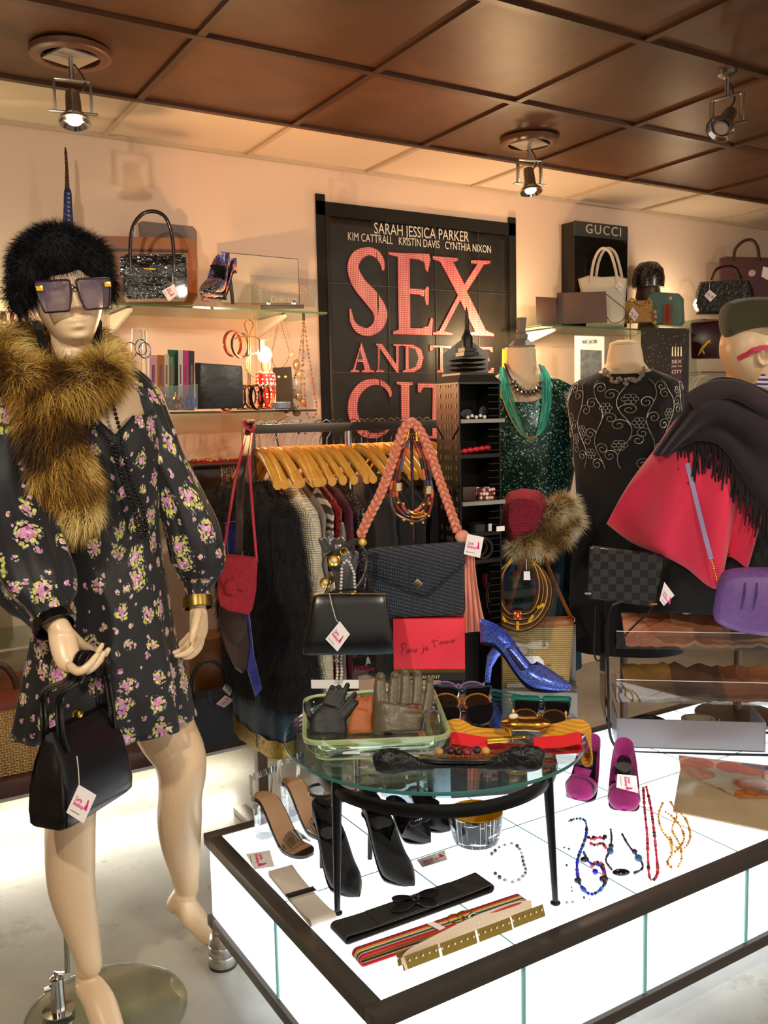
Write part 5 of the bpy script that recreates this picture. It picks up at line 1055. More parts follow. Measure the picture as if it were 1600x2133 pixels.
# ---------------------------------------------------------------- blue glitter pump on the table
def m_glit(name, c, c2, sc_=700):
    t = NT(name); v = t.vor(sc_); r_ = t.n('ShaderNodeSeparateColor', {0: v.outputs[1]}); t.base(t.mix(t.ma('POWER', r_.outputs[0], 2.5), hx(c), hx(c2))); t.P(rough=.28, metal=.55, spec=.8)
    nm = t.n('ShaderNodeVectorMath', {0: v.outputs[1], 1: (.5, .5, .5)}, operation='SUBTRACT'); t.bump(r_.outputs[1], 1.0, .004); return t.m
shoe('blue glitter high heel pump standing on the round glass table', Pz(1003, 1419, TZ+.0005), Pz(1188, 1444, TZ+.0005), (m_glit('blue glitter', '#1f3ccf', '#9fc0ff'), M('black lining', '#0a0a0c', .7), m_glit('blue glitter', '#1f3ccf', '#9fc0ff')), .103, .08, None, 'glitter_pump', heel_r=.0075, cover=.6, side=.03, back=.066, point=2.0)
# ---------------------------------------------------------------- grey riser, straw bag, acrylic bust with collar necklace
Fs = Fr(1115, 1428, Y=2.31); a = Fs.A; RZ = a.z
rs = thing('display_riser', 'grey display pedestal with back board behind the round table', 'riser', V((a.x, a.y, 0))-Fs.n*.06)
MB().prism([Fs.L(u, 0, w) for u, w in ((-.11, .07), (.14, .07), (.14, -.1), (-.11, -.1))], -ZUP*(RZ-.001)).build('riser_box', M('grey board', '#8f8c88', .6), rs, bevel=.002)
MB().prism([Fs.L(u, v, -.062) for u, v in ((-.075, .001), (.14, .001), (.14, .2), (-.075, .2))], -Fs.n*.01).build('back_board', M('grey board', '#8f8c88', .6), rs, bevel=.002)
def m_straw(name, c1, c2, sc_):
    t = NT(name); w = t.wave(sc_, 'Z', dist=1.2, det=2); t.base(t.mix(t.ma('MULTIPLY', w, t.ma('MULTIPLY_ADD', t.noise(18), 1.2, .2)), hx(c1), hx(c2))); t.P(rough=.45); t.bump(w, .9, .003); return t.m
sb = thing('straw_bag', 'tan woven raffia bag with leather lid and long strap on the grey riser', 'handbag', Fs.A+ZUP*.0005); rg = []
for y, xl, xr, t in ((1427, 1040, 1183, .05), (1420, 1038, 1186, .062), (1360, 1036, 1191, .07), (1308, 1035, 1195, .066), (1300, 1036, 1195, .06)): a, b = Fs.p(xl, y), Fs.p(xr, y); rg.append(ellipse((a+b)/2, (b-a)/2, Fs.n*t/2, 56, 5))
MB().loft(rg).build('bag_body', m_straw('woven raffia', '#9c7434', '#e6cd8c', 46), sb, angle=50)
TANS = M('tan saddle leather', '#a8642a', .35, var=(8, '#8f501f')); rg = []
for y, xl, xr, t in ((1304, 1035, 1196, .064), (1296, 1036, 1195, .06), (1290, 1060, 1190, .045)): a, b = Fs.p(xl, y), Fs.p(xr, y-4); rg.append(ellipse((a+b)/2, (b-a)/2, Fs.n*t/2, 40, 5))
MB().loft(rg).build('leather_lid', TANS, sb)
MB().ribbon(cr([Fs.p(*p) for p in ((1052, 1292, 0), (1066, 1245, .0), (1085, 1180, -.005), (1100, 1136, -.01), (1112, 1127, -.012), (1126, 1140, -.01), (1150, 1200, -.006), (1172, 1250, 0), (1192, 1290, 0))], 7), Fs.n+Fs.r*.8, .017, .003).build('shoulder_strap', TANS, sb)
MB().tube(ellipse(Fs.p(1193, 1290), Fs.r*.007, ZUP*.01, 18), .0014, 6, closed=True).build('ring', SILV, sb)
for x, y in ((1144, 1391), (1170, 1416)): MB().ball(Fs.p(x, y, .037), (.009, .005, .009), 16, 10, R=Matrix((Fs.r, Fs.n, ZUP)).transposed()).build('raffia_button', m_straw('woven raffia', '#9c7434', '#e6cd8c', 46), sb)
MB().prism([Fs.p(*q, .036) for q in ((1060, 1368), (1122, 1366), (1132, 1376), (1134, 1386), (1060, 1384))], Fs.n*.0008).build('paper_note', PAPER, sb)
Fb = Fr(1080, 1330, A=Fs.A+Fs.n*.055); bu = thing('acrylic_bust', 'clear acrylic necklace bust in front of the straw bag', 'bust', Fb.p(1090, 1428))
MB().prism([Fb.p(*q) for q in ((1003, 1197), (1050, 1186), (1066, 1164), (1076, 1154), (1100, 1154), (1108, 1166), (1124, 1186), (1168, 1197), (1150, 1330), (1140, 1352), (1040, 1352), (1028, 1330))], -Fb.n*.003).build('sheet', ACR, bu); MB().prism([Fb.p(*q, -.03) for q in ((1070, 1345), (1106, 1345), (1120, 1427), (1056, 1427))], -Fb.n*-.026).build('easel', ACR, bu)
cl_ = thing('collar_necklace', 'wide collar necklace of many gold and brown strands with gilt clamps', 'necklace', Fb.p(1082, 1305, .01)); CC = ('#6b3a28', '#c9a04a', '#5a2f22', '#b58a3a', '#7a4a34', '#d8b868', '#6b3a28', '#a8782e', '#503026')
for k in range(9):
    o = (k-4)*4.0; pts = cr([Fb.p(*q, .006+.004*math.sin(k*1.7)) for q in ((1066-o*.12, 1168), (1042-o*.55, 1192), (1031-o*1.0, 1232), (1036-o*1.0, 1268+o*.5), (1056-o*.5, 1290+o), (1084, 1295+o*1.3), (1112+o*.5, 1286+o), (1131+o, 1258+o*.4), (1136+o*1.0, 1222), (1126+o*.6, 1190), (1110+o*.12, 1168))], 6); MB().tube(pts, .0026, 6).build('strand', M('strand '+CC[k], CC[k], .3, .5), cl_)
for x, y, a in ((1031, 1253, .1), (1048, 1287, .95), (1078, 1303, 1.57), (1106, 1288, 2.1), (1127, 1262, 2.7)): MB().box(Fb.p(x, y, .012), (.03, .008, .011), M3=Matrix((Fb.r*math.cos(a)-ZUP*math.sin(a), Fb.n, Fb.r*math.sin(a)+ZUP*math.cos(a))).transposed()).build('gilt_clamp', M('stamped gilt', '#d9a32c', .25, 1, bump=(350, .8)), cl_, bevel=.001)
for x, y in ((1062, 1166), (1113, 1171)): MB().tube([Fb.p(x-4, y+5, .008), Fb.p(x+4, y-5, .008)], .0055, 10).build('end_cap', GOLDB, cl_)
pd = thing('pendant_necklace', 'thin black cord with a square red enamel pendant over the collar necklace', 'necklace', Fb.p(1078, 1300, .02)); MB().tube(cr([Fb.p(*q, .016) for q in ((1050, 1200), (1062, 1235), (1076, 1265), (1082, 1265), (1100, 1240), (1122, 1205))], 5), .0008, 5).build('cord', BLKP, pd)
MB().box(Fb.p(1078, 1281, .02), (.031, .006, .031), M3=Matrix((Fb.r, Fb.n, ZUP)).transposed()).build('pendant', M('red enamel', '#b3141f', .15), pd, bevel=.003)
m = MB(); 
for x, y, r_ in ((1078, 1281, .007), (1072, 1277, .005), (1084, 1277, .004), (1073, 1288, .004), (1083, 1289, .004)): m.ball(Fb.p(x, y, .0235), (r_, r_, .0015), 10, 6, R=Matrix((Fb.r, ZUP, Fb.n)).transposed())
remesh(m, .0012, 1).build('gold_figure', GOLDB, pd, fixn=False)
price_tag(pd, [Fb.p(*q, .022) for q in ((1091, 1190), (1104, 1190), (1105, 1208), (1091, 1208))], [Fb.p(1097, 1165, .012), Fb.p(1097, 1188, .02)], words=False)
# ================================================================ clothes rail
RY = 2.75; RZB = 1.385; rk = thing('clothes_rail', 'dark bronze clothes rail on square posts in front of the poster wall', 'clothes rail', (1.55, RY, 0))
BRZ = M('brown bronze post', '#5b4638', .4, .4); xa, xb = Py(517, 900, RY).x, 2.02
MB().box(((xa+xb)/2, RY, RZB), (xb-xa, .028, .03)).build('rail', M('dark steel rail', '#4a423d', .35, .6), rk, bevel=.003)
for x in (xa, xb):
    MB().box((x, RY, .71), (.036, .036, 1.41)).build('post', BRZ, rk, bevel=.003); MB().box((x, RY, .014), (.05, .42, .028)).build('foot', BRZ, rk, bevel=.003)
MB().tube([(1.545, RY, RZB-.014), (1.545, RY, .03)], .0125, 14).build('chrome_prop', CHROME, rk)
MB().box(((xa+xb)/2, RY, .06), (xb-xa, .02, .02)).build('lower_rail', BRZ, rk)
WOOD = M('varnished beech', '#c98a2c', .3, var=(14, '#e0a84a')); 
def hanger0():
    o = V((0, 0, RZB+.02)); h = thing('coat_hanger', 'varnished wooden coat hanger with chrome hook on the clothes rail', 'hanger', o, 'wooden hangers on the clothes rail')
    MB().tube(cr([V((-.018, 0, RZB+.004)), V((-.014, 0, RZB+.018)), V((0, 0, RZB+.025)), V((.017, 0, RZB+.012)), V((.012, 0, RZB-.02)), V((0, 0, RZB-.04)), V((0, 0, RZB-.075))], 5), .0018, 6).build('hook', CHROME, h)
    P = cr([V((0, .2, RZB-.175)), V((0, .12, RZB-.115)), V((0, .05, RZB-.085)), V((0, 0, RZB-.078)), V((0, -.05, RZB-.085)), V((0, -.12, RZB-.115)), V((0, -.2, RZB-.175))], 5); R = []
    for i, p in enumerate(P):
        w = .009+.007*abs(i/(len(P)-1)*2-1)**2; hh = .016; R.append([p+V((w*math.cos(a), 0, hh*math.sin(a)+hh*.2)) for a in (PI*.25*k+PI/8 for k in range(8))])
    MB().loft(R).build('arms', WOOD, h, angle=50); return h
h0 = hanger0(); hxs = [1.19+.027*k for k in range(13)]+[1.57+.03*k for k in range(11)]
for i, x in enumerate(hxs):
    L = (x, RY+random.uniform(-.012, .012), RZB+.02); rz = random.uniform(-.1, .1)
    if i == 0: h0.location = L; h0.rotation_euler = (0, 0, rz)
    else: dup(h0, L, rz)
def garment(label, cat, x, mat, zb, tb=.045, a=.2, top=1.23, furry=None, name='garment', sl=True, tilt=.0, seed=0, flare=0):
    """a garment on its hanger: shoulders slope along the hanger, folds run down"""
    g = thing(name, label, cat, (x, RY, zb)); R = []; N = 56; lv = 22
    for i in range(lv+1):
        t = i/lv; z = top-(top-zb)*t; d = top-z
        aa = min(a, .03+a*1.0*(d/.12)**.8 if d < .12 else a) + flare*t; aa = max(.03, aa); row = []
        for k in range(N):
            th = 2*PI*k/N; c_, s_ = math.cos(th), math.sin(th); rr = 1+.10*math.sin(5*th+seed+2*t)*t+.06*math.sin(11*th+seed*2)*min(1, t*2)
            row.append(V((x+tilt*t+tb/2*math.copysign(abs(s_)**.7, s_)*rr, RY+aa*math.copysign(abs(c_)**.8, c_)*(1+.03*math.sin(7*t*PI+seed)), z-(.0 if t > .15 else .06*abs(c_)*(1-t/.15)*.0))))
        R.append(row)
    m = MB().loft(R); b = m.build('cloth', mat, g, angle=0)
    return g, m, b
def wool(n, c, c2=None, sc_=120, b=.5, rough=.85): return M(n, c, rough, bump=(sc_, b, .004), var=(sc_*.4, c2 or c), sheen=.2)
def m_knit(name, c1, c2, sc_):
    t = NT(name); a = t.wave(sc_, 'Z', dist=2.5, det=1); b = t.wave(sc_*.9, 'Y', dist=2); h = t.ma('MULTIPLY_ADD', a, .6, t.ma('MULTIPLY', b, .4)); t.base(t.mix(h, hx(c1), hx(c2))); t.P(rough=.9); t.bump(h, 1.0, .008); return t.m
def m_dots(name, c1, c2, sc_, r=.3): 
    t = NT(name); v = t.vor(sc_); t.base(t.mix(t.ma('LESS_THAN', v.outputs[0], r), hx(c1), hx(c2))); t.P(rough=.6); return t.m
def m_seq(name, c1, c2, sc_=260, metal=.5):
    t = NT(name); v = t.vor(sc_); r_ = t.n('ShaderNodeSeparateColor', {0: v.outputs[1]}); t.base(t.mix(t.ma('POWER', r_.outputs[0], 5), hx(c1), hx(c2))); t.P(rough=.22, metal=metal, spec=.8); t.bump(r_.outputs[1], 1.0, .01); return t.m
# the big fur coat
g, m, b = garment('long black shaggy fur coat at the left end of the clothes rail', 'coat', 1.165, M('black pelt', '#050506', .95), .5, .19, .245, 1.21, name='fur_coat', flare=.03, tilt=.05)
fm = MB(); fur(fm, surf_samples(recalc(m), 20000), .042, .0016, V((.0, -.1, -.9)), .35, .8, lambda p: random.choice(((.004, .004, .005), (.009, .009, .01), (.018, .019, .02))))
fm.build('fur_pile', m_fur('black coat fur', .6), g, smooth=False, fixn=False)['kind'] = 'stuff'
TEALV = M('teal velvet', '#0a2a40', .7, sheen=.15, bump=(30, .2, .004)); COB = M('cobalt plush', '#27318f', .9, sheen=.6, bump=(160, .9, .008)); GBRO = M('gold brocade', '#a88a2c', .35, .5, bump=(120, .8), var=(60, '#5a4a1a'))
g, m, b = garment('teal velvet coat with gold brocade hem under the black fur coat', 'coat', 1.185, TEALV, .345, .11, .2, 1.1, name='velvet_coat', seed=2); MB().loft([[V((1.185+.062*math.copysign(abs(math.sin(2*PI*k/40))**.7, math.sin(2*PI*k/40)), RY+.207*math.cos(2*PI*k/40), z+.004*math.sin(k*1.7))) for k in range(40)] for z in (.33, .36, .39)], cap=False).build('brocade_hem', GBRO, g)
F = Fr(480, 1200, A=V((1.03, 2.52, 1.1))); cs = thing('plush_stole', 'cobalt blue plush stole hanging between fur coat and red bag', 'stole', F.p(520, 1465)); MB().puff([F.p(*p) for p in ((468, 1088), (498, 1084), (512, 1200), (530, 1370), (546, 1435), (532, 1452), (516, 1400), (490, 1250), (474, 1160))], F.n, .03, .1).build('cloth', COB, cs)
garment('striped knit with white lace collar next to the fur coat', 'cardigan', 1.232, m_dots('lace', '#2a3358', '#e9e2cf', 60, .45), .9, .02, .185, 1.215, seed=1)
garment('chunky cream knitted cardigan in the middle of the clothes rail', 'cardigan', 1.285, m_knit('cream cable knit', '#cbbd9c', '#efe6cd', 42), .5, .085, .222, 1.215, seed=3, tilt=.05)
garment('taupe satin shirt to the right of the cream cardigan', 'shirt', 1.335, M('taupe satin', '#7b7062', .45, bump=(12, .3, .01)), .6, .03, .205, 1.215, seed=4)
def m_zeb():
    t = NT('zebra silk'); w = t.wave(9, 'Z', dist=9, det=2); t.base(t.mix(t.ma('GREATER_THAN', w, .5), hx('#c9bfb0'), hx('#4b4039'))); t.P(rough=.5); return t.m
garment('grey and cream zebra patterned blouse on the rail', 'blouse', 1.37, m_zeb(), .62, .025, .2, 1.215, seed=5)
garment('red dress with black dots on the rail', 'dress', 1.4, m_dots('red dots', '#8f2620', '#2a0d0d', 55, .33), .5, .025, .2, 1.215, seed=6)
garment('plain burgundy wool dress on the rail', 'dress', 1.437, M('burgundy wool', '#4d1a2c', .8), .42, .035, .21, 1.215, seed=7)
garment('black and silver lurex jacket before the chrome prop', 'jacket', 1.482, m_seq('silver lurex', '#18181a', '#b9bcc0', 420, .3), .68, .03, .205, 1.215, seed=8)
BLW = wool('black wool', '#0d0d10', '#17171a')
for k, (x, lab) in enumerate(((1.6, 'black wool jacket just right of the chrome prop'), (1.66, 'black velvet top behind the coral necklace'), (1.72, 'black crepe dress behind the braided belt'), (1.79, 'black beaded dress left of the black tower'), (1.86, 'black coat at the right end of the rail'))): garment(lab, 'jacket' if k < 1 else 'dress', x, BLW, .5+.06*k % .15, .04, .21, 1.215, seed=k*1.7)
# ---------------------------------------------------------------- bags hanging on the rail post
F = Fr(495, 1280, d=2.6); RCR = M('red crochet', '#c22a3c', .75, bump=(240, .9, .003), var=(90, '#a01c2c')); rb2 = thing('crochet_bag', 'small red crochet shoulder bag hanging from the rail post', 'handbag', F.p(492, 1282)); o_ = [(462, 1160), (470, 1154), (530, 1160), (537, 1168), (534, 1230), (526, 1268), (518, 1280), (475, 1272), (458, 1262), (452, 1240), (455, 1200)]
MB().puff([F.p(*p) for p in o_], F.n, .035, .08).build('bag_body', RCR, rb2); MB().prism([F.p(*p, .0185) for p in ((462, 1158), (534, 1164), (531, 1200), (520, 1224), (505, 1230), (490, 1226), (478, 1236), (466, 1228), (458, 1205))], F.n*.005).build('flap', RCR, rb2, bevel=.002)
MB().puff([F.p(*p, .026) for p in ((476, 1206), (488, 1212), (492, 1230), (486, 1240), (470, 1236), (466, 1220))], F.n, .006, .15).build('fastening_tab', RCR, rb2)
ht = V((xa-.01, RY-.03, 1.4)); MB().tube(cr([F.p(464, 1162), F.p(475, 1090), F.p(490, 1000), F.p(506, 930), ht+V((-.012, 0, -.03)), ht+V((-.005, 0, .008)), ht+V((.01, 0, -.02)), F.p(520, 960), F.p(526, 1060), F.p(535, 1170)], 6), .0042, 8).build('strap', M('red cord', '#b32a38', .6), rb2); MB().tube(ellipse(ht+V((.0, .0, -.002)), V((.016, 0, 0)), V((0, .022, .016)), 18), .005, 6, closed=True).build('strap_knot', M('red cord', '#b32a38', .6), rb2)
F = Fr(495, 1330, d=2.67); BRL = M('dark brown leather', '#3b2219', .45, var=(10, '#2c1812')); lb = thing('leather_bag', 'dark brown leather saddle bag hanging behind the red crochet bag', 'handbag', F.p(500, 1400)); MB().puff([F.p(*p) for p in ((458, 1255), (500, 1250), (515, 1280), (522, 1340), (516, 1390), (505, 1402), (490, 1392), (470, 1350), (456, 1300))], F.n, .05, .12).build('bag_body', BRL, lb); MB().puff([F.p(*p, .027) for p in ((458, 1262), (512, 1268), (516, 1300), (506, 1330), (492, 1342), (472, 1330), (458, 1300))], F.n, .008, .1).build('flap', BRL, lb)
MB().ribbon(cr([F.p(492, 1262), F.p(497, 1160), F.p(500, 1050), F.p(506, 960), ht+V((.0, -.0, -.02)), ht+V((.005, 0, .005))], 5), F.r, .022, .003).build('strap', BRL, lb); MB().box(F.p(503, 985, .004), (.026, .006, .03)).build('buckle', M('old brass', '#7c6538', .35, .9), lb)
# ---------------------------------------------------------------- along the low plinth
F = Fr(455, 1535, z=.255); nv = thing('tote_bag', 'navy leather tote with round handles and two tags on the low plinth', 'handbag', F.A); NVL = M('navy leather', '#141b2c', .5, bump=(120, .2)); o_ = [(402, 1448), (470, 1432), (520, 1420), (535, 1500), (530, 1532), (420, 1552), (408, 1520)]
MB().puff([F.p(*p) for p in o_], F.n, .1, .06).build('bag_body', NVL, nv)
for w in (.03, -.03): MB().tube(cr([F.p(*p, w) for p in ((404, 1470), (398, 1425), (412, 1388), (438, 1376), (462, 1392), (470, 1430), (468, 1460))], 6), .0065, 8).build('handle', M('dark handle leather', '#101318', .4), nv)
MB().puff([F.p(*p, .055) for p in ((431, 1442), (441, 1440), (448, 1465), (446, 1472), (438, 1473), (432, 1462))], F.n, .006, .15).build('closing_tab', NVL, nv)
ptag(nv, F, ((478, 1414), (494, 1426), (478, 1450), (463, 1434)), w=.062, words=False); ptag(nv, F, ((450, 1466), (469, 1448), (487, 1458), (467, 1474)), w=.06)
F = Fr(435, 1450, A=F.A-F.n*.13); MB_ = MB().prism([F.p(*p) for p in ((392, 1340), (475, 1325), (478, 1500), (398, 1510))], -F.n*.16).build('wooden_box', M('orange varnished wood', '#8a5a1e', .35, var=(5, '#6d4416')), bevel=.003); tag(MB_, 'orange varnished wooden box behind the navy tote', 'box')
def m_bask(name, c1, c2, sc_):
    t = NT(name); a = t.wave(sc_, 'X'); b = t.wave(sc_, 'Z'); ch = t.n('ShaderNodeTexChecker', {'Vector': t.co(), 'Scale': sc_*2.2}).outputs[1]; h = t.ma('MULTIPLY_ADD', ch, a, t.ma('MULTIPLY', t.ma('SUBTRACT', 1.0, ch), b)); t.base(t.mix(h, hx(c1), hx(c2))); t.P(rough=.7); t.bump(h, .9, .006); return t.m
ct = thing('wicker_chest', 'tan woven wicker chest on the low plinth behind the handbag', 'chest', (.2, 3.32, .2505)); MB().box((.2, 3.32, .365), (1.1, .36, .229)).build('wicker_body', m_bask('woven wicker', '#9c7436', '#d9b473', 34), ct, bevel=.004); MB().box((.2, 3.32, .492), (1.12, .38, .026)).build('lid_edge', MAH2, ct, bevel=.003)
F = Fr(-5, 1470, A=V((.36, 3.3, .506))); bb2 = thing('hoop_handle_bag', 'dark bag with a large brown hoop handle at the left edge', 'handbag', V((.3, 3.32, .506))); MB().tube(cr([F.p(*p) for p in ((-30, 1400), (-5, 1385), (15, 1392), (32, 1418), (36, 1450), (30, 1478))], 6), .012, 10).build('handle', M('brown wood hoop', '#4a2c1a', .4), bb2); MB().puff(ellipse(V((.27, 3.33, .545)), V((.12, 0, 0)), V((0, 0, .038)), 28, 4), V((0, 1, 0)), .1, .1).build('bag_body', BRL, bb2)
F = Fr(10, 1290, A=V((.37, 3.45, .65))); kb2 = thing('structured_handbag', 'black handbag on the low glass shelf at the left edge', 'handbag', V((.3, 3.48, .646))); MB().box((.3, 3.48, .735), (.34, .1, .175)).build('bag_body', M('matt black leather', '#101011', .6), kb2, bevel=.02); MB().box((.3, 3.425, .775), (.34, .012, .09)).build('flap', M('matt black leather', '#101011', .6), kb2, bevel=.005); MB().lathe((.36, 3.415, .75), [(.001, 0), (.012, 0), (.01, .004), (.001, .005)], 16, V((1, 0, 0)), ZUP, V((0, -1, 0))).build('stud', DARKM, kb2)
# shelf with the vanity case
F = Fr(470, 1060, z=1.0635, yaw=16); vc = thing('vanity_case', 'beige and brown monogram vanity case with black side on the glass shelf', 'case', F.A)
def m_mono():
    t = NT('brown monogram canvas'); v = t.vor(46, t.co((1, 1, .75)), rand=.25); d = v.outputs[0]; rg_ = t.ma('LESS_THAN', t.ma('ABSOLUTE', t.ma('SUBTRACT', d, .3)), .1); st = t.ma('GREATER_THAN', t.wave(30, 'X'), .8); t.base(t.mix(t.ma('MAXIMUM', rg_, t.ma('MULTIPLY', st, t.ma('GREATER_THAN', d, .32))), hx('#b9ab94'), hx('#4a3a2e'))); t.P(rough=.6); return t.m
MB().box(F.L(.05, .088, -.05), (.13, .1, .17), math.atan2(F.r.y, F.r.x)).build('case_body', m_mono(), vc, bevel=.004); MB().box(F.L(-.07, .088, -.05), (.11, .1, .17), math.atan2(F.r.y, F.r.x)).build('black_side', M('black grained vinyl', '#1d1e20', .5, bump=(200, .3)), vc, bevel=.004); MB().box(F.L(.04, .12, .002), (.03, .006, .028), math.atan2(F.r.y, F.r.x)).build('lock', M('old brass', '#7c6538', .35, .9), vc, bevel=.001)
jt = thing('jewellery_tray', 'dark red velvet tray of gold jewellery on top of the vanity case', 'tray', F.L(.02, .174, -.05)); MB().box(F.L(.02, .181, -.05), (.3, .2, .012), math.atan2(F.r.y, F.r.x)).build('tray', M('dark wood tray', '#2a1410', .4), jt, bevel=.002); MB().box(F.L(.02, .189, -.05), (.28, .18, .006), math.atan2(F.r.y, F.r.x)).build('velvet', M('red velvet', '#7a1a1a', .9), jt)
m = MB()
for k in range(70): m.cc = random.choice((hx('#e0a030'), hx('#f0c860'), hx('#c23a2a'), hx('#e8d8b0'))); m.ball(F.L(.02+random.uniform(-.13, .13), .196, -.05+random.uniform(-.08, .08)), (random.uniform(.004, .011), random.uniform(.004, .01), .005), 8, 5)
m.build('jewellery', VC('gold bead', .2, .6), jt)['kind'] = 'stuff'
# ================================================================ film poster
PY = WY-.004; pq = lambda x, y, w=0: Py(x, y, PY-w)
po = thing('film_poster', 'large dark film poster with pink bulb lettering and folded creases on the back wall', 'poster', (2.49, PY, 1.2)); x0, x1, zt = 1.921, 3.062, 2.365
def m_post():
    t = NT('creased dark print'); n = t.noise(3.2, 6, rough=.6); t.base(t.ramp(n, [(.3, hx('#14120f')), (.55, hx('#211d18')), (.75, hx('#2e2820'))])); t.P(rough=.45, spec=.25); t.bump(t.noise(5, 5), .25, .02); return t.m
rows = [[V((x0+.045+(x1-x0-.09)*j/32, PY-.004-.002*math.sin(j*.9+i*.3)*noise.noise(V((j*.2, i*.25, 1))) - .005*max(0, 1-abs((j/32*4) % 1-.0)/.04), zt-.05-1.12*i/32)) for j in range(33)] for i in range(33)]
MB().sheet(rows, .001, V((0, -1, 0))).build('print', m_post(), po, angle=0)
for a, b in (((x0+.022, zt-.55), (.046, 1.18)), ((x1-.022, zt-.55), (.046, 1.18)), (((x0+x1)/2, zt-.02), (x1-x0, .06))): MB().box((a[0], PY-.004, a[1]), (b[0], .006, b[1])).build('cloth_border', M('black cloth border', '#0b0a09', .9), po)
for x in (2.29, 2.56, 2.82): MB().box((x, PY-.0075, 1.9), (.0025, .002, .85)).build('crease', M('worn crease', '#3c3a36', .4), po)
for z in (2.02, 1.62): MB().box((2.49, PY-.0075, z), (1.03, .002, .0025)).build('crease', M('worn crease', '#3c3a36', .4), po)
WPR = M('pale grey print', '#d8d2c6', .5)
def ptext(b, xl, yl, xr, yr, h): 
    A_, B_ = pq(xl, yl, .009), pq(xr, yr, .009); text(b, 'lettering', WPR, po, A_, B_-A_, V((0, 0, 1)), h/.73, .0003, width=(B_-A_).length)
ptext('SARAH JESSICA PARKER', 779, 486, 976, 504, .052); ptext('KIM CATTRALL   KRISTIN DAVIS   CYNTHIA NIXON', 724, 500, 1022, 527, .038)
def m_bulb():
    t = NT('pink bulb print'); s_ = t.n('ShaderNodeSeparateXYZ', {0: t.co()}); d = .0088; fx_ = t.ma('SUBTRACT', t.ma('FRACT', t.ma('DIVIDE', s_.outputs[0], d)), .5); fz = t.ma('SUBTRACT', t.ma('FRACT', t.ma('DIVIDE', s_.outputs[2], d)), .5); r = t.ma('SQRT', t.ma('ADD', t.ma('MULTIPLY', fx_, fx_), t.ma('MULTIPLY', fz, fz))); sh = t.noise(4.5, 3)
    t.base(t.mix(t.ma('LESS_THAN', r, .3), t.mix(sh, hx('#8a1834'), hx('#c8504a')), t.ramp(sh, [(.3, hx('#ef8a92')), (.6, hx('#ffc4ae'))]))); t.P(rough=.4); return t.m
BUL = m_bulb(); EDG = M('crimson outline print', '#7a1030', .45)
def Z5(x, y): return pq(640+x*.3, 400+y*.3, .008)
def stroke(sp, n=10):
    """variable width stroke outline"""
    Q = cr([V(p) for p in sp], n); L = []; R = []
    for i, q in enumerate(Q):
        a = Q[max(0, i-1)]; b = Q[min(len(Q)-1, i+1)]; d = (b-a); d.z = 0; d.normalize(); nn = V((-d.y, d.x, 0))*q.z/2; p = V((q.x, q.y, 0)); L.append(p+nn); R.append(p-nn)
    return [(p.x, p.y) for p in L+R[::-1]]
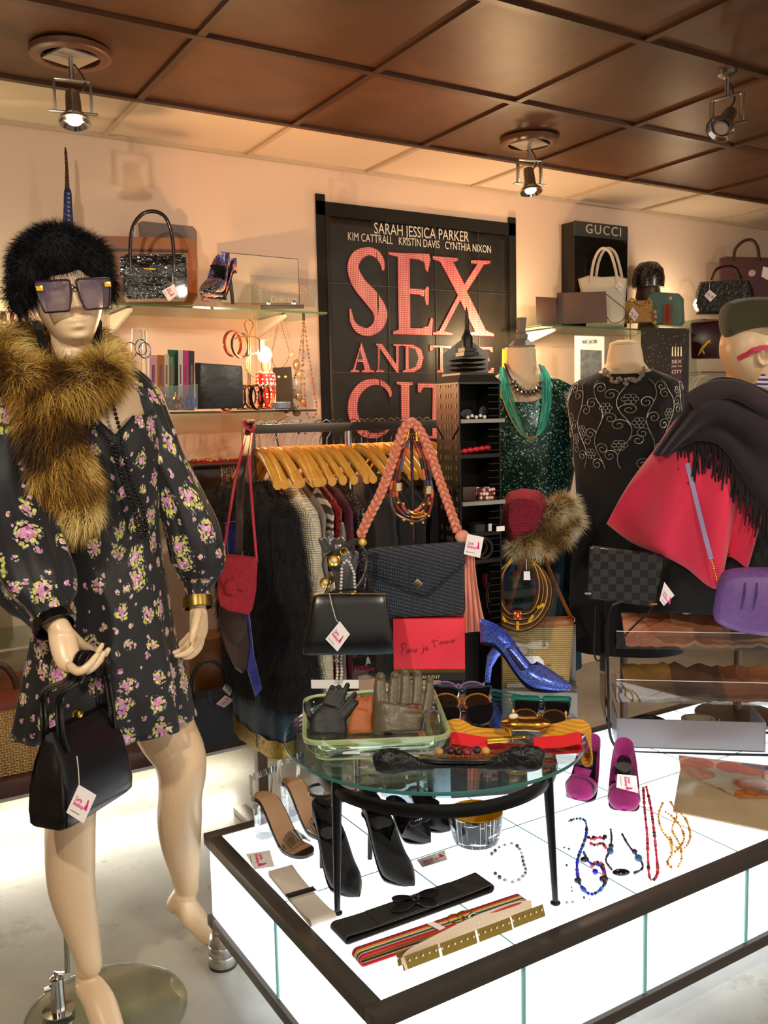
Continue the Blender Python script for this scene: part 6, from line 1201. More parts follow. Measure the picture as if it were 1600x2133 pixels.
GL = {'S': [stroke([(528, 545, 14), (520, 490, 34), (480, 430, 52), (415, 412, 58), (345, 448, 78), (318, 530, 78), (360, 635, 96), (440, 730, 108), (505, 830, 96), (495, 920, 80), (430, 970, 60), (360, 955, 52), (315, 900, 30), (298, 810, 12)])],
 'E': [[(562, 418), (848, 432), (856, 470), (838, 558), (822, 540), (812, 488), (780, 470), (712, 462), (712, 670), (775, 676), (815, 680), (828, 655), (846, 660), (842, 785), (826, 784), (812, 728), (770, 712), (714, 708), (716, 945), (790, 945), (840, 930), (856, 875), (874, 880), (866, 996), (595, 986), (596, 968), (636, 955), (628, 450), (565, 436)]],
 'X': [[(870, 446), (1046, 460), (1046, 478), (1014, 486), (1090, 640), (1180, 500), (1136, 494), (1136, 474), (1272, 476), (1270, 496), (1226, 506), (1108, 690), (1240, 960), (1298, 986), (1296, 1002), (1126, 994), (1128, 976), (1164, 968), (1062, 752), (950, 968), (1008, 978), (1008, 996), (872, 992), (872, 974), (916, 964), (1046, 716), (924, 486), (872, 464)]],
 'A': [[(376, 1042), (440, 1236), (466, 1240), (466, 1254), (380, 1252), (380, 1238), (400, 1236), (386, 1180), (346, 1178), (334, 1234), (360, 1238), (360, 1252), (300, 1250), (300, 1238), (318, 1232)], ],
 'N': [[(478, 1052), (520, 1054), (618, 1196), (618, 1072), (598, 1068), (598, 1054), (660, 1056), (660, 1068), (634, 1072), (634, 1256), (622, 1256), (502, 1084), (502, 1232), (534, 1238), (534, 1252), (480, 1250), (480, 1238), (492, 1232), (492, 1072), (478, 1066)]],
 'D': [[(662, 1056), (730, 1058), (790, 1090), (808, 1150), (790, 1220), (740, 1250), (664, 1252), (664, 1238), (684, 1234), (684, 1074), (662, 1070)]],
 'T': [[(850, 1062), (1000, 1068), (1004, 1110), (990, 1110), (984, 1086), (944, 1082), (944, 1236), (966, 1240), (966, 1254), (900, 1252), (900, 1240), (922, 1236), (922, 1080), (876, 1080), (866, 1106), (852, 1104)]],
 'H': [[(1030, 1068), (1070, 1070), (1070, 1150), (1110, 1152), (1110, 1072), (1150, 1074), (1150, 1258), (1110, 1256), (1110, 1172), (1070, 1170), (1070, 1254), (1030, 1252)]],
 'E2': [[(1170, 1074), (1285, 1078), (1290, 1112), (1276, 1112), (1264, 1094), (1212, 1092), (1212, 1150), (1262, 1152), (1264, 1176), (1212, 1174), (1212, 1240), (1270, 1242), (1282, 1220), (1296, 1222), (1290, 1262), (1172, 1258)]],
 'C': [stroke([(578, 1425, 10), (570, 1380, 28), (530, 1335, 36), (460, 1318, 44), (380, 1350, 60), (325, 1430, 62), (318, 1540, 66), (360, 1640, 60), (430, 1690, 40), (520, 1680, 26), (580, 1630, 10)])],
 'I': [[(620, 1318), (732, 1322), (732, 1338), (710, 1344), (710, 1690), (740, 1698), (740, 1712), (628, 1708), (628, 1694), (655, 1688), (652, 1340), (620, 1334)]],
 'T2': [[(766, 1326), (1000, 1334), (1004, 1400), (988, 1400), (975, 1366), (920, 1360), (918, 1690), (950, 1700), (950, 1714), (836, 1710), (836, 1696), (868, 1690), (872, 1360), (808, 1356), (786, 1392), (768, 1390)]],
 'Y': [[(1020, 1336), (1120, 1340), (1120, 1356), (1096, 1360), (1160, 1480), (1216, 1366), (1190, 1360), (1190, 1344), (1270, 1348), (1270, 1362), (1240, 1368), (1176, 1520), (1178, 1700), (1210, 1708), (1210, 1720), (1096, 1716), (1096, 1704), (1126, 1698), (1124, 1530), (1044, 1360), (1020, 1352)]]}
for k, ol in GL.items():
    for o in ol:
        pts = [Z5(*p) for p in o]; c = sum(pts, V((0, 0, 0)))/len(pts)
        lt = MB().prism(pts, V((0, -.0012, 0))).build('bulb_letter', BUL, po, smooth=False)
        MB().tube(pts, .0022, 4, closed=True).build('outline', EDG, lt)
for cx_, pts in (('A', [(366, 1096), (384, 1164), (350, 1164)]), ('D', [(706, 1076), (750, 1092), (772, 1150), (752, 1214), (706, 1232)])):
    MB().prism([Z5(*p)-V((0, .0006, 0)) for p in pts], V((0, -.0016, 0))).build('letter_counter', M('poster black', '#1a1713', .35), po)
# ================================================================ left wall shelf, top: handbag, case, pumps, signs
F = Fr(318, 628, z=1.8508, yaw=6); hb1 = thing('patent_handbag', 'glossy black crocodile patent handbag with tall handles on the upper glass shelf', 'handbag', F.A)
PAT = M('black crocodile patent', '#100d0b', .1, bump=(34, .9, .012), spec=.8, coat=.5)
MB().puff([F.p(*p) for p in ((252, 540), (258, 532), (382, 532), (388, 540), (390, 618), (384, 627), (262, 629), (254, 620))], F.n, .1, .05).build('bag_body', PAT, hb1); MB().prism([F.p(*p, .05) for p in ((250, 534), (386, 533), (387, 570), (380, 577), (258, 580), (250, 572))], F.n*.006).build('flap', PAT, hb1, bevel=.003)
for w in (.052, -.05): MB().tube(cr([F.p(*p, w) for p in ((273, 565), (271, 520), (276, 475), (294, 448), (318, 440), (342, 450), (356, 480), (362, 525), (362, 565))], 6), .0068, 10).build('handle', M('dark brown patent', '#2a1712', .15, coat=.4), hb1)
MB().box(F.p(313, 560, .058), (.04, .006, .006), math.atan2(F.r.y, F.r.x)).build('clasp', GOLD, hb1, bevel=.001); ptag(hb1, F, ((362, 592), (373, 612), (352, 628), (337, 606)), [(360, 572), (360, 585), (361, 594)], w=.062)
F = Fr(300, 640, A=V((1.08, 3.56, 1.851))); tc_ = thing('travel_case', 'tan leather travel case standing flat against the wall on the upper shelf', 'case', F.p(310, 632)); TANC = M('tan case leather', '#a5642f', .4, var=(3, '#8f5224'))
MB().puff([F.p(*p) for p in ((205, 500), (215, 494), (400, 500), (410, 510), (412, 620), (402, 634), (215, 636), (205, 626))], F.n, .1, .03).build('case_body', TANC, tc_); MB().box(F.p(308, 522, .052), (.3, .004, .01), math.atan2(F.r.y, F.r.x)).build('zip', M('dark zip', '#3a2416', .4), tc_)
F = Fr(350, 480, A=V((1.2, 3.63, 1.95))); gb = MB().puff([F.p(*p) for p in ((288, 466), (296, 461), (402, 472), (410, 482), (412, 560), (300, 560))], F.n, .03, .05).build('grey_board', M('warm grey board', '#7d716b', .7)); tag(gb, 'grey rounded board behind the glossy black handbag', 'board')
m_ms = m_seq('multicolour sequin', '#23307a', '#c0406a', 300); 
def m_multi():
    t = NT('multicolour sequins'); v = t.vor(30); c_ = t.n('ShaderNodeSeparateColor', {0: v.outputs[1]}); s_ = t.vor(420); k = t.n('ShaderNodeSeparateColor', {0: s_.outputs[1]}); a = t.ramp(c_.outputs[0], [(0, hx('#24348f')), (.3, hx('#0d0d10')), (.45, hx('#9a2c5c')), (.62, hx('#8a7a4a')), (.78, hx('#a03a2a')), (.9, hx('#3a2a8a'))], 'CONSTANT'); t.base(t.mix(t.ma('POWER', k.outputs[0], 4), a, hx('#e8d8e0'))); t.P(rough=.3, metal=.3); t.bump(k.outputs[1], .8, .006); return t.m
MS = m_multi(); 
for lab, h_, t_ in (('multicoloured sequin pump nearer the wall on the upper shelf', (474, 626), (420, 622)), ('multicoloured sequin pump in front on the upper shelf', (492, 634), (418, 632))): shoe(lab, Pz(*h_, 1.8508), Pz(*t_, 1.8508)-V((.02, .09, 0)), (MS, M('black lining', '#0a0a0c', .7), M('black lining', '#0a0a0c', .7)), .11, .082, 'sequin pumps on the upper shelf', 'sequin_pump', cover=.6, side=.03, back=.06, toe_p=1.6, point=2.4)
F = Fr(535, 632, A=V((1.52, 3.58, 1.851))); yb2 = thing('box_sign', 'cream box leaning on the wall behind the sequin pumps', 'box', F.p(535, 632)); MB().prism([F.p(*p) for p in ((460, 525), (621, 540), (624, 632), (462, 630))], -F.n*.03).build('box', M('cream card', '#d9c6b0', .55), yb2, bevel=.001); MB().tube([F.p(*p, .001) for p in ((460, 525), (621, 540), (624, 632))], .0012, 4).build('edge_line', BLKP, yb2)
F = Fr(585, 642, z=1.8508); sg_ = thing('acrylic_sign', 'clear acrylic shop sign with engraved white lettering on the upper shelf', 'sign', F.A); MB().prism([F.p(*p) for p in ((520, 572), (660, 582), (656, 640), (524, 636))], -F.n*.004).build('sheet', ACR, sg_); MB().box(F.p(588, 639), (.17, .03, .012), math.atan2(F.r.y, F.r.x)).build('wooden_base', M('black stone base', '#22201f', .4), sg_, bevel=.001)
ENG = M('engraved grey', '#84746a', .5); text('YVES SAINT LAURENT', 'lettering', ENG, sg_, F.p(519, 604, .001), F.p(648, 613, .001)-F.p(519, 604, .001), ZUP, .045, .0003, width=(F.p(648, 613)-F.p(519, 604)).length, shear=.2); text('Collection', 'lettering', ENG, sg_, F.p(562, 630, .001), F.r, ZUP, .036, .0003, width=.105, shear=.35)
for x in (559, 612): MB().box(F.p(x, 632, .006), (.018, .006, .016), math.atan2(F.r.y, F.r.x)).build('clamp', SILV, sg_, bevel=.002)
# ---------------------------------------------------------------- books and bangles on the middle shelf
F = Fr(360, 852, z=1.4525)
bks = ((312, 328, 740, '#e7a7b4', 'pink paperback leaning at the left end of the book row'), (329, 342, 740, '#b9741c', 'golden brown book between the pink and cream ones'), (343, 352, 738, '#e8d3b4', 'thin cream book beside the golden brown one'), (353, 361, 744, '#6d9a5a', 'thin light green book before the tall green one'), (350, 371, 729, '#1f6a42', 'tall dark green book behind the light green one'), (372, 381, 730, '#ecdfd0', 'white book right of the dark green one'), (382, 393, 730, '#d62f83', 'hot pink book right of the white one'), (394, 405, 731, '#2d2830', 'black book at the right end of the row'))
for i, (a, b, y, c_, lab) in enumerate(bks):
    w = -.03 if i == 4 else 0; o = [F.p(a, 854, w), F.p(b-.6, 854, w), F.p(b-.6, y+1, w), F.p(a, y, w)]
    g = thing('book', lab, 'book', F.p((a+b)/2, 854, w-.07), 'books on the middle shelf'); dd = -F.n*.13
    MB().prism(o, dd*.999, dd*.03).build('pages', M('book pages', '#e9dcc4', .8), g); m = MB(); m.prism([o[0]-F.r*.0008+ZUP*-.0, o[1]+F.r*.0008, o[2]+F.r*.0008+ZUP*.001, o[3]-F.r*.0008+ZUP*.001], dd*.05); m.prism([o[0]-F.r*.001, o[0]+F.r*.0012, o[3]+F.r*.0012+ZUP*.002, o[3]-F.r*.001+ZUP*.002], dd, dd*.04); m.build('cover', M('book '+c_, c_, .5), g)
    MB().prism([F.p(a+(b-a)*.3, 800, w+.0006), F.p(a+(b-a)*.65, 800, w+.0006), F.p(a+(b-a)*.65, 760, w+.0006), F.p(a+(b-a)*.3, 760, w+.0006)], F.n*.0004).build('spine_title', M('spine print', '#e9dcb8' if i in (4, 6, 7) else '#8a5a6a', .5), g)
for x, lab in ((372, 'clear acrylic jewellery tray with gold pendants in front of the books'),):
    g = thing('jewellery_tray', lab, 'tray', F.p(375, 853, .05)); MB().prism([F.p(*p, .06) for p in ((332, 806), (412, 800), (412, 853), (332, 853))], F.n*.002).build('front', ACR, g); MB().prism([F.p(332, 852, .06), F.p(412, 852, .06), F.p(412, 852, .01), F.p(332, 852, .01)], ZUP*.002).build('base', ACR, g); MB().prism([F.p(*p, .012) for p in ((332, 806), (412, 800), (412, 853), (332, 853))], -F.n*.002).build('back', ACR, g)
    for x_, c_ in ((338, GOLD), (345, GOLD), (366, GOLD), (374, GOLD)): MB().lathe(F.p(x_, 846, .04), [(.001, -.008), (.012, -.006), (.013, 0), (.006, .004), (.009, .012), (.012, .02), (.005, .026), (.004, .04)], 12).build('pendant', c_, g)
    for x_ in (392, 403): MB().ball(F.p(x_, 838, .04), (.008, .006, .018), 10, 8).build('crystal_earring', M('blue crystal', '#3a52a0', .1, spec=.9), g)
ck = MB().prism([F.p(*p, -.06) for p in ((406, 755), (505, 762), (508, 850), (408, 852))], -F.n*.02).build('black_clutch', M('black satin clutch', '#15110f', .35, bump=(18, .3, .01)), bevel=.004); tag(ck, 'flat black satin clutch leaning behind the bangles', 'clutch bag')
Fb2 = Fr(505, 853, A=Pz(505, 853, 1.4525)+V((0, .02, 0))); bs2 = thing('bangle_bar', 'horizontal silver display bar for bangles on the middle shelf', 'stand', Fb2.A); MB().tube([Fb2.p(443, 804), Fb2.p(575, 804)], .004, 8).build('bar', SILV, bs2)
for x in (452, 566): MB().tube([Fb2.p(x, 804), Fb2.p(x, 852)], .0045, 8).build('upright', ACR, bs2)
bcols = (('#c08a30', .045, .014, 'amber'), ('#8a7a64', .04, .016, 'horn'), ('#3a2c20', .042, .006, 'dark'), ('#8a6a3a', .041, .005, 'brass'), ('#6a4a4a', .04, .007, 'rose'), ('#17120f', .043, .014, 'black'), ('#4a3a26', .042, .006, 'bronze'), ('#b08a4a', .04, .005, 'gilt'))
for i, (c_, r, h_, nm) in enumerate(bcols):
    x = (470, 486, 498, 508, 520, 534, 550, 560)[i]; bangle('%s bangle on the horizontal display bar' % nm, Fb2.p(x, 804)-ZUP*(r-.004), Fb2.r*.85+Fb2.n*.5, r, h_, .003, M('bangle '+c_, c_, .25, .3, var=(60, '#2a1c12')), group='bangles on the display bar')
Fw = Fr(520, 770, A=Pz(520, 853, 1.4525)+V((0, .07, 0))); ws = thing('wire_stand', 'brass wire stand with a loop top hung with bangles', 'stand', Fw.p(520, 853)); WIR = M('dull brass wire', '#6a5030', .35, .8)
MB().tube(cr([Fw.p(*p) for p in ((517, 852), (517, 740), (517, 700), (510, 680), (512, 670), (519, 667), (526, 671), (527, 681), (521, 700), (521, 740), (521, 852))], 5), .0021, 6).build('post', WIR, ws); MB().tube(cr([Fw.p(*p) for p in ((486, 707), (500, 702), (520, 701), (533, 703), (545, 710), (556, 705))], 5), .0021, 6).build('upper_arm', WIR, ws); MB().tube(cr([Fw.p(*p) for p in ((503, 744), (512, 741), (530, 738), (545, 746))], 5), .0021, 6).build('lower_arm', WIR, ws); MB().lathe(Fw.p(519, 853), [(.05, 0), (.05, .003), (.003, .005)], 24).build('foot', WIR, ws)
for x, y, r, h_, c_, nm in ((485, 716, .044, .014, '#a8481c', 'amber bangle hanging on the wire stand'), (501, 719, .044, .012, '#4a423c', 'grey bangle hanging beside the amber one'), (537, 760, .042, .016, '#d8c8a0', 'zebra striped bangle leaning on the wire stand')): bangle(nm, Fw.p(x, y), Fw.r*.75+Fw.n*.65 if x < 520 else Fw.n, r, h_, .0035, M('hang '+c_, c_, .2, var=(50 if x > 520 else 20, '#1a120c' if x > 520 else c_)), group='bangles on the wire stand')
MB().box(Fw.p(545, 722), (.018, .018, .05)).build('carved_charm', M('carved bone', '#a87a50', .5), ws, bevel=.005)
# polka dot lamp with bare bulb
L1 = Pz(572, 852, 1.4525)+V((0, .07, 0)); lp1 = thing('polka_dot_lamp', 'small red polka dot table lamp glowing on the middle shelf', 'lamp', L1)
t = NT('red polka dot glass'); v = t.vor(75, None, rand=.35); dm_ = t.ma('LESS_THAN', v.outputs[0], .3); c_ = t.mix(dm_, hx('#b3140e'), hx('#ffe9cc')); t.base(c_); t.P(rough=.3, emit=c_, es=.8)
MB().lathe(L1, [(.028, 0), (.034, .004), (.036, .05), (.038, .1), (.036, .13), (.022, .14)], 28).build('lamp_base', t.m, lp1); t2 = t.m; MB().lathe(L1+ZUP*.16, [(.012, -.02), (.014, .0), (.014, .012)], 14).build('socket', BRZ, lp1)
MB().ball(L1+ZUP*.2, (.026, .026, .03), 16, 10).build('bulb', M('lit warm bulb', '#fff0d0', .3, emit=hx('#ffcf8a'), es=30), lp1); lamp('polka_lamp_glow', 'POINT', L1+ZUP*.2+V((0, -.045, .0)), 20, (1, .58, .25), .03)
lamp('polka_lamp_red', 'POINT', L1+V((.045, -.03, .03)), 2.6, (1, .12, .03), .03)
eb = Fr(612, 850, A=Pz(606, 853, 1.4525)+V((0, .015, 0))); g = thing('earring_card', 'black upright card with a pair of flower earrings', 'display card', eb.A); MB().prism([eb.p(*p) for p in ((568, 766), (607, 764), (612, 852), (570, 852))], -eb.n*.006).build('card', M('black velvet card', '#0c0b0b', .8), g)
for x in (581, 595): MB().ball(eb.p(x, 785, .004), (.007, .007, .003), 10, 6, R=Matrix((eb.r, ZUP, eb.n)).transposed()).build('earring', M('flower gold', '#d8bc84', .25, .8), g)
bangle('pale blue cuff lying flat on the middle shelf', Pz(566, 852, 1.4525)+ZUP*.012+V((.01, -.06, 0)), ZUP, .03, .022, .003, M('pale blue glass', '#7d8fb0', .2, bump=(200, .8)))
Fh = Fr(635, 680, A=Py(640, 660, 3.36)); hk = MB().tube([Fh.p(632, 651), Fh.p(633, 668)], .006, 8).build('shelf_hook', DARKM); tag(hk, 'small dark hook under the right end of the upper shelf', 'hook')
def hangneck(label, px, r, cols, big=None, mat=BD, F=Fh, name='hanging_necklace', gap=1.1):
    g = thing(name, label, 'necklace', F.p(*px[len(px)//2])); m = MB(); CS = [hx(c) for c in cols]; pts = cr([F.p(*p) for p in px], 6); d = 0; acc = 0
    for a, b in zip(pts, pts[1:]):
        L = (b-a).length; acc += L
        if acc > 2*r*gap: m.cc = random.choice(CS); m.ball(b, r, 8, 5); acc = 0
    m.build('beads', mat, g)['kind'] = 'stuff'; MB().tube(pts, .0008, 4).build('cord', M('dark cord', '#3a3028', .6), g)
    for x, y, rr, c_ in big or (): MB().ball(F.p(x, y, .01), tuple(q*1.45 for q in rr), 12, 8, R=Matrix((F.r, F.n, ZUP)).transposed()).build('disc', M('disc '+c_, c_, .2), g)
hangneck('long rust red bead necklace hanging from the shelf hook', [(634, 668), (640, 720), (648, 770), (655, 820), (660, 845), (655, 868), (640, 862), (634, 800), (632, 720), (633, 668)], .0045, ('#8a3a20', '#a8482a'), name='hanging_necklace', gap=1.5)
hangneck('mother of pearl disc necklace hanging beside the rust red beads', [(632, 668), (626, 720), (618, 770), (610, 800), (608, 830), (614, 850), (624, 840), (628, 800), (630, 740), (633, 668)], .004, ('#8a6a4a', '#b08a64', '#5a3a2a'), [(608, 738, (.009, .004, .011), '#b59a80'), (618, 760, (.011, .004, .016), '#7d6a52'), (611, 797, (.012, .004, .012), '#e8e0d0'), (624, 780, (.01, .004, .014), '#8a7a5a'), (612, 820, (.01, .004, .014), '#a08a68'), (622, 825, (.011, .004, .013), '#6a5a44'), (608, 848, (.011, .004, .013), '#857a58'), (618, 860, (.012, .004, .01), '#6d6a4a'), (632, 838, (.009, .004, .012), '#7a5238')])
Fh2 = Fr(580, 700, A=V((1.62, 3.55, 1.7))); hangneck('thin gold chain hanging in front of the glowing lamp', [(582, 660), (572, 710), (566, 740), (574, 765), (592, 762), (602, 735), (590, 690), (582, 660)], .0022, ('#8a6030', '#a87a40'), F=Fh2, gap=1.2)
hangneck('dark brown bead tassel hanging under the middle shelf', [(628, 872), (622, 890), (622, 905), (630, 890), (636, 905)], .004, ('#2a1410', '#4a2418'), F=Fh, gap=1.1)
# earring stands behind the hat, left edge, and their lamp
F = Fr(20, 700, A=Py(20, 700, 3.5)); es_ = thing('earring_rack', 'clear rack of red and brown drop earrings at the left edge behind the hat', 'stand', V((F.A.x, F.A.y, 1.4525)))
for y in (648, 675, 690): MB().tube([F.p(-20, y), F.p(62, y+4)], .0035, 6).build('rail', M('cream rail', '#cdbfa8', .4), es_)
for x in (-18, 60): MB().tube([F.p(x, 640), V((F.p(x, 640).x, F.p(x, 640).y, 1.4525))], .0035, 6).build('upright', M('cream rail', '#cdbfa8', .4), es_)
for x, c_ in ((4, '#5a3a20'), (10, '#6a4426'), (25, '#b3201c'), (42, '#4a3020'), (55, '#b3201c')): MB().ball(F.p(x, 660, .01), (.007, .006, .02), 10, 8).build('drop_earring', M('drop '+c_, c_, .25), es_); 
lp2 = thing('shelf_lamp', 'small glowing lamp on the shelf behind the fur hat at the left edge', 'lamp', V((.5, 3.58, 1.4525))); MB().lathe((.5, 3.58, 1.4525), [(.03, 0), (.032, .006), (.012, .02), (.012, .12)], 20).build('lamp_base', BRZ, lp2); MB().ball((.5, 3.58, 1.6), (.03, .03, .035), 14, 10).build('bulb', M('lit warm bulb', '#fff0d0', .3, emit=hx('#ffcf8a'), es=30), lp2); lamp('shelf_lamp_glow', 'POINT', (.5, 3.53, 1.61), 10, (1, .72, .45), .04)
# Eiffel like needle tower above the hat
et = thing('tower_ornament', 'slim dark blue tower ornament with needle spire above the fur hat', 'ornament', Py(140, 640, 3.5)); Ft = Fr(140, 480, A=Py(140, 480, 3.5))
MB().loft([[Ft.p(x+dx*wd_, y, wz*wd_*Ft.k) for dx, wz in ((-1, -1), (1, -1), (1, 1), (-1, 1))] for x, y, wd_ in ((144, 640, 22), (142, 520, 14), (142, 460, 10.5), (141, 400, 8), (140, 392, 5))]).build('shaft', M('blue enamel lattice', '#2b2a55', .3, .3, bump=(80, .9)), et, smooth=False)
MB().loft([[Ft.p(x+dx*wd_, y, wz*wd_*Ft.k) for dx, wz in ((-1, -1), (1, -1), (1, 1), (-1, 1))] for x, y, wd_ in ((140, 393, 5), (139, 350, 3.4), (137, 318, 3), (136, 306, 1))]).build('spire', M('dark bronze lattice', '#4a3324', .3, .7, bump=(120, 1)), et, smooth=False)
for k in range(7): MB().box(Ft.p(143, 404+k*9, .018), (.008, .004, .007), math.atan2(Ft.r.y, Ft.r.x)).build('window', M('pale window', '#8a92b8', .3), et)
# ================================================================ black skyscraper display tower
F = Fr(958, 1000, d=2.86); TK = M('black painted steel', '#16130f', .45, .3); eR = F.r*math.cos(.51)-F.n*math.sin(.51); eL = -F.r*math.sin(.51)-F.n*math.cos(.51); C0 = V((F.A.x, F.A.y, 0)); S = .152; TT = F.p(958, 800).z
tw = thing('skyscraper_tower', 'tall black skyscraper shaped display tower with open shelves', 'display tower', C0+(eR+eL)*S/2); Q = lambda a, b, z: C0+eR*(a*S)+eL*(b*S)+ZUP*z
def cuboid(a0, a1, b0, b1, z0, z1): return MB().prism([Q(a0, b0, z0), Q(a1, b0, z0), Q(a1, b1, z0), Q(a0, b1, z0)], ZUP*(z1-z0))
cuboid(0, .03, 0, 1, 0, TT).build('left_wall', TK, tw); cuboid(.03, 1, .96, 1, 0, TT).build('back_wall', TK, tw); cuboid(.97, 1, 0, .97, 0, TT).build('right_wall', TK, tw); cuboid(0, 1, 0, 1, 0, .02).build('base', TK, tw)
m = MB()
for z in [.62+.033*k for k in range(28)]:
    if int((z-.62)/.165) != int((z-.62+.033)/.165): continue
    for b in (.12, .36, .47, .58, .82): m.box(Q(-.004, b, z), (.002, .009, .014), math.atan2(eL.y, eL.x)-PI/2)
m.build('window_slots', M('window slot grey', '#4a443c', .5), tw)['kind'] = 'stuff'
m = MB()
for z in [.62+.022*k for k in range(41)]: m.bar(Q(.7, -.005, z), Q(.99, -.005, z), .0025)
for z in (.6, .8, 1.0, 1.2, 1.38):
    for b0_, b1_ in ((0, .3), (1, .7)): m.bar(Q(-.01, b0_, z), Q(-.01, b1_, z-.04), .004)
m.build('louvre_bars', TK, tw)['kind'] = 'stuff'
SHZ = [F.p(1000, y).z for y in (873, 947, 1046, 1112, 1170)]; BOOK = M('grey book edge', '#8f8a84', .5)
for i, z in enumerate(SHZ): cuboid(.03, 1.06 if i in (0, 2) else .97, -.08 if i in (0, 2) else 0, .96, z-.012, z).build('shelf', BOOK if i in (0, 2) else TK, tw)
z = TT; MB().loft([[Q(a, b, zz) for a, b in ((-k, -k), (1+k, -k), (1+k, 1+k), (-k, 1+k))] for zz, k in ((z, .02), (z+.006, .02), (z+.03, -.1), (z+.036, -.1))]).build('roof', M('grey brown steel', '#2e2a25', .45, .2), tw, smooth=False)
for k, (zz, wd_) in enumerate(((.045, .22), (.06, .22), (.075, .22), (.092, .32), (.106, .36))): MB().loft([[Q(.5+sx*(.5-wd_+e), .5+sy*(.5-wd_+e), z+zz+h_) for sx, sy in ((-1, -1), (1, -1), (1, 1), (-1, 1))] for h_, e in ((0, -.05 if k < 3 else 0), (.006 if k < 3 else .012, .02 if k < 3 else 0))]).build('setback', TK, tw, smooth=False)
MB().lathe(Q(.5, .5, z+.118), [(.018, 0), (.018, .035), (.012, .045), (.007, .06), (.007, .09), (.002, .13)], 10).build('spire', TK, tw)
MB().prism([Q(.5, 1.02, 0)*1+eR*0+F.r*u+ZUP*v for u, v in ((-.042, z), (.108, z), (.108, z+.105), (.033, z+.16), (-.042, z+.105))], -F.n*.006).build('back_board', M('mid grey board', '#85807a', .6), tw)
def onsh(i, a, b=.2): return Q(a, b, SHZ[i]+.0005)
g = thing('shoe_ornament', 'tiny black shoe ornament with gilt flowers on the top tower shelf', 'ornament', onsh(0, .45)); MB().puff(ellipse(onsh(0, .3)+ZUP*.018, eR*.028, ZUP*.018, 18), F.n, .03, .2).build('shoe', BLKL, g); MB().puff(ellipse(onsh(0, .7)+ZUP*.022, eR*.02, ZUP*.022, 18), F.n, .03, .2).build('shoe', BLKL, g)
for k in range(5): MB().ball(onsh(0, .2+.1*k, -.02)+ZUP*(.006+.004*(k % 2)), .006, 8, 6).build('flower', M('orange flower', '#d88a2a' if k % 2 else '#e8e0c8', .4), g)
g = thing('braided_bracelet', 'red braided leather bracelet on the second tower shelf', 'bracelet', onsh(1, .4))
for k in range(6): MB().ball(onsh(1, .1+.14*k)+ZUP*(.008+.002*k), (.014, .008, .009), 10, 6).build('braid', M('red leather', '#c2202a', .4), g)
g = thing('beaded_cuff', 'brown and red beaded cuff on the middle tower shelf', 'bracelet', onsh(2, .6)); MB().box(onsh(2, .25)+ZUP*.024, (.05, .05, .046), math.atan2(eR.y, eR.x)).build('brown_box', BRL, g, bevel=.004); m = MB()
for k in range(60): m.cc = random.choice((hx('#8a1a22'), hx('#d8a8a0'), hx('#5a1216'), hx('#e8d8c8'))); a = 2*PI*k/20; m.ball(onsh(2, .72)+eR*.03*math.cos(a)+eL*.03*math.sin(a)+ZUP*(.008+.013*(k//20)), .0062, 8, 5)
m.build('beads', BD, g)['kind'] = 'stuff'
g = thing('coiled_belt', 'black coiled belt with white tag on the lower tower shelf', 'belt', onsh(3, .6)); MB().ribbon(ellipse(onsh(3, .55)+ZUP*.014, eR*.045, eL*.035, 28), ZUP, .024, .004, closed=True).build('strap', BLKL, g); MB().box(onsh(3, .65, -.1)+ZUP*.016, (.012, .006, .024), math.atan2(eR.y, eR.x)).build('buckle', SILV, g); price_tag(g, [onsh(3, a, -.16)+ZUP*h_ for a, h_ in ((.78, .018), (.98, .018), (.98, .002), (.78, .002))], words=False)
g = thing('coiled_belt', 'dark brown braided belt coiled upright on the lowest visible tower shelf', 'belt', onsh(4, .6))
for k in range(3): MB().tube(ellipse(onsh(4, .6, .1+.15*k)+ZUP*.034, eR*(.034-.006*k), ZUP*(.033-.006*k), 24), .006, 8, closed=True).build('coil', M('dark braid', '#1d1613', .5, bump=(200, .8)), g)
# ================================================================ dressmaker busts
CREAM = M('cream jersey', '#cdb595', .75)
def bust(label, F, cx, rings, cover, skinmat, clothmat, y_hem, name='dress_form', neck=None, clothlabel=None, hem=None):
    g = thing(name, label, 'dress form', V((F.p(cx, 1000).x, F.p(cx, 1000).y, 0))); N = 64; rows = []
    def ring(y):
        for a, b in zip(rings, rings[1:]):
            if y <= b[0] or b is rings[-1]: t = max(0, min(1, (y-a[0])/(b[0]-a[0]))); return a[1]+(b[1]-a[1])*t, a[2]+(b[2]-a[2])*t
    def pt(th, y, k=1.0): h, d = ring(y); c, s = math.cos(th), math.sin(th); return F.p(cx, y)+F.r*c*abs(c)**-.15*h*F.k*k+F.n*s*d*k if abs(c) > 1e-6 else F.p(cx, y)+F.n*s*d*k
    ys = [r[0] for r in rings if r[0] < 960]; yy = []
    for a, b in zip(ys, ys[1:]): yy += [a+(b-a)*j/4 for j in range(4)]
    MB().loft([[pt(2*PI*k/N, y) for k in range(N)] for y in yy]).build('torso', skinmat, g, angle=0)
    L = 40
    for i in range(L+1): rows.append([pt(2*PI*k/N, cover(2*PI*k/N)+(y_hem-cover(2*PI*k/N))*i/L, 1.035+.02*math.sin(7*2*PI*k/N)*max(0, (i/L-.45))) for k in range(N)])
    c = MB().loft(rows, cap=False).build('dress', clothmat, g, angle=0)
    if clothlabel: c['label'] = clothlabel
    p = V((F.p(cx, 1000).x, F.p(cx, 1000).y, 0)); MB().tube([p+ZUP*.01, p+ZUP*.9], .014, 12).build('pole', BRZ, g); MB().lathe(p, [(.16, 0), (.16, .012), (.02, .03)], 32).build('foot', BRZ, g)
    return g, pt
FG = Fr(1087, 780, d=3.55)
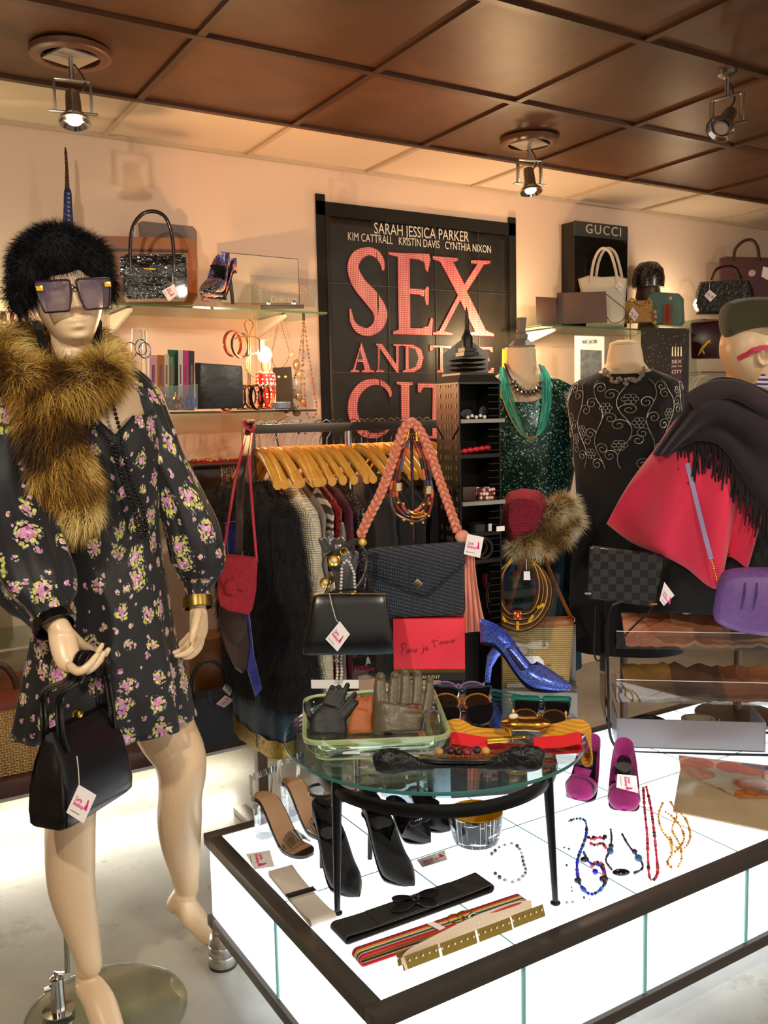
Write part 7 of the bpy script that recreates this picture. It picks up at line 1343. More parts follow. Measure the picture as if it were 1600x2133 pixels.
def m_green():
    t = NT('green sequins'); v = t.vor(210); k = t.n('ShaderNodeSeparateColor', {0: v.outputs[1]}); z_ = t.n('ShaderNodeSeparateXYZ', {0: t.co()}).outputs[2]; s_ = t.ma('GREATER_THAN', z_, 1.04); f = t.ma('MULTIPLY', t.ma('POWER', k.outputs[0], 11), s_)
    t.base(t.mix(f, t.mix(s_, hx('#0b3644'), hx('#07302a')), hx('#aef0dc'))); t.P(rough=t.ma('MULTIPLY_ADD', s_, -.5, .75), metal=t.ma('MULTIPLY', s_, .35)); t.bump(t.ma('MULTIPLY', k.outputs[1], s_), .9, .01); t.set(t.b.inputs['Emission Strength'], 0.0); return t.m
gf, gpt = bust('cream dress form in a green sequin dress with grey turned neck cap', FG, 1086, [(724, 29, .05), (745, 30, .052), (762, 32, .055), (775, 40, .06), (790, 72, .068), (806, 102, .078), (840, 116, .095), (890, 120, .112), (950, 112, .11), (1030, 98, .09), (1100, 104, .1), (1200, 118, .12), (1440, 124, .14)], lambda th: 776+62*max(0, math.sin(th))**1.0*max(0, 1-(math.cos(th)/.75)**2)+16*abs(math.cos(th)) if math.sin(th) > -.2 else 790, CREAM, m_green(), 1385, clothlabel='dark green sequin dress with scooped neck')
GW = M('grey turned wood', '#6b625a', .6); MB().lathe(FG.p(1086, 724), [(.053, -.002), (.054, .006), (.024, .034), (.026, .042), (.026, .05), (.02, .056), (.016, .062), (.02, .11), (.022, .114), (.001, .115)], 28).build('neck_cap', GW, gf)
g = thing('silver_necklace', 'dark cord necklace with chunky silver rings on the green dress form', 'necklace', FG.p(1100, 825, .1)); pts = cr([FG.p(*p) for p in ((1052, 758, .03), (1062, 785, .08), (1078, 808, .1), (1100, 818, .105), (1122, 810, .1), (1132, 785, .08), (1124, 760, .04))], 6); MB().tube(pts, .0045, 8).build('cord', M('navy cord', '#22303f', .5), g)
for i in range(9, 29, 2): T = (pts[i+1]-pts[i-1]).normalized(); X_ = T.orthogonal().normalized(); MB().tube(ellipse(pts[i]+FG.n*.004, X_*.011, T.cross(X_)*.011, 14), .0042, 6, closed=True).build('ring', M('mixed silver', '#a8a096', .25, .9) if i % 4 else M('blue glass ring', '#6a7d98', .15), g)
g = thing('turquoise_necklace', 'long turquoise necklace of many thin bead strands with gold on the green dress form', 'necklace', FG.p(1100, 925, .14))
for k in range(10):
    o = (k-5)*2.1; pts = cr([FG.p(*p) for p in ((1046+o*.4, 765, .03), (1052+o, 800, .09), (1066+o*1.1, 850, .125), (1088+o*.6, 900, .135), (1106, 918+o*.7, .138), (1126-o*.7, 895, .135), (1138-o, 840, .12), (1136-o, 790, .09), (1128-o*.4, 762, .04))], 6); m = MB(); nn = len(pts)
    for i in range(0, nn-2, 2): m.cc = hx('#c9a860') if (abs(i-nn*.48) < 4 or (k % 3 == 0 and 8 < i < 20)) and k % 2 == 0 else hx(random.choice(('#3aa898', '#56bcae', '#2f9084'))); m.tube(pts[i:i+3], .0021, 5)
    m.build('strand', BD, g)
FK = Fr(1300, 790, d=3.3); BVEL = M('black velvet cloth', '#060607', .9, sheen=.15)
kf, kpt = bust('cream dress form in a black velvet dress with silver scroll embroidery', FK, 1302, [(716, 31, .05), (735, 35, .052), (755, 38, .055), (770, 48, .06), (784, 84, .07), (800, 108, .082), (830, 114, .1), (890, 110, .115), (980, 100, .105), (1060, 96, .1), (1200, 112, .12), (1350, 116, .13)], lambda th: 768+12*max(0, math.sin(th)), CREAM, BVEL, 1350, clothlabel='black velvet dress with silver scroll embroidery')
MB().lathe(FK.p(1302, 716), [(.056, -.004), (.054, .004), (.03, .012), (.001, .014)], 28).build('neck_top', CREAM, kf)
m = MB(); sp = lambda th, y: kpt(th, y, 1.055)
def spiral(th0, y0, R_, sg_, ph):
    l = []
    for i in range(26): a = ph+sg_*i*.36; q = R_*(1-i/30); l.append(sp(th0+q*math.cos(a)/100, y0+q*math.sin(a)))
    m.tube(l, .0014, 4)
for c in range(7):
    vx = lambda y: .38+.4*c+.09*math.sin(y*.055+c*1.9)
    m.tube([sp(vx(y), y) for y in range(792, 976, 6)], .0015, 4)
    for r in range(6):
        y = 806+31*r+(14 if c % 2 else 0); sg_ = 1 if (r+c) % 2 else -1
        if y < 975: spiral(vx(y)+sg_*.13, y+2, 12.5, sg_, PI if sg_ > 0 else 0)
        if (r+2*c) % 3 == 0 and y < 960:
            for k in range(6): a = 2*PI*k/6; m.tube([sp(vx(y)-sg_*.12+(7*math.cos(a)+4*math.cos(t_))/100, y+12+7*math.sin(a)+4*math.sin(t_)) for t_ in (j*PI/4 for j in range(8))], .0012, 4, closed=True)
m.build('scroll_embroidery', M('silver bead thread', '#a8a296', .35, .4), kf)['kind'] = 'stuff'
m = MB(); g = thing('crystal_necklace', 'chunky smoky crystal necklace on the black dress form', 'necklace', FK.p(1300, 800, .12)); random.seed(5)
for i in range(46): t = random.uniform(0, 1); a = PI*(.05+.9*t); m.ball(FK.p(1300+42*math.cos(a), 766+28*math.sin(a)+random.uniform(-6, 6), .05+.06*math.sin(a)), random.uniform(.005, .0095), 5, 4)
m.build('crystals', M('smoky crystal', '#8f8878', .06, .3, spec=1.0), g, smooth=False)['kind'] = 'stuff'
# red knitted hat with fur trim on a stand
F = Fr(1105, 1130, d=3.12); ht_ = thing('knitted_hat', 'red knitted hat with a wide brown fur trim in front of the green dress', 'hat', F.p(1105, 1165)); RKN = m_knit('red rib knit', '#7d0f26', '#b0203c', 60)
MB().puff([F.p(*p) for p in ((1048, 1040), (1060, 1024), (1090, 1017), (1125, 1022), (1150, 1050), (1130, 1110), (1060, 1130), (1046, 1090))], F.n, .2, .35, pw=2).build('crown', RKN, ht_)
m = MB()
for x, y, w, r in ((1065, 1135, .05, 26), (1090, 1115, .07, 30), (1118, 1085, .07, 32), (1145, 1055, .06, 32), (1168, 1045, .03, 30), (1180, 1075, .02, 28), (1155, 1105, .04, 30), (1120, 1130, .05, 28), (1085, 1145, .04, 22)): m.ball(F.p(x+12, y+10, w-.02), r*F.k*.72, 12, 8)
m = recalc(remesh(m, .009, 3)); m.build('fur_backing', M('dark brown backing', '#3a2412', .9), ht_, angle=0); G2 = [hx(c)[:3] for c in ('#6b5230', '#9a7d4a', '#c0a56e', '#e0d2ac', '#f4ecd8')]
def bc2(p): t = max(0, min(3.99, (noise.noise(p*16)*1.2+.5+random.gauss(0, .2))*3+ (1.0 if p.x > F.p(1165, 1070).x else 0))); i = int(t); return tuple(G2[i][j]*(1-t+i)+G2[i+1][j]*(t-i) for j in range(3))
fm = MB(); fur(fm, surf_samples(m, 9000), .042, .0016, lambda p: V((.3, -.1, -.3)), .6, .7, bc2); fm.build('fur_pile', m_fur('trim fur', .5), ht_, smooth=False, fixn=False)['kind'] = 'stuff'
p = F.p(1110, 1140, -.02); hst = thing('hat_stand', 'slim dark stand under the red knitted hat', 'stand', V((p.x, p.y, 0))); MB().tube([V((p.x, p.y, .012)), p], .012, 10).build('pole', BRZ, hst); MB().lathe(V((p.x, p.y, 0)), [(.065, 0), (.065, .01), (.012, .02)], 28).build('foot', BRZ, hst)
# ================================================================ things on and round the right wall shelves
def brd(name, label, cat, F, o, t, mat, bevel=.002, group=None): b = MB().prism([F.p(*p) for p in o], -F.n*t).build(name, mat, bevel=bevel); return tag(b, label, cat, group)
SH = 1.8385; FS = lambda x, Y, yaw=0, up=0: Fr(0, 0, A=V((Py(x, 676, Y).x, Y, SH+up)), yaw=yaw)
F = Fr(1238, 612, A=V((3.42, 3.565, SH)), yaw=43.9); gb2 = thing('brand_display', 'black glossy display board with raised silver brand lettering on the right shelf', 'display board', F.p(1238, 610)); MB().prism([F.p(*p) for p in ((1197, 460), (1308, 472), (1306, 682), (1197, 686))], -F.n*.1).build('board', M('black gloss board', '#141210', .1), gb2, bevel=.002); MB().prism([F.p(*p, .004) for p in ((1197, 459), (1308, 472), (1308, 502), (1197, 490))], -F.n*.006).build('header', M('slate header', '#3c3c39', .4), gb2)
text('GUCCI', 'lettering', M('pale silver letter', '#cfc9bd', .3), gb2, F.p(1219, 485, .0045), F.p(1292, 493)-F.p(1219, 485), ZUP, .068, .003, width=(F.p(1292, 493)-F.p(1219, 485)).length, space=1.2)
F = FS(1255, 3.45); tt = thing('tote_bag', 'white leather tote bag with tall round handles on the right shelf', 'handbag', F.p(1255, 672)); WL = M('white grained leather', '#d6cdb8', .45, bump=(180, .2))
MB().puff([F.p(*p) for p in ((1204, 582), (1225, 575), (1255, 578), (1290, 576), (1307, 582), (1302, 640), (1300, 682), (1222, 682), (1215, 630))], F.n, .12, .1).build('bag_body', WL, tt)
for w, dx in ((.06, 0), (-.05, 10)): MB().tube(cr([F.p(x+dx, y, w) for x, y in ((1230, 590), (1236, 550), (1246, 525), (1258, 517), (1272, 528), (1282, 560), (1287, 590))], 6), .0075, 8).build('handle', WL, tt)
ptag(tt, F, ((1290, 586), (1300, 597), (1292, 608), (1281, 596)), w=.065)
brd('shoe_box', 'small brown box with gold rim at the left end of the right shelf', 'box', FS(1137, 3.46), ((1116, 618), (1160, 620), (1160, 678), (1118, 680)), .08, M('chocolate card', '#3a211a', .5))
F = FS(1210, 3.38, 8); bcl = thing('flat_clutch', 'flat brown leather clutch with thin cord on the right shelf', 'clutch bag', F.A); MB().puff([F.p(*p) for p in ((1160, 610), (1262, 607), (1265, 672), (1157, 676))], F.n, .025, .03).build('bag_body', M('taupe brown leather', '#4a332a', .3, var=(4, '#5c4136')), bcl); MB().tube(cr([F.p(*p) for p in ((1262, 612), (1285, 630), (1304, 648), (1296, 668), (1275, 672), (1264, 660))], 6), .002, 6).build('cord', BRL, bcl)
F = FS(1325, 3.44); wbg = thing('wooden_bag', 'pale wooden box bag with bead handle on the right shelf', 'handbag', F.A); MB().puff([F.p(*p) for p in ((1292, 628), (1360, 626), (1360, 672), (1292, 674))], F.n, .07, .04).build('bag_body', M('pale carved wood', '#b9883f', .45, bump=(50, .9, .008)), wbg); m = MB()
beads(m, cr([F.p(*p, .04) for p in ((1312, 626), (1318, 622), (1330, 634), (1345, 634), (1352, 622), (1356, 632))], 5), .006, 1.0); m.build('bead_handle', M('straw bead', '#c79a52', .5), wbg)['kind'] = 'stuff'
for x, y in ((1312, 660), (1314, 670), (1364, 650), (1365, 660), (1364, 672)): MB().ball(F.p(x, y, .045), .011, 12, 8).build('wood_bead', M('straw bead', '#c79a52', .5), wbg)
m = MB(); beads(m, [F.p(1313, 672, .05), F.p(1313, 735, .05)], .0035, 1.1); beads(m, [F.p(1365, 672, .05), F.p(1361, 755, .05)], .0035, 1.1); m.build('bead_chain', GOLD, wbg)['kind'] = 'stuff'; ptag(wbg, F, ((1318, 640), (1331, 656), (1322, 670), (1309, 655)), w=.05)
F = FS(1388, 3.43, -8); gs = thing('striped_shoulder_bag', 'sage green canvas bag with red and brown stripe on the right shelf', 'handbag', F.A); MB().puff([F.p(*p) for p in ((1352, 614), (1362, 608), (1415, 612), (1424, 622), (1426, 672), (1418, 680), (1360, 676), (1352, 668))], F.n, .09, .08).build('bag_body', M('sage canvas', '#5f8078', .6), gs)
for x, c_, w_ in ((1391, '#7d5f3a', 20), (1391, '#a32a22', 7)): MB().prism([F.p(*p, .046 if w_ > 9 else .047) for p in ((x-w_/2, 634), (x+w_/2, 634), (x+w_/2, 676), (x-w_/2, 676))], F.n*.002).build('stripe', M('stripe '+c_, c_, .6), gs)
MB().lathe(F.p(1396, 621, .046), [(.001, 0), (.011, 0), (.011, .002), (.001, .003)], 18, F.r, ZUP, F.n).build('badge', M('copper badge', '#c9a284', .35, .6), gs)
F = FS(1350, 3.56, 0, .25); bc = thing('sequin_hat', 'black sequin hat on a block behind the wooden bag on the right shelf', 'hat', F.A); MB().lathe(F.A-ZUP*.2495, [(.06, 0), (.05, .1), (.07, .2), (.06, .26)], 24).build('hat_block', BRZ, bc); MB().lathe(F.A, [(.085, 0), (.088, .05), (.08, .1), (.05, .135), (.001, .145)], 28).build('crown', m_seq('black sequin', '#0c0b0b', '#8a8680', 240, .3), bc)
# behind the busts: book, string lamp, city boxes
F = Fr(1228, 790, A=V((3.2, 3.5, 1.5005))); bk = thing('art_book', 'white fashion book with dark photograph standing on the right wall shelf', 'book', F.p(1228, 800)); MB().prism([F.p(*p) for p in ((1197, 699), (1259, 701), (1259, 800), (1197, 800))], -F.n*.03).build('cover', PAPER, bk); MB().prism([F.p(*p, .001) for p in ((1209, 728), (1253, 730), (1253, 800), (1209, 800))], F.n*.0006).build('photograph', M('dark photo', '#2c3136', .4, var=(30, '#7d8890')), bk); text('MARC JACOBS', 'lettering', BLKP, bk, F.p(1212, 716, .001), F.r, ZUP, .026, .0003, width=.075)
LP = V((2.86, 3.42, 1.5005)); sl = thing('string_lamp', 'glowing table lamp with a yellow string shade behind the green dress form', 'lamp', LP); SHD = M('yellow string shade', '#f0c060', .7, emit=hx('#ffb23c'), es=.9, bump=(8, .1)); m = MB()
for k in range(90): a = 2*PI*k/90; m.tube([LP+V((.066*math.cos(a), .066*math.sin(a), .07)), LP+V((.062*math.cos(a), .062*math.sin(a), .225))], .0022, 4)
m.build('string_shade', SHD, sl)['kind'] = 'stuff'
for zz, r in ((.07, .066), (.225, .062)): MB().tube(ellipse(LP+ZUP*zz, V((r, 0, 0)), V((0, r, 0)), 36), .003, 6, closed=True).build('shade_ring', SILV, sl)
MB().lathe(LP, [(.045, 0), (.045, .006), (.01, .012), (.009, .1)], 20).build('lamp_base', BRZ, sl); MB().ball(LP+ZUP*.14, .026, 14, 10).build('bulb', M('lit warm bulb', '#fff0d0', .3, emit=hx('#ffcf8a'), es=30), sl)
lamp('string_lamp_glow', 'POINT', LP+V((-.0, .03, .27)), 16, (1, .68, .36), .05)
CITY = m_dots('city lights', '#15100f', '#6a5c50', 60, .2); F = Fr(1385, 850, A=V((3.6, 3.3, 1.3))); cb = thing('city_box', 'tall dark gift box printed with city lights and a small lit logo', 'box', F.p(1385, 880)); MB().prism([F.p(*p) for p in ((1335, 682), (1436, 684), (1434, 880), (1336, 880))], -F.n*.1).build('box', CITY, cb, bevel=.002)
MB().prism([F.p(*p, .001) for p in ((1397, 742), (1421, 742), (1419, 828), (1395, 828))], F.n*.0008).build('logo_panel', M('logo plum', '#3a2028', .4), cb)
for b_, y, h_ in (('SEX', 757, .018), ('AND THE', 765, .009), ('CITY', 778, .018)): text(b_, 'lettering', M('pale pink print', '#efd6d6', .5), cb, F.p(1399, y, .002), F.r, ZUP, h_/.73, .0003, width=F.k*20)
for x in (1401, 1407, 1413, 1419): MB().prism([F.p(*p, .002) for p in ((x-1.6, 742), (x+1.6, 742), (x+1, 722), (x-1, 722))], F.n*.0004).build('light_beam', M('print light', '#f2f2c8', .5), cb)
# next shelves to the right
shelf(4.06, 5.4, 3.3, 1.9, 'glass wall shelf at the right edge with the dark handbag', edge=M('striped shelf edge', '#8a4034', .4), brs=(4.75,)); shelf(4.06, 5.4, 3.3, 1.62, 'lower glass wall shelf at the right edge with the black box', edge=M('striped shelf edge', '#8a4034', .4), brs=(4.75,))
F = Fr(1508, 650, A=V((4.2, 3.42, 1.9005))); b9 = thing('ruched_handbag', 'black ruched leather frame handbag at the right edge', 'handbag', F.p(1508, 652)); MB().puff([F.p(*p) for p in ((1458, 588), (1562, 584), (1570, 605), (1572, 640), (1565, 655), (1450, 655), (1443, 635), (1450, 605))], F.n, .11, .12).build('bag_body', M('ruched black leather', '#191715', .3, bump=(45, .9, .012)), b9); MB().box(F.p(1510, 587), (.25, .03, .014), math.atan2(F.r.y, F.r.x)).build('frame', BRZ, b9, bevel=.003); MB().tube(cr([F.p(*p) for p in ((1482, 584), (1492, 562), (1512, 554), (1532, 558), (1545, 582))], 6), .008, 8).build('handle', M('dark brown patent', '#2a1712', .15, coat=.4), b9); ptag(b9, F, ((1478, 603), (1493, 615), (1480, 629), (1467, 616)), [(1478, 588), (1478, 603)], w=.062)
F = Fr(1560, 620, A=V((4.55, 3.55, 1.9005))); b8 = thing('burgundy_tote', 'burgundy leather tote with rolled handles behind the black ruched bag', 'handbag', F.p(1560, 650)); MB().puff([F.p(*p) for p in ((1498, 540), (1510, 536), (1650, 540), (1660, 650), (1500, 650))], F.n, .14, .05).build('bag_body', M('burgundy leather', '#4f2a30', .35, bump=(60, .4)), b8)
for w in (.07, -.04): MB().tube(cr([F.p(*p, w) for p in ((1528, 545), (1532, 520), (1548, 503), (1566, 500), (1578, 515), (1582, 545))], 6), .009, 8).build('handle', BRL, b8)
MB().lathe(F.p(1567, 569, .07), [(.001, 0), (.02, 0), (.018, .004), (.001, .005)], 20, F.r, ZUP, F.n).build('badge', M('pink enamel badge', '#c8a0a8', .3), b8); ptag(b8, F, ((1590, 555), (1608, 560), (1604, 586), (1586, 576)), w=.075, words=False)
F = Fr(1490, 745, A=V((4.15, 3.4, 1.6205))); bx = brd('gift_box', 'black and dark red lacquered box on the lower right shelf', 'box', F, ((1438, 672), (1535, 665), (1540, 745), (1440, 747)), .1, M('black red lacquer', '#16080a', .25, var=(2.5, '#4a0a10')), .012)
ja = thing('gold_brooch', 'leaping gold cat brooch on the black lacquered box', 'brooch', F.p(1465, 742, .006)); m = MB()
for pts, r in ((((1458, 735), (1464, 725), (1472, 716), (1478, 710)), [3, 4, 3.5, 2.5]), (((1458, 735), (1455, 741)), [2, 1.2]), (((1464, 728), (1467, 738)), [2, 1.2]), (((1476, 712), (1482, 716)), [1.8, 1]), (((1478, 710), (1481, 708)), [2.8, 2])): m.tube([F.p(*p, .006) for p in pts], [q*F.k for q in r], 8)
remesh(m, .0015, 1).build('figure', GOLDB, ja, fixn=False); lp3 = thing('shelf_lamp', 'small glowing lamp on the shelf behind the black ruched handbag', 'lamp', V((4.12, 3.57, 1.9005))); MB().lathe((4.12, 3.57, 1.9005), [(.03, 0), (.03, .006), (.01, .012), (.01, .05)], 20).build('lamp_base', BRZ, lp3); MB().ball((4.12, 3.57, 1.975), .024, 14, 10).build('bulb', M('lit warm bulb', '#fff0d0'), lp3); lamp('right_shelf_glow', 'POINT', (4.12, 3.5, 1.985), 3.5, (1, .78, .5), .05)
F = Fr(1450, 830, A=V((3.9, 3.2, 1.28))); wsb = thing('white_strap_bag', 'cream leather bag with twin straps behind the dark scarf', 'handbag', F.p(1450, 860)); MB().puff([F.p(*p) for p in ((1425, 825), (1500, 822), (1505, 880), (1420, 880))], F.n, .08, .06).build('bag_body', WL, wsb)
for dx in (0, 9): MB().ribbon(cr([F.p(x+dx, y, .02) for x, y in ((1433, 828), (1440, 800), (1452, 785), (1466, 782))], 5), F.n, .012, .004).build('strap', WL, wsb)
# ================================================================ mannequin in the pink cape
F = Fr(1540, 950, d=2.8); mn2 = thing('cape_mannequin', 'beige mannequin seen from behind in a pink wool cape at the right edge', 'mannequin', V((F.p(1540, 950).x, F.p(1540, 950).y, PT+.0035))); b2 = MB(); fh = (F.r*.93+F.n*-.36).normalized(); rh = ZUP.cross(fh); O2 = F.p(1578, 738); head(b2, O2, rh, ZUP, fh, 1.13)
def lm2(pts, n=20): P = cr([F.p(x, y, w) for x, y, w, r in pts], 4); b2.tube(P, [a.x for a in cr([V((r*F.k, 0, 0)) for *_, r in pts], 4)], n)
lm2([(1560, 770, -.01, 42), (1548, 810, -.02, 38), (1540, 850, -.03, 48)])
b2.loft([[F.p((xl+xr)/2, y)+F.r*math.cos(2*PI*k/28)*(xr-xl)/2*F.k+F.n*math.sin(2*PI*k/28)*b_ for k in range(28)] for y, xl, xr, b_ in ((835, 1490, 1590, .06), (860, 1440, 1650, .085), (930, 1445, 1650, .1), (1020, 1460, 1635, .09))])
b2.tube(ellipse(F.p(1591, 741, .086), fh*.016, ZUP*.026, 20), .006, 8, closed=True); remesh(b2, .005, 2).build('body', SKIN, mn2, angle=0, fixn=False)
BK2 = M('black wool skirt', '#121110', .85); rows = []
for y, xl, xr, b_ in ((868, 1445, 1645, .1), (930, 1432, 1662, .125), (1020, 1440, 1655, .115), (1100, 1425, 1660, .12), (1180, 1385, 1670, .14), (1262, 1330, 1680, .15)): rows.append([F.p((xl+xr)/2, y, 0)+F.r*math.cos(2*PI*k/48)*(xr-xl)/2*F.k*(1+.03*math.sin(k*1.2))+F.n*math.sin(2*PI*k/48)*b_ for k in range(48)])
MB().loft(rows).build('black_dress', BK2, mn2, angle=0); q = F.p(1540, 1250, -.25); MB().tube([V((q.x, q.y, PT+.01)), q+ZUP*.1], .014, 12).build('pole', BRZ, mn2); MB().lathe(V((q.x, q.y, PT+.0035)), [(.14, 0), (.14, .012), (.02, .03)], 28).build('foot', BRZ, mn2)
top_ = [(1372, 930, .02), (1405, 880, .08), (1445, 845, .13), (1490, 830, .15), (1535, 840, .14), (1580, 860, .12), (1640, 900, .08)]; bot = [(1265, 1090, .0), (1318, 1130, .07), (1378, 1155, .13), (1430, 1182, .17), (1492, 1226, .19), (1515, 1160, .15), (1556, 1184, .14)]; T_ = cr([V(p) for p in top_], 6); B_ = cr([V(p) for p in bot], 6); rows = []
for i in range(25):
    t = i/24; rows.append([F.p(a.x*(1-t)+b.x*t+18*math.sin(PI*t)*(.0 if j > 18 else -.4), a.y*(1-t)+b.y*t, a.z*(1-t)+b.z*t+.05*math.sin(PI*t)+.016*math.sin(j*.55+2*t)*t) for j, (a, b) in enumerate(zip(T_, B_))])
MB().sheet(rows, .004).build('cape', M('pink wool', '#e0264c', .75, sheen=.3, bump=(200, .15)), mn2, angle=0)['label'] = 'bright pink wool cape'
sc2 = thing('wool_shawl', 'dark aubergine wool shawl with long fringe over the pink cape', 'shawl', F.p(1500, 1120, .2)); AUB = M('aubergine wool', '#17101a', .95, sheen=.1, bump=(220, .4), var=(5, '#261a24')); top_ = [(1362, 948, .06), (1410, 880, .12), (1452, 818, .12), (1490, 790, .1), (1535, 790, .1), (1585, 808, .1), (1650, 840, .06)]; bot = [(1400, 948, .14), (1425, 930, .18), (1462, 918, .2), (1505, 930, .21), (1545, 985, .21), (1580, 1045, .2), (1640, 1110, .17)]; T_ = cr([V(p) for p in top_], 7); B_ = cr([V(p) for p in bot], 7); rows = []
for i in range(27): t = i/26; rows.append([F.p(a.x*(1-t)+b.x*t, a.y*(1-t)+b.y*t, a.z*(1-t)+b.z*t+.05*math.sin(PI*t)+.018*math.sin(t*13+j*.08)) for j, (a, b) in enumerate(zip(T_, B_))])
MB().sheet(rows, .006).build('cloth', AUB, sc2, angle=0); MB().tube(cr([F.p(*p) for p in ((1440, 838, .16), (1480, 815, .17), (1530, 812, .17), (1580, 835, .17), (1650, 880, .12))], 6), .03, 14, flat=(F.n, .7)).build('rolled_edge', M('greyish aubergine wool', '#33262c', .9, sheen=.25, bump=(220, .4)), sc2); m = MB()
for b in B_[2:]:
    for k in range(3):
        p = F.p(b.x+random.uniform(-4, 4), b.y-3, b.z+.006); l = random.uniform(.06, .13); m.tube([p, p+V((random.uniform(-.008, .008), -.006, -l*.5)), p+V((random.uniform(-.016, .016), -.004, -l))], [.003, .0028, .0022], 5)
m.build('fringe', M('aubergine fringe', '#1d1218', .9), sc2)['kind'] = 'stuff'
be = thing('felt_beret', 'olive green felt beret on the mannequin at the right edge', 'hat', F.p(1580, 712)); MB().puff(cr([F.p(*p) for p in ((1500, 690), (1497, 660), (1505, 638), (1530, 626), (1580, 620), (1640, 625), (1672, 645), (1675, 690), (1600, 688), (1540, 702), (1511, 711))], 4, True), F.n, .22, .3, (-1, -.95, -.8, -.5, 0, .5, .8, .95, 1), 2.2).build('crown', M('olive felt', '#3b3a1e', .9, bump=(260, .25), sheen=.2), be)
g = thing('pink_glasses', 'pink framed glasses worn by the mannequin with the beret', 'sunglasses', F.p(1590, 740, .08)); MB().ribbon(cr([F.p(*p) for p in ((1537, 748, .085), (1556, 738, .1), (1572, 728, .108), (1600, 724, .11), (1640, 728, .105))], 5), ZUP, .014, .003).build('temple', M('pink acetate', '#e0486e', .2), g)
g = thing('triangle_earring', 'triangular earring with purple and white stripes under the beret', 'earring', F.p(1580, 800, .085)); t = NT('purple stripes'); t.base(t.mix(t.ma('GREATER_THAN', t.wave(24, 'Z', dist=1.5), .5), hx('#3c2470'), hx('#e6dcec'))); MB().prism([F.p(*p, .085) for p in ((1589, 775), (1618, 808), (1570, 804))], F.n*.003).build('drop', t.m, g); MB().tube([F.p(*p, .087) for p in ((1588, 766), (1568, 802))], .0012, 5).build('wire', GOLD, g)
LIL = M('lilac leather', '#7d5aa0', .4, bump=(320, .5), var=(70, '#6a4a90')); FP = Fr(1545, 1310, A=F.p(1545, 1310, .26)); pb = thing('lilac_bag', 'lilac grained leather shoulder bag with pleats in front of the pink cape', 'handbag', FP.A); MB().puff(cr([FP.p(*p) for p in ((1490, 1240), (1498, 1205), (1520, 1186), (1600, 1182), (1660, 1190), (1680, 1290), (1640, 1322), (1560, 1318), (1505, 1302), (1486, 1280))], 5, True), FP.n, .1, .22, (-1, -.95, -.8, -.55, -.2, .2, .55, .8, .95, 1), 3).build('bag_body', LIL, pb)
MB().tube(cr([FP.p(*p, .044) for p in ((1497, 1290), (1503, 1250), (1515, 1214), (1540, 1204), (1600, 1206))], 6), .003, 6).build('piping', LIL, pb)
for x in (1552, 1577): MB().tube(cr([FP.p(*p, .052) for p in ((x, 1214), (x-2, 1240), (x-8, 1270))], 5), [.002, .0035, .001], 6).build('pleat', M('dark lilac fold', '#4a3070', .5), pb)
MB().ribbon(cr([F.p(1432, 965, .2), F.p(1450, 1040, .22), F.p(1470, 1120, .24), FP.p(1482, 1165, .0)], 5), F.r, .013, .002).build('strap', M('silvery lilac strap', '#8a78a8', .35), pb); m = MB(); beads(m, [FP.p(1482, 1165, 0), FP.p(1488, 1185, 0), FP.p(1494, 1208, 0)], .0035, 1.1, 6, 4); m.build('chain', GOLD, pb)['kind'] = 'stuff'
# ================================================================ tiered rack with clear trays
F = Fr(1440, 1568, z=PT+.004, yaw=10); rk2 = thing('tray_rack', 'tiered black metal rack with two clear trays and a grey tray on the platform', 'rack', F.A)
for w in (0, -.2): MB().tube(cr([F.p(*p)+F.n*w for p in ((1640, 1574), (1600, 1573), (1320, 1567), (1290, 1562), (1272, 1535), (1268, 1480), (1266, 1380), (1266, 1290), (1275, 1262), (1292, 1254))], 4), .0045, 8).build('side_frame', BMET, rk2)
MB().bar(F.p(1268, 1480), F.p(1268, 1480)-F.n*.2, .006).build('cross_bar', BMET, rk2); MB().bar(F.p(1266, 1300), F.p(1266, 1300)-F.n*.2, .006).build('cross_bar', BMET, rk2)
PNK = glass('pinkish acrylic side', '#c9a8a4', .0, 1.5, .08); MB().prism([F.p(1262, 1300), F.p(1262, 1500), F.p(1262, 1500)-F.n*.2, F.p(1262, 1300)-F.n*.2], F.r*-.003).build('side_sheet', PNK, rk2)
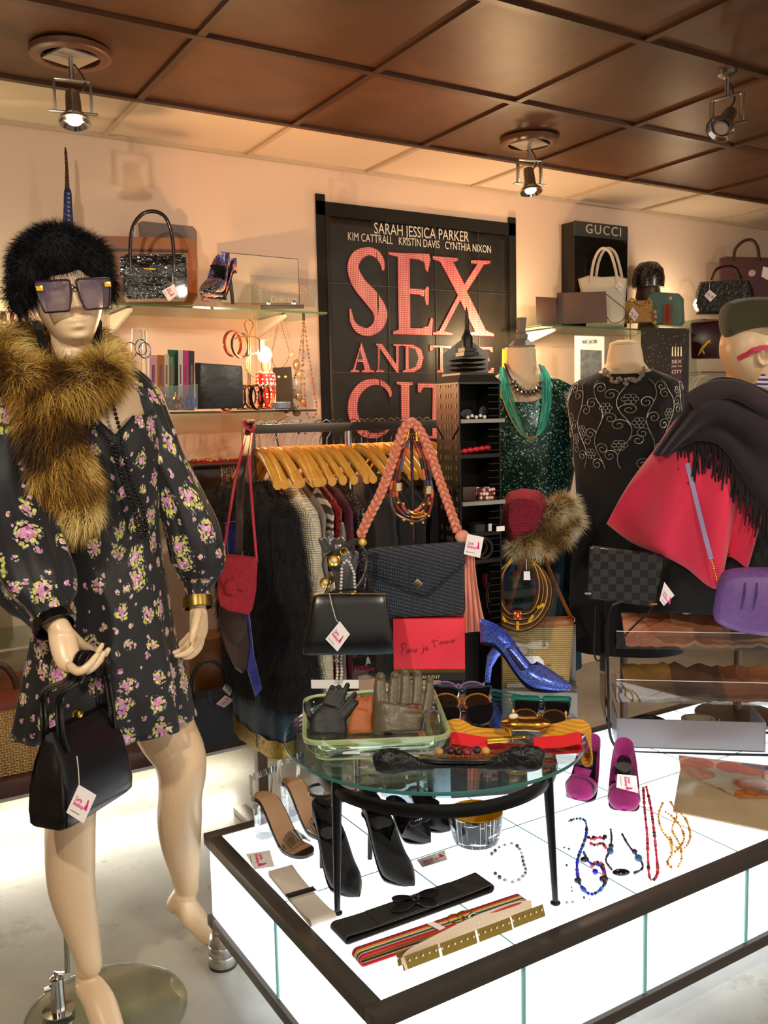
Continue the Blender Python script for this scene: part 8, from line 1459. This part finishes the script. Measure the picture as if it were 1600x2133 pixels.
for yt, yb_, nm in ((1317, 1354, 1), (1419, 1466, 2)):
    z_ = F.p(1440, yb_).z; d = [F.p(1284, yb_), F.p(1640, yb_+4)]; d = [V((q.x, q.y, z_)) for q in d]; ACR2 = glass('clear tray acrylic', '#f2f4f4', .0, 1.25, .05)
    MB().prism([d[0], d[1], d[1]-F.n*.19, d[0]-F.n*.19], ZUP*.004).build('tray_floor', ACR2, rk2); h_ = F.p(1440, yt).z-z_; MB().prism([d[0], d[1], d[1]+ZUP*h_, d[0]+ZUP*h_], -F.n*.003).build('tray_lip', ACR2, rk2); MB().tube([d[0]+ZUP*h_, d[1]+ZUP*h_], .0012, 5).build('lip_edge', M('bright acrylic edge', '#dfe6e6', .1), rk2); MB().prism([d[0], d[0]-F.n*.19, d[0]-F.n*.19+ZUP*h_, d[0]+ZUP*h_], F.r*.003).build('tray_side', ACR2, rk2)
    cs_ = (('#a33a2a', '#c87a5a', '#8f7358'), ('#a8803c', '#4a3a32', '#9a5a3c'))[nm-1]
    for k, c_ in enumerate(cs_):
        q = d[0]+(d[1]-d[0])*(.06+.3*k)-F.n*.015+ZUP*.0045; e = (d[1]-d[0])*.3; rows = [[q+e*(i/8)-F.n*(.15*j/6)+ZUP*(.012+.016*noise.noise(V((i*.5, j*.5, k*3+nm)))+.062*(j/6)) for i in range(9)] for j in range(7)]
        o = MB().sheet(rows, .01, ZUP).build('folded_scarf', M('silk '+c_, c_, .5, var=(12, '#d89a70' if nm == 1 else '#6a4a30'), bump=(20, .4, .01)), loc=q+e/2-F.n*.07); tag(o, ('folded %s silk scarf in the %s clear tray' % (('red', 'salmon', 'taupe', 'golden', 'dark brown', 'rust')[k+3*(nm-1)], ('upper', 'lower')[nm-1])), 'scarf', 'folded scarves in the clear trays')
z_ = F.p(1440, 1562).z; d = [V((q.x, q.y, z_)) for q in (F.p(1285, 1560), F.p(1592, 1566))]; h_ = F.p(1440, 1501).z-z_; GRT = M('grey satin box cloth', '#77757a', .35, bump=(6, .15, .01)); MB().prism([d[0], d[1], d[1]+ZUP*h_, d[0]+ZUP*h_], -F.n*.006).build('grey_tray_front', GRT, rk2, bevel=.002); MB().prism([d[0], d[1], d[1]-F.n*.18, d[0]-F.n*.18], ZUP*.004).build('grey_tray_floor', BLKP, rk2)
for q in d: MB().prism([q, q-F.n*.18, q-F.n*.18+ZUP*h_, q+ZUP*h_], F.r*.004).build('grey_tray_side', GRT, rk2)
g = thing('coiled_belt', 'cream perforated leather belt coiled in the grey tray', 'belt', d[0]+(d[1]-d[0])*.6-F.n*.09+ZUP*.005); c_ = ORG[g.name]+ZUP*.05; MB().ribbon(cr([c_+F.r*.062*math.cos(a)*(1-.02*i)+F.n*.05*math.sin(a)*(1-.02*i) for i, a in enumerate([k*PI/6 for k in range(26)])], 3), ZUP, .036, .003).build('strap', M('cream perforated leather', '#b5a88c', .5, bump=(90, .5)), g)
g = thing('coiled_belt', 'dark braided leather belts coiled in the grey tray', 'belt', d[0]+(d[1]-d[0])*.25-F.n*.09+ZUP*.005); c_ = ORG[g.name]+ZUP*.045
for k in range(3): MB().tube(ellipse(c_+ZUP*(.012*k-.02), F.r*(.06-.006*k), F.n*.05, 30), .008, 8, closed=True).build('coil', M('dark braid', '#1d1613', .5, bump=(200, .8)), g)
FC = Fr(1300, 1262, A=F.p(1300, 1262, -.03)); g = thing('checked_clutch', 'black chequered leather clutch with thin strap on top of the tray rack', 'clutch bag', FC.p(1300, 1262)); t = NT('black chequered leather'); s_ = t.n('ShaderNodeTexChecker', {'Vector': t.n('ShaderNodeMapping', {0: t.co(None, (0, 0, -math.atan2(FC.r.y, FC.r.x))), 1: (0, .5, 0), 3: (42, .01, 42)}).outputs[0], 'Scale': 1.0}).outputs[1]; t.base(t.mix(s_, hx('#08080a'), hx('#262523'))); t.P(rough=t.ma('MULTIPLY_ADD', s_, .4, .35)); t.bump(s_, .4, .003)
MB().puff([FC.p(*p) for p in ((1228, 1140), (1235, 1137), (1378, 1155), (1385, 1162), (1366, 1258), (1360, 1263), (1230, 1246), (1222, 1238))], FC.n, .04, .04).build('bag_body', t.m, g); MB().tube(cr([FC.p(*p, .015) for p in ((1382, 1168), (1372, 1240), (1350, 1275), (1310, 1315), (1270, 1360), (1248, 1376), (1238, 1360), (1240, 1290), (1240, 1262))], 6), .003, 6).build('strap', BLKL, g)
for x, y in ((1225, 1236), (1362, 1258)): MB().box(FC.p(x, y, .02), (.02, .006, .006), math.atan2(F.r.y, F.r.x)).build('corner', GOLD if x > 1300 else SILV, g)
ptag(g, FC, ((1384, 1212), (1405, 1240), (1383, 1262), (1374, 1250)), w=.03, words=True)
# more clothes on a rail at the right edge
F = Fr(1580, 1100, d=3.3)
for k, (o, c_, lab, w) in enumerate(((((1545, 1075), (1600, 1060), (1680, 1080), (1680, 1250), (1550, 1250)), '#3c4145', 'grey coat behind the lilac bag at the right edge', .0), (((1552, 1040), (1620, 1020), (1680, 1040), (1680, 1150), (1550, 1130)), '#d8cdb0', 'cream patterned blouse behind the fringe at the right edge', -.08))):
    g = MB().puff([F.p(*p, w) for p in o], F.n, .06, .1).build('hung_garment', M('garment '+c_, c_, .8, bump=(14, .3, .01), var=(30 if k else 4, '#8a8270' if k else '#2c3034')), loc=F.p(1600, 1250, w)); tag(g, lab, 'garment')

# ================================================================ last small things
F = Fr(285, 845, A=Pz(290, 853, 1.4525)+V((0, .03, 0))); g = thing('earring_column', 'clear acrylic column with silver hoop earrings behind the shoulder', 'stand', V((F.A.x, F.A.y, 1.4525)))
MB().tube([V((F.A.x, F.A.y, 1.4525)), F.p(286, 685)], .016, 12).build('column', ACR, g); MB().tube([V((F.A.x+.035, F.A.y, 1.4525)), F.p(303, 690)], .003, 6).build('rod', W_, g)
for x, y in ((272, 730), (294, 724), (302, 730), (276, 790), (298, 800)): MB().tube(ellipse(F.p(x, y, .02), F.r*.016, ZUP*.022, 20), .002, 6, closed=True).build('hoop_earring', SILV, g)
Q3 = lambda x, y: Pz(x, y, PT+.0035); F = Fr(1010, 1662, z=PT+.0035); g = thing('storage_box', 'black box with pale blue end standing on the platform under the glass table', 'box', F.A); MB().prism([F.p(*p) for p in ((938, 1600), (1098, 1592), (1100, 1652), (940, 1664))], -F.n*.12).build('box', M('black board', '#0f1013', .5), g, bevel=.002); MB().prism([F.p(*p, .001) for p in ((880, 1602), (938, 1600), (940, 1664), (884, 1666))], -F.n*.12).build('blue_end', M('pale blue board', '#a9c2cf', .5), g, bevel=.002)
c = Q3(845, 1668)+V((0, 0, 0)); g = thing('glass_bowl', 'wide clear glass bowl under the glass table', 'bowl', c); MB().lathe(c, [(.03, 0), (.045, .004), (.075, .03), (.085, .06), (.083, .061), (.072, .032), (.042, .008), (.002, .006)], 36, cap=False).build('bowl', glass('pale blue bowl glass', '#dcebf0', .0, 1.4, .08), g)
F = Fr(662, 1690, z=PT+.0035); g = thing('satin_glove', 'long grey satin glove behind the front table leg', 'glove', F.A); m = MB()
m.tube([F.p(*p) for p in ((660, 1592), (660, 1625), (662, 1650))], [12*F.k, 13*F.k, 14*F.k], 14, flat=(F.n, .5))
for dx in (-9, -3, 3, 9): m.tube([F.p(661+dx, 1645), F.p(661+dx*1.2, 1668), F.p(661+dx*1.3, 1686)], [3.6*F.k, 3.2*F.k, 2.4*F.k], 8)
remesh(m, .0026, 1).build('glove_body', M('grey satin', '#8f8c88', .35, bump=(60, .4)), g, angle=0, fixn=False)
g = thing('power_cord', 'black plug and cord hanging under the middle wall shelf', 'cord', Py(575, 905, 3.6)); F = Fr(572, 880, A=Py(572, 880, 3.6)); MB().box(F.p(570, 876), (.022, .02, .05)).build('plug', BLKP, g, bevel=.004); MB().tube(cr([F.p(571, 885), F.p(574, 900), F.p(580, 930), F.p(590, 980)], 5), .003, 6).build('cord', BLKP, g)
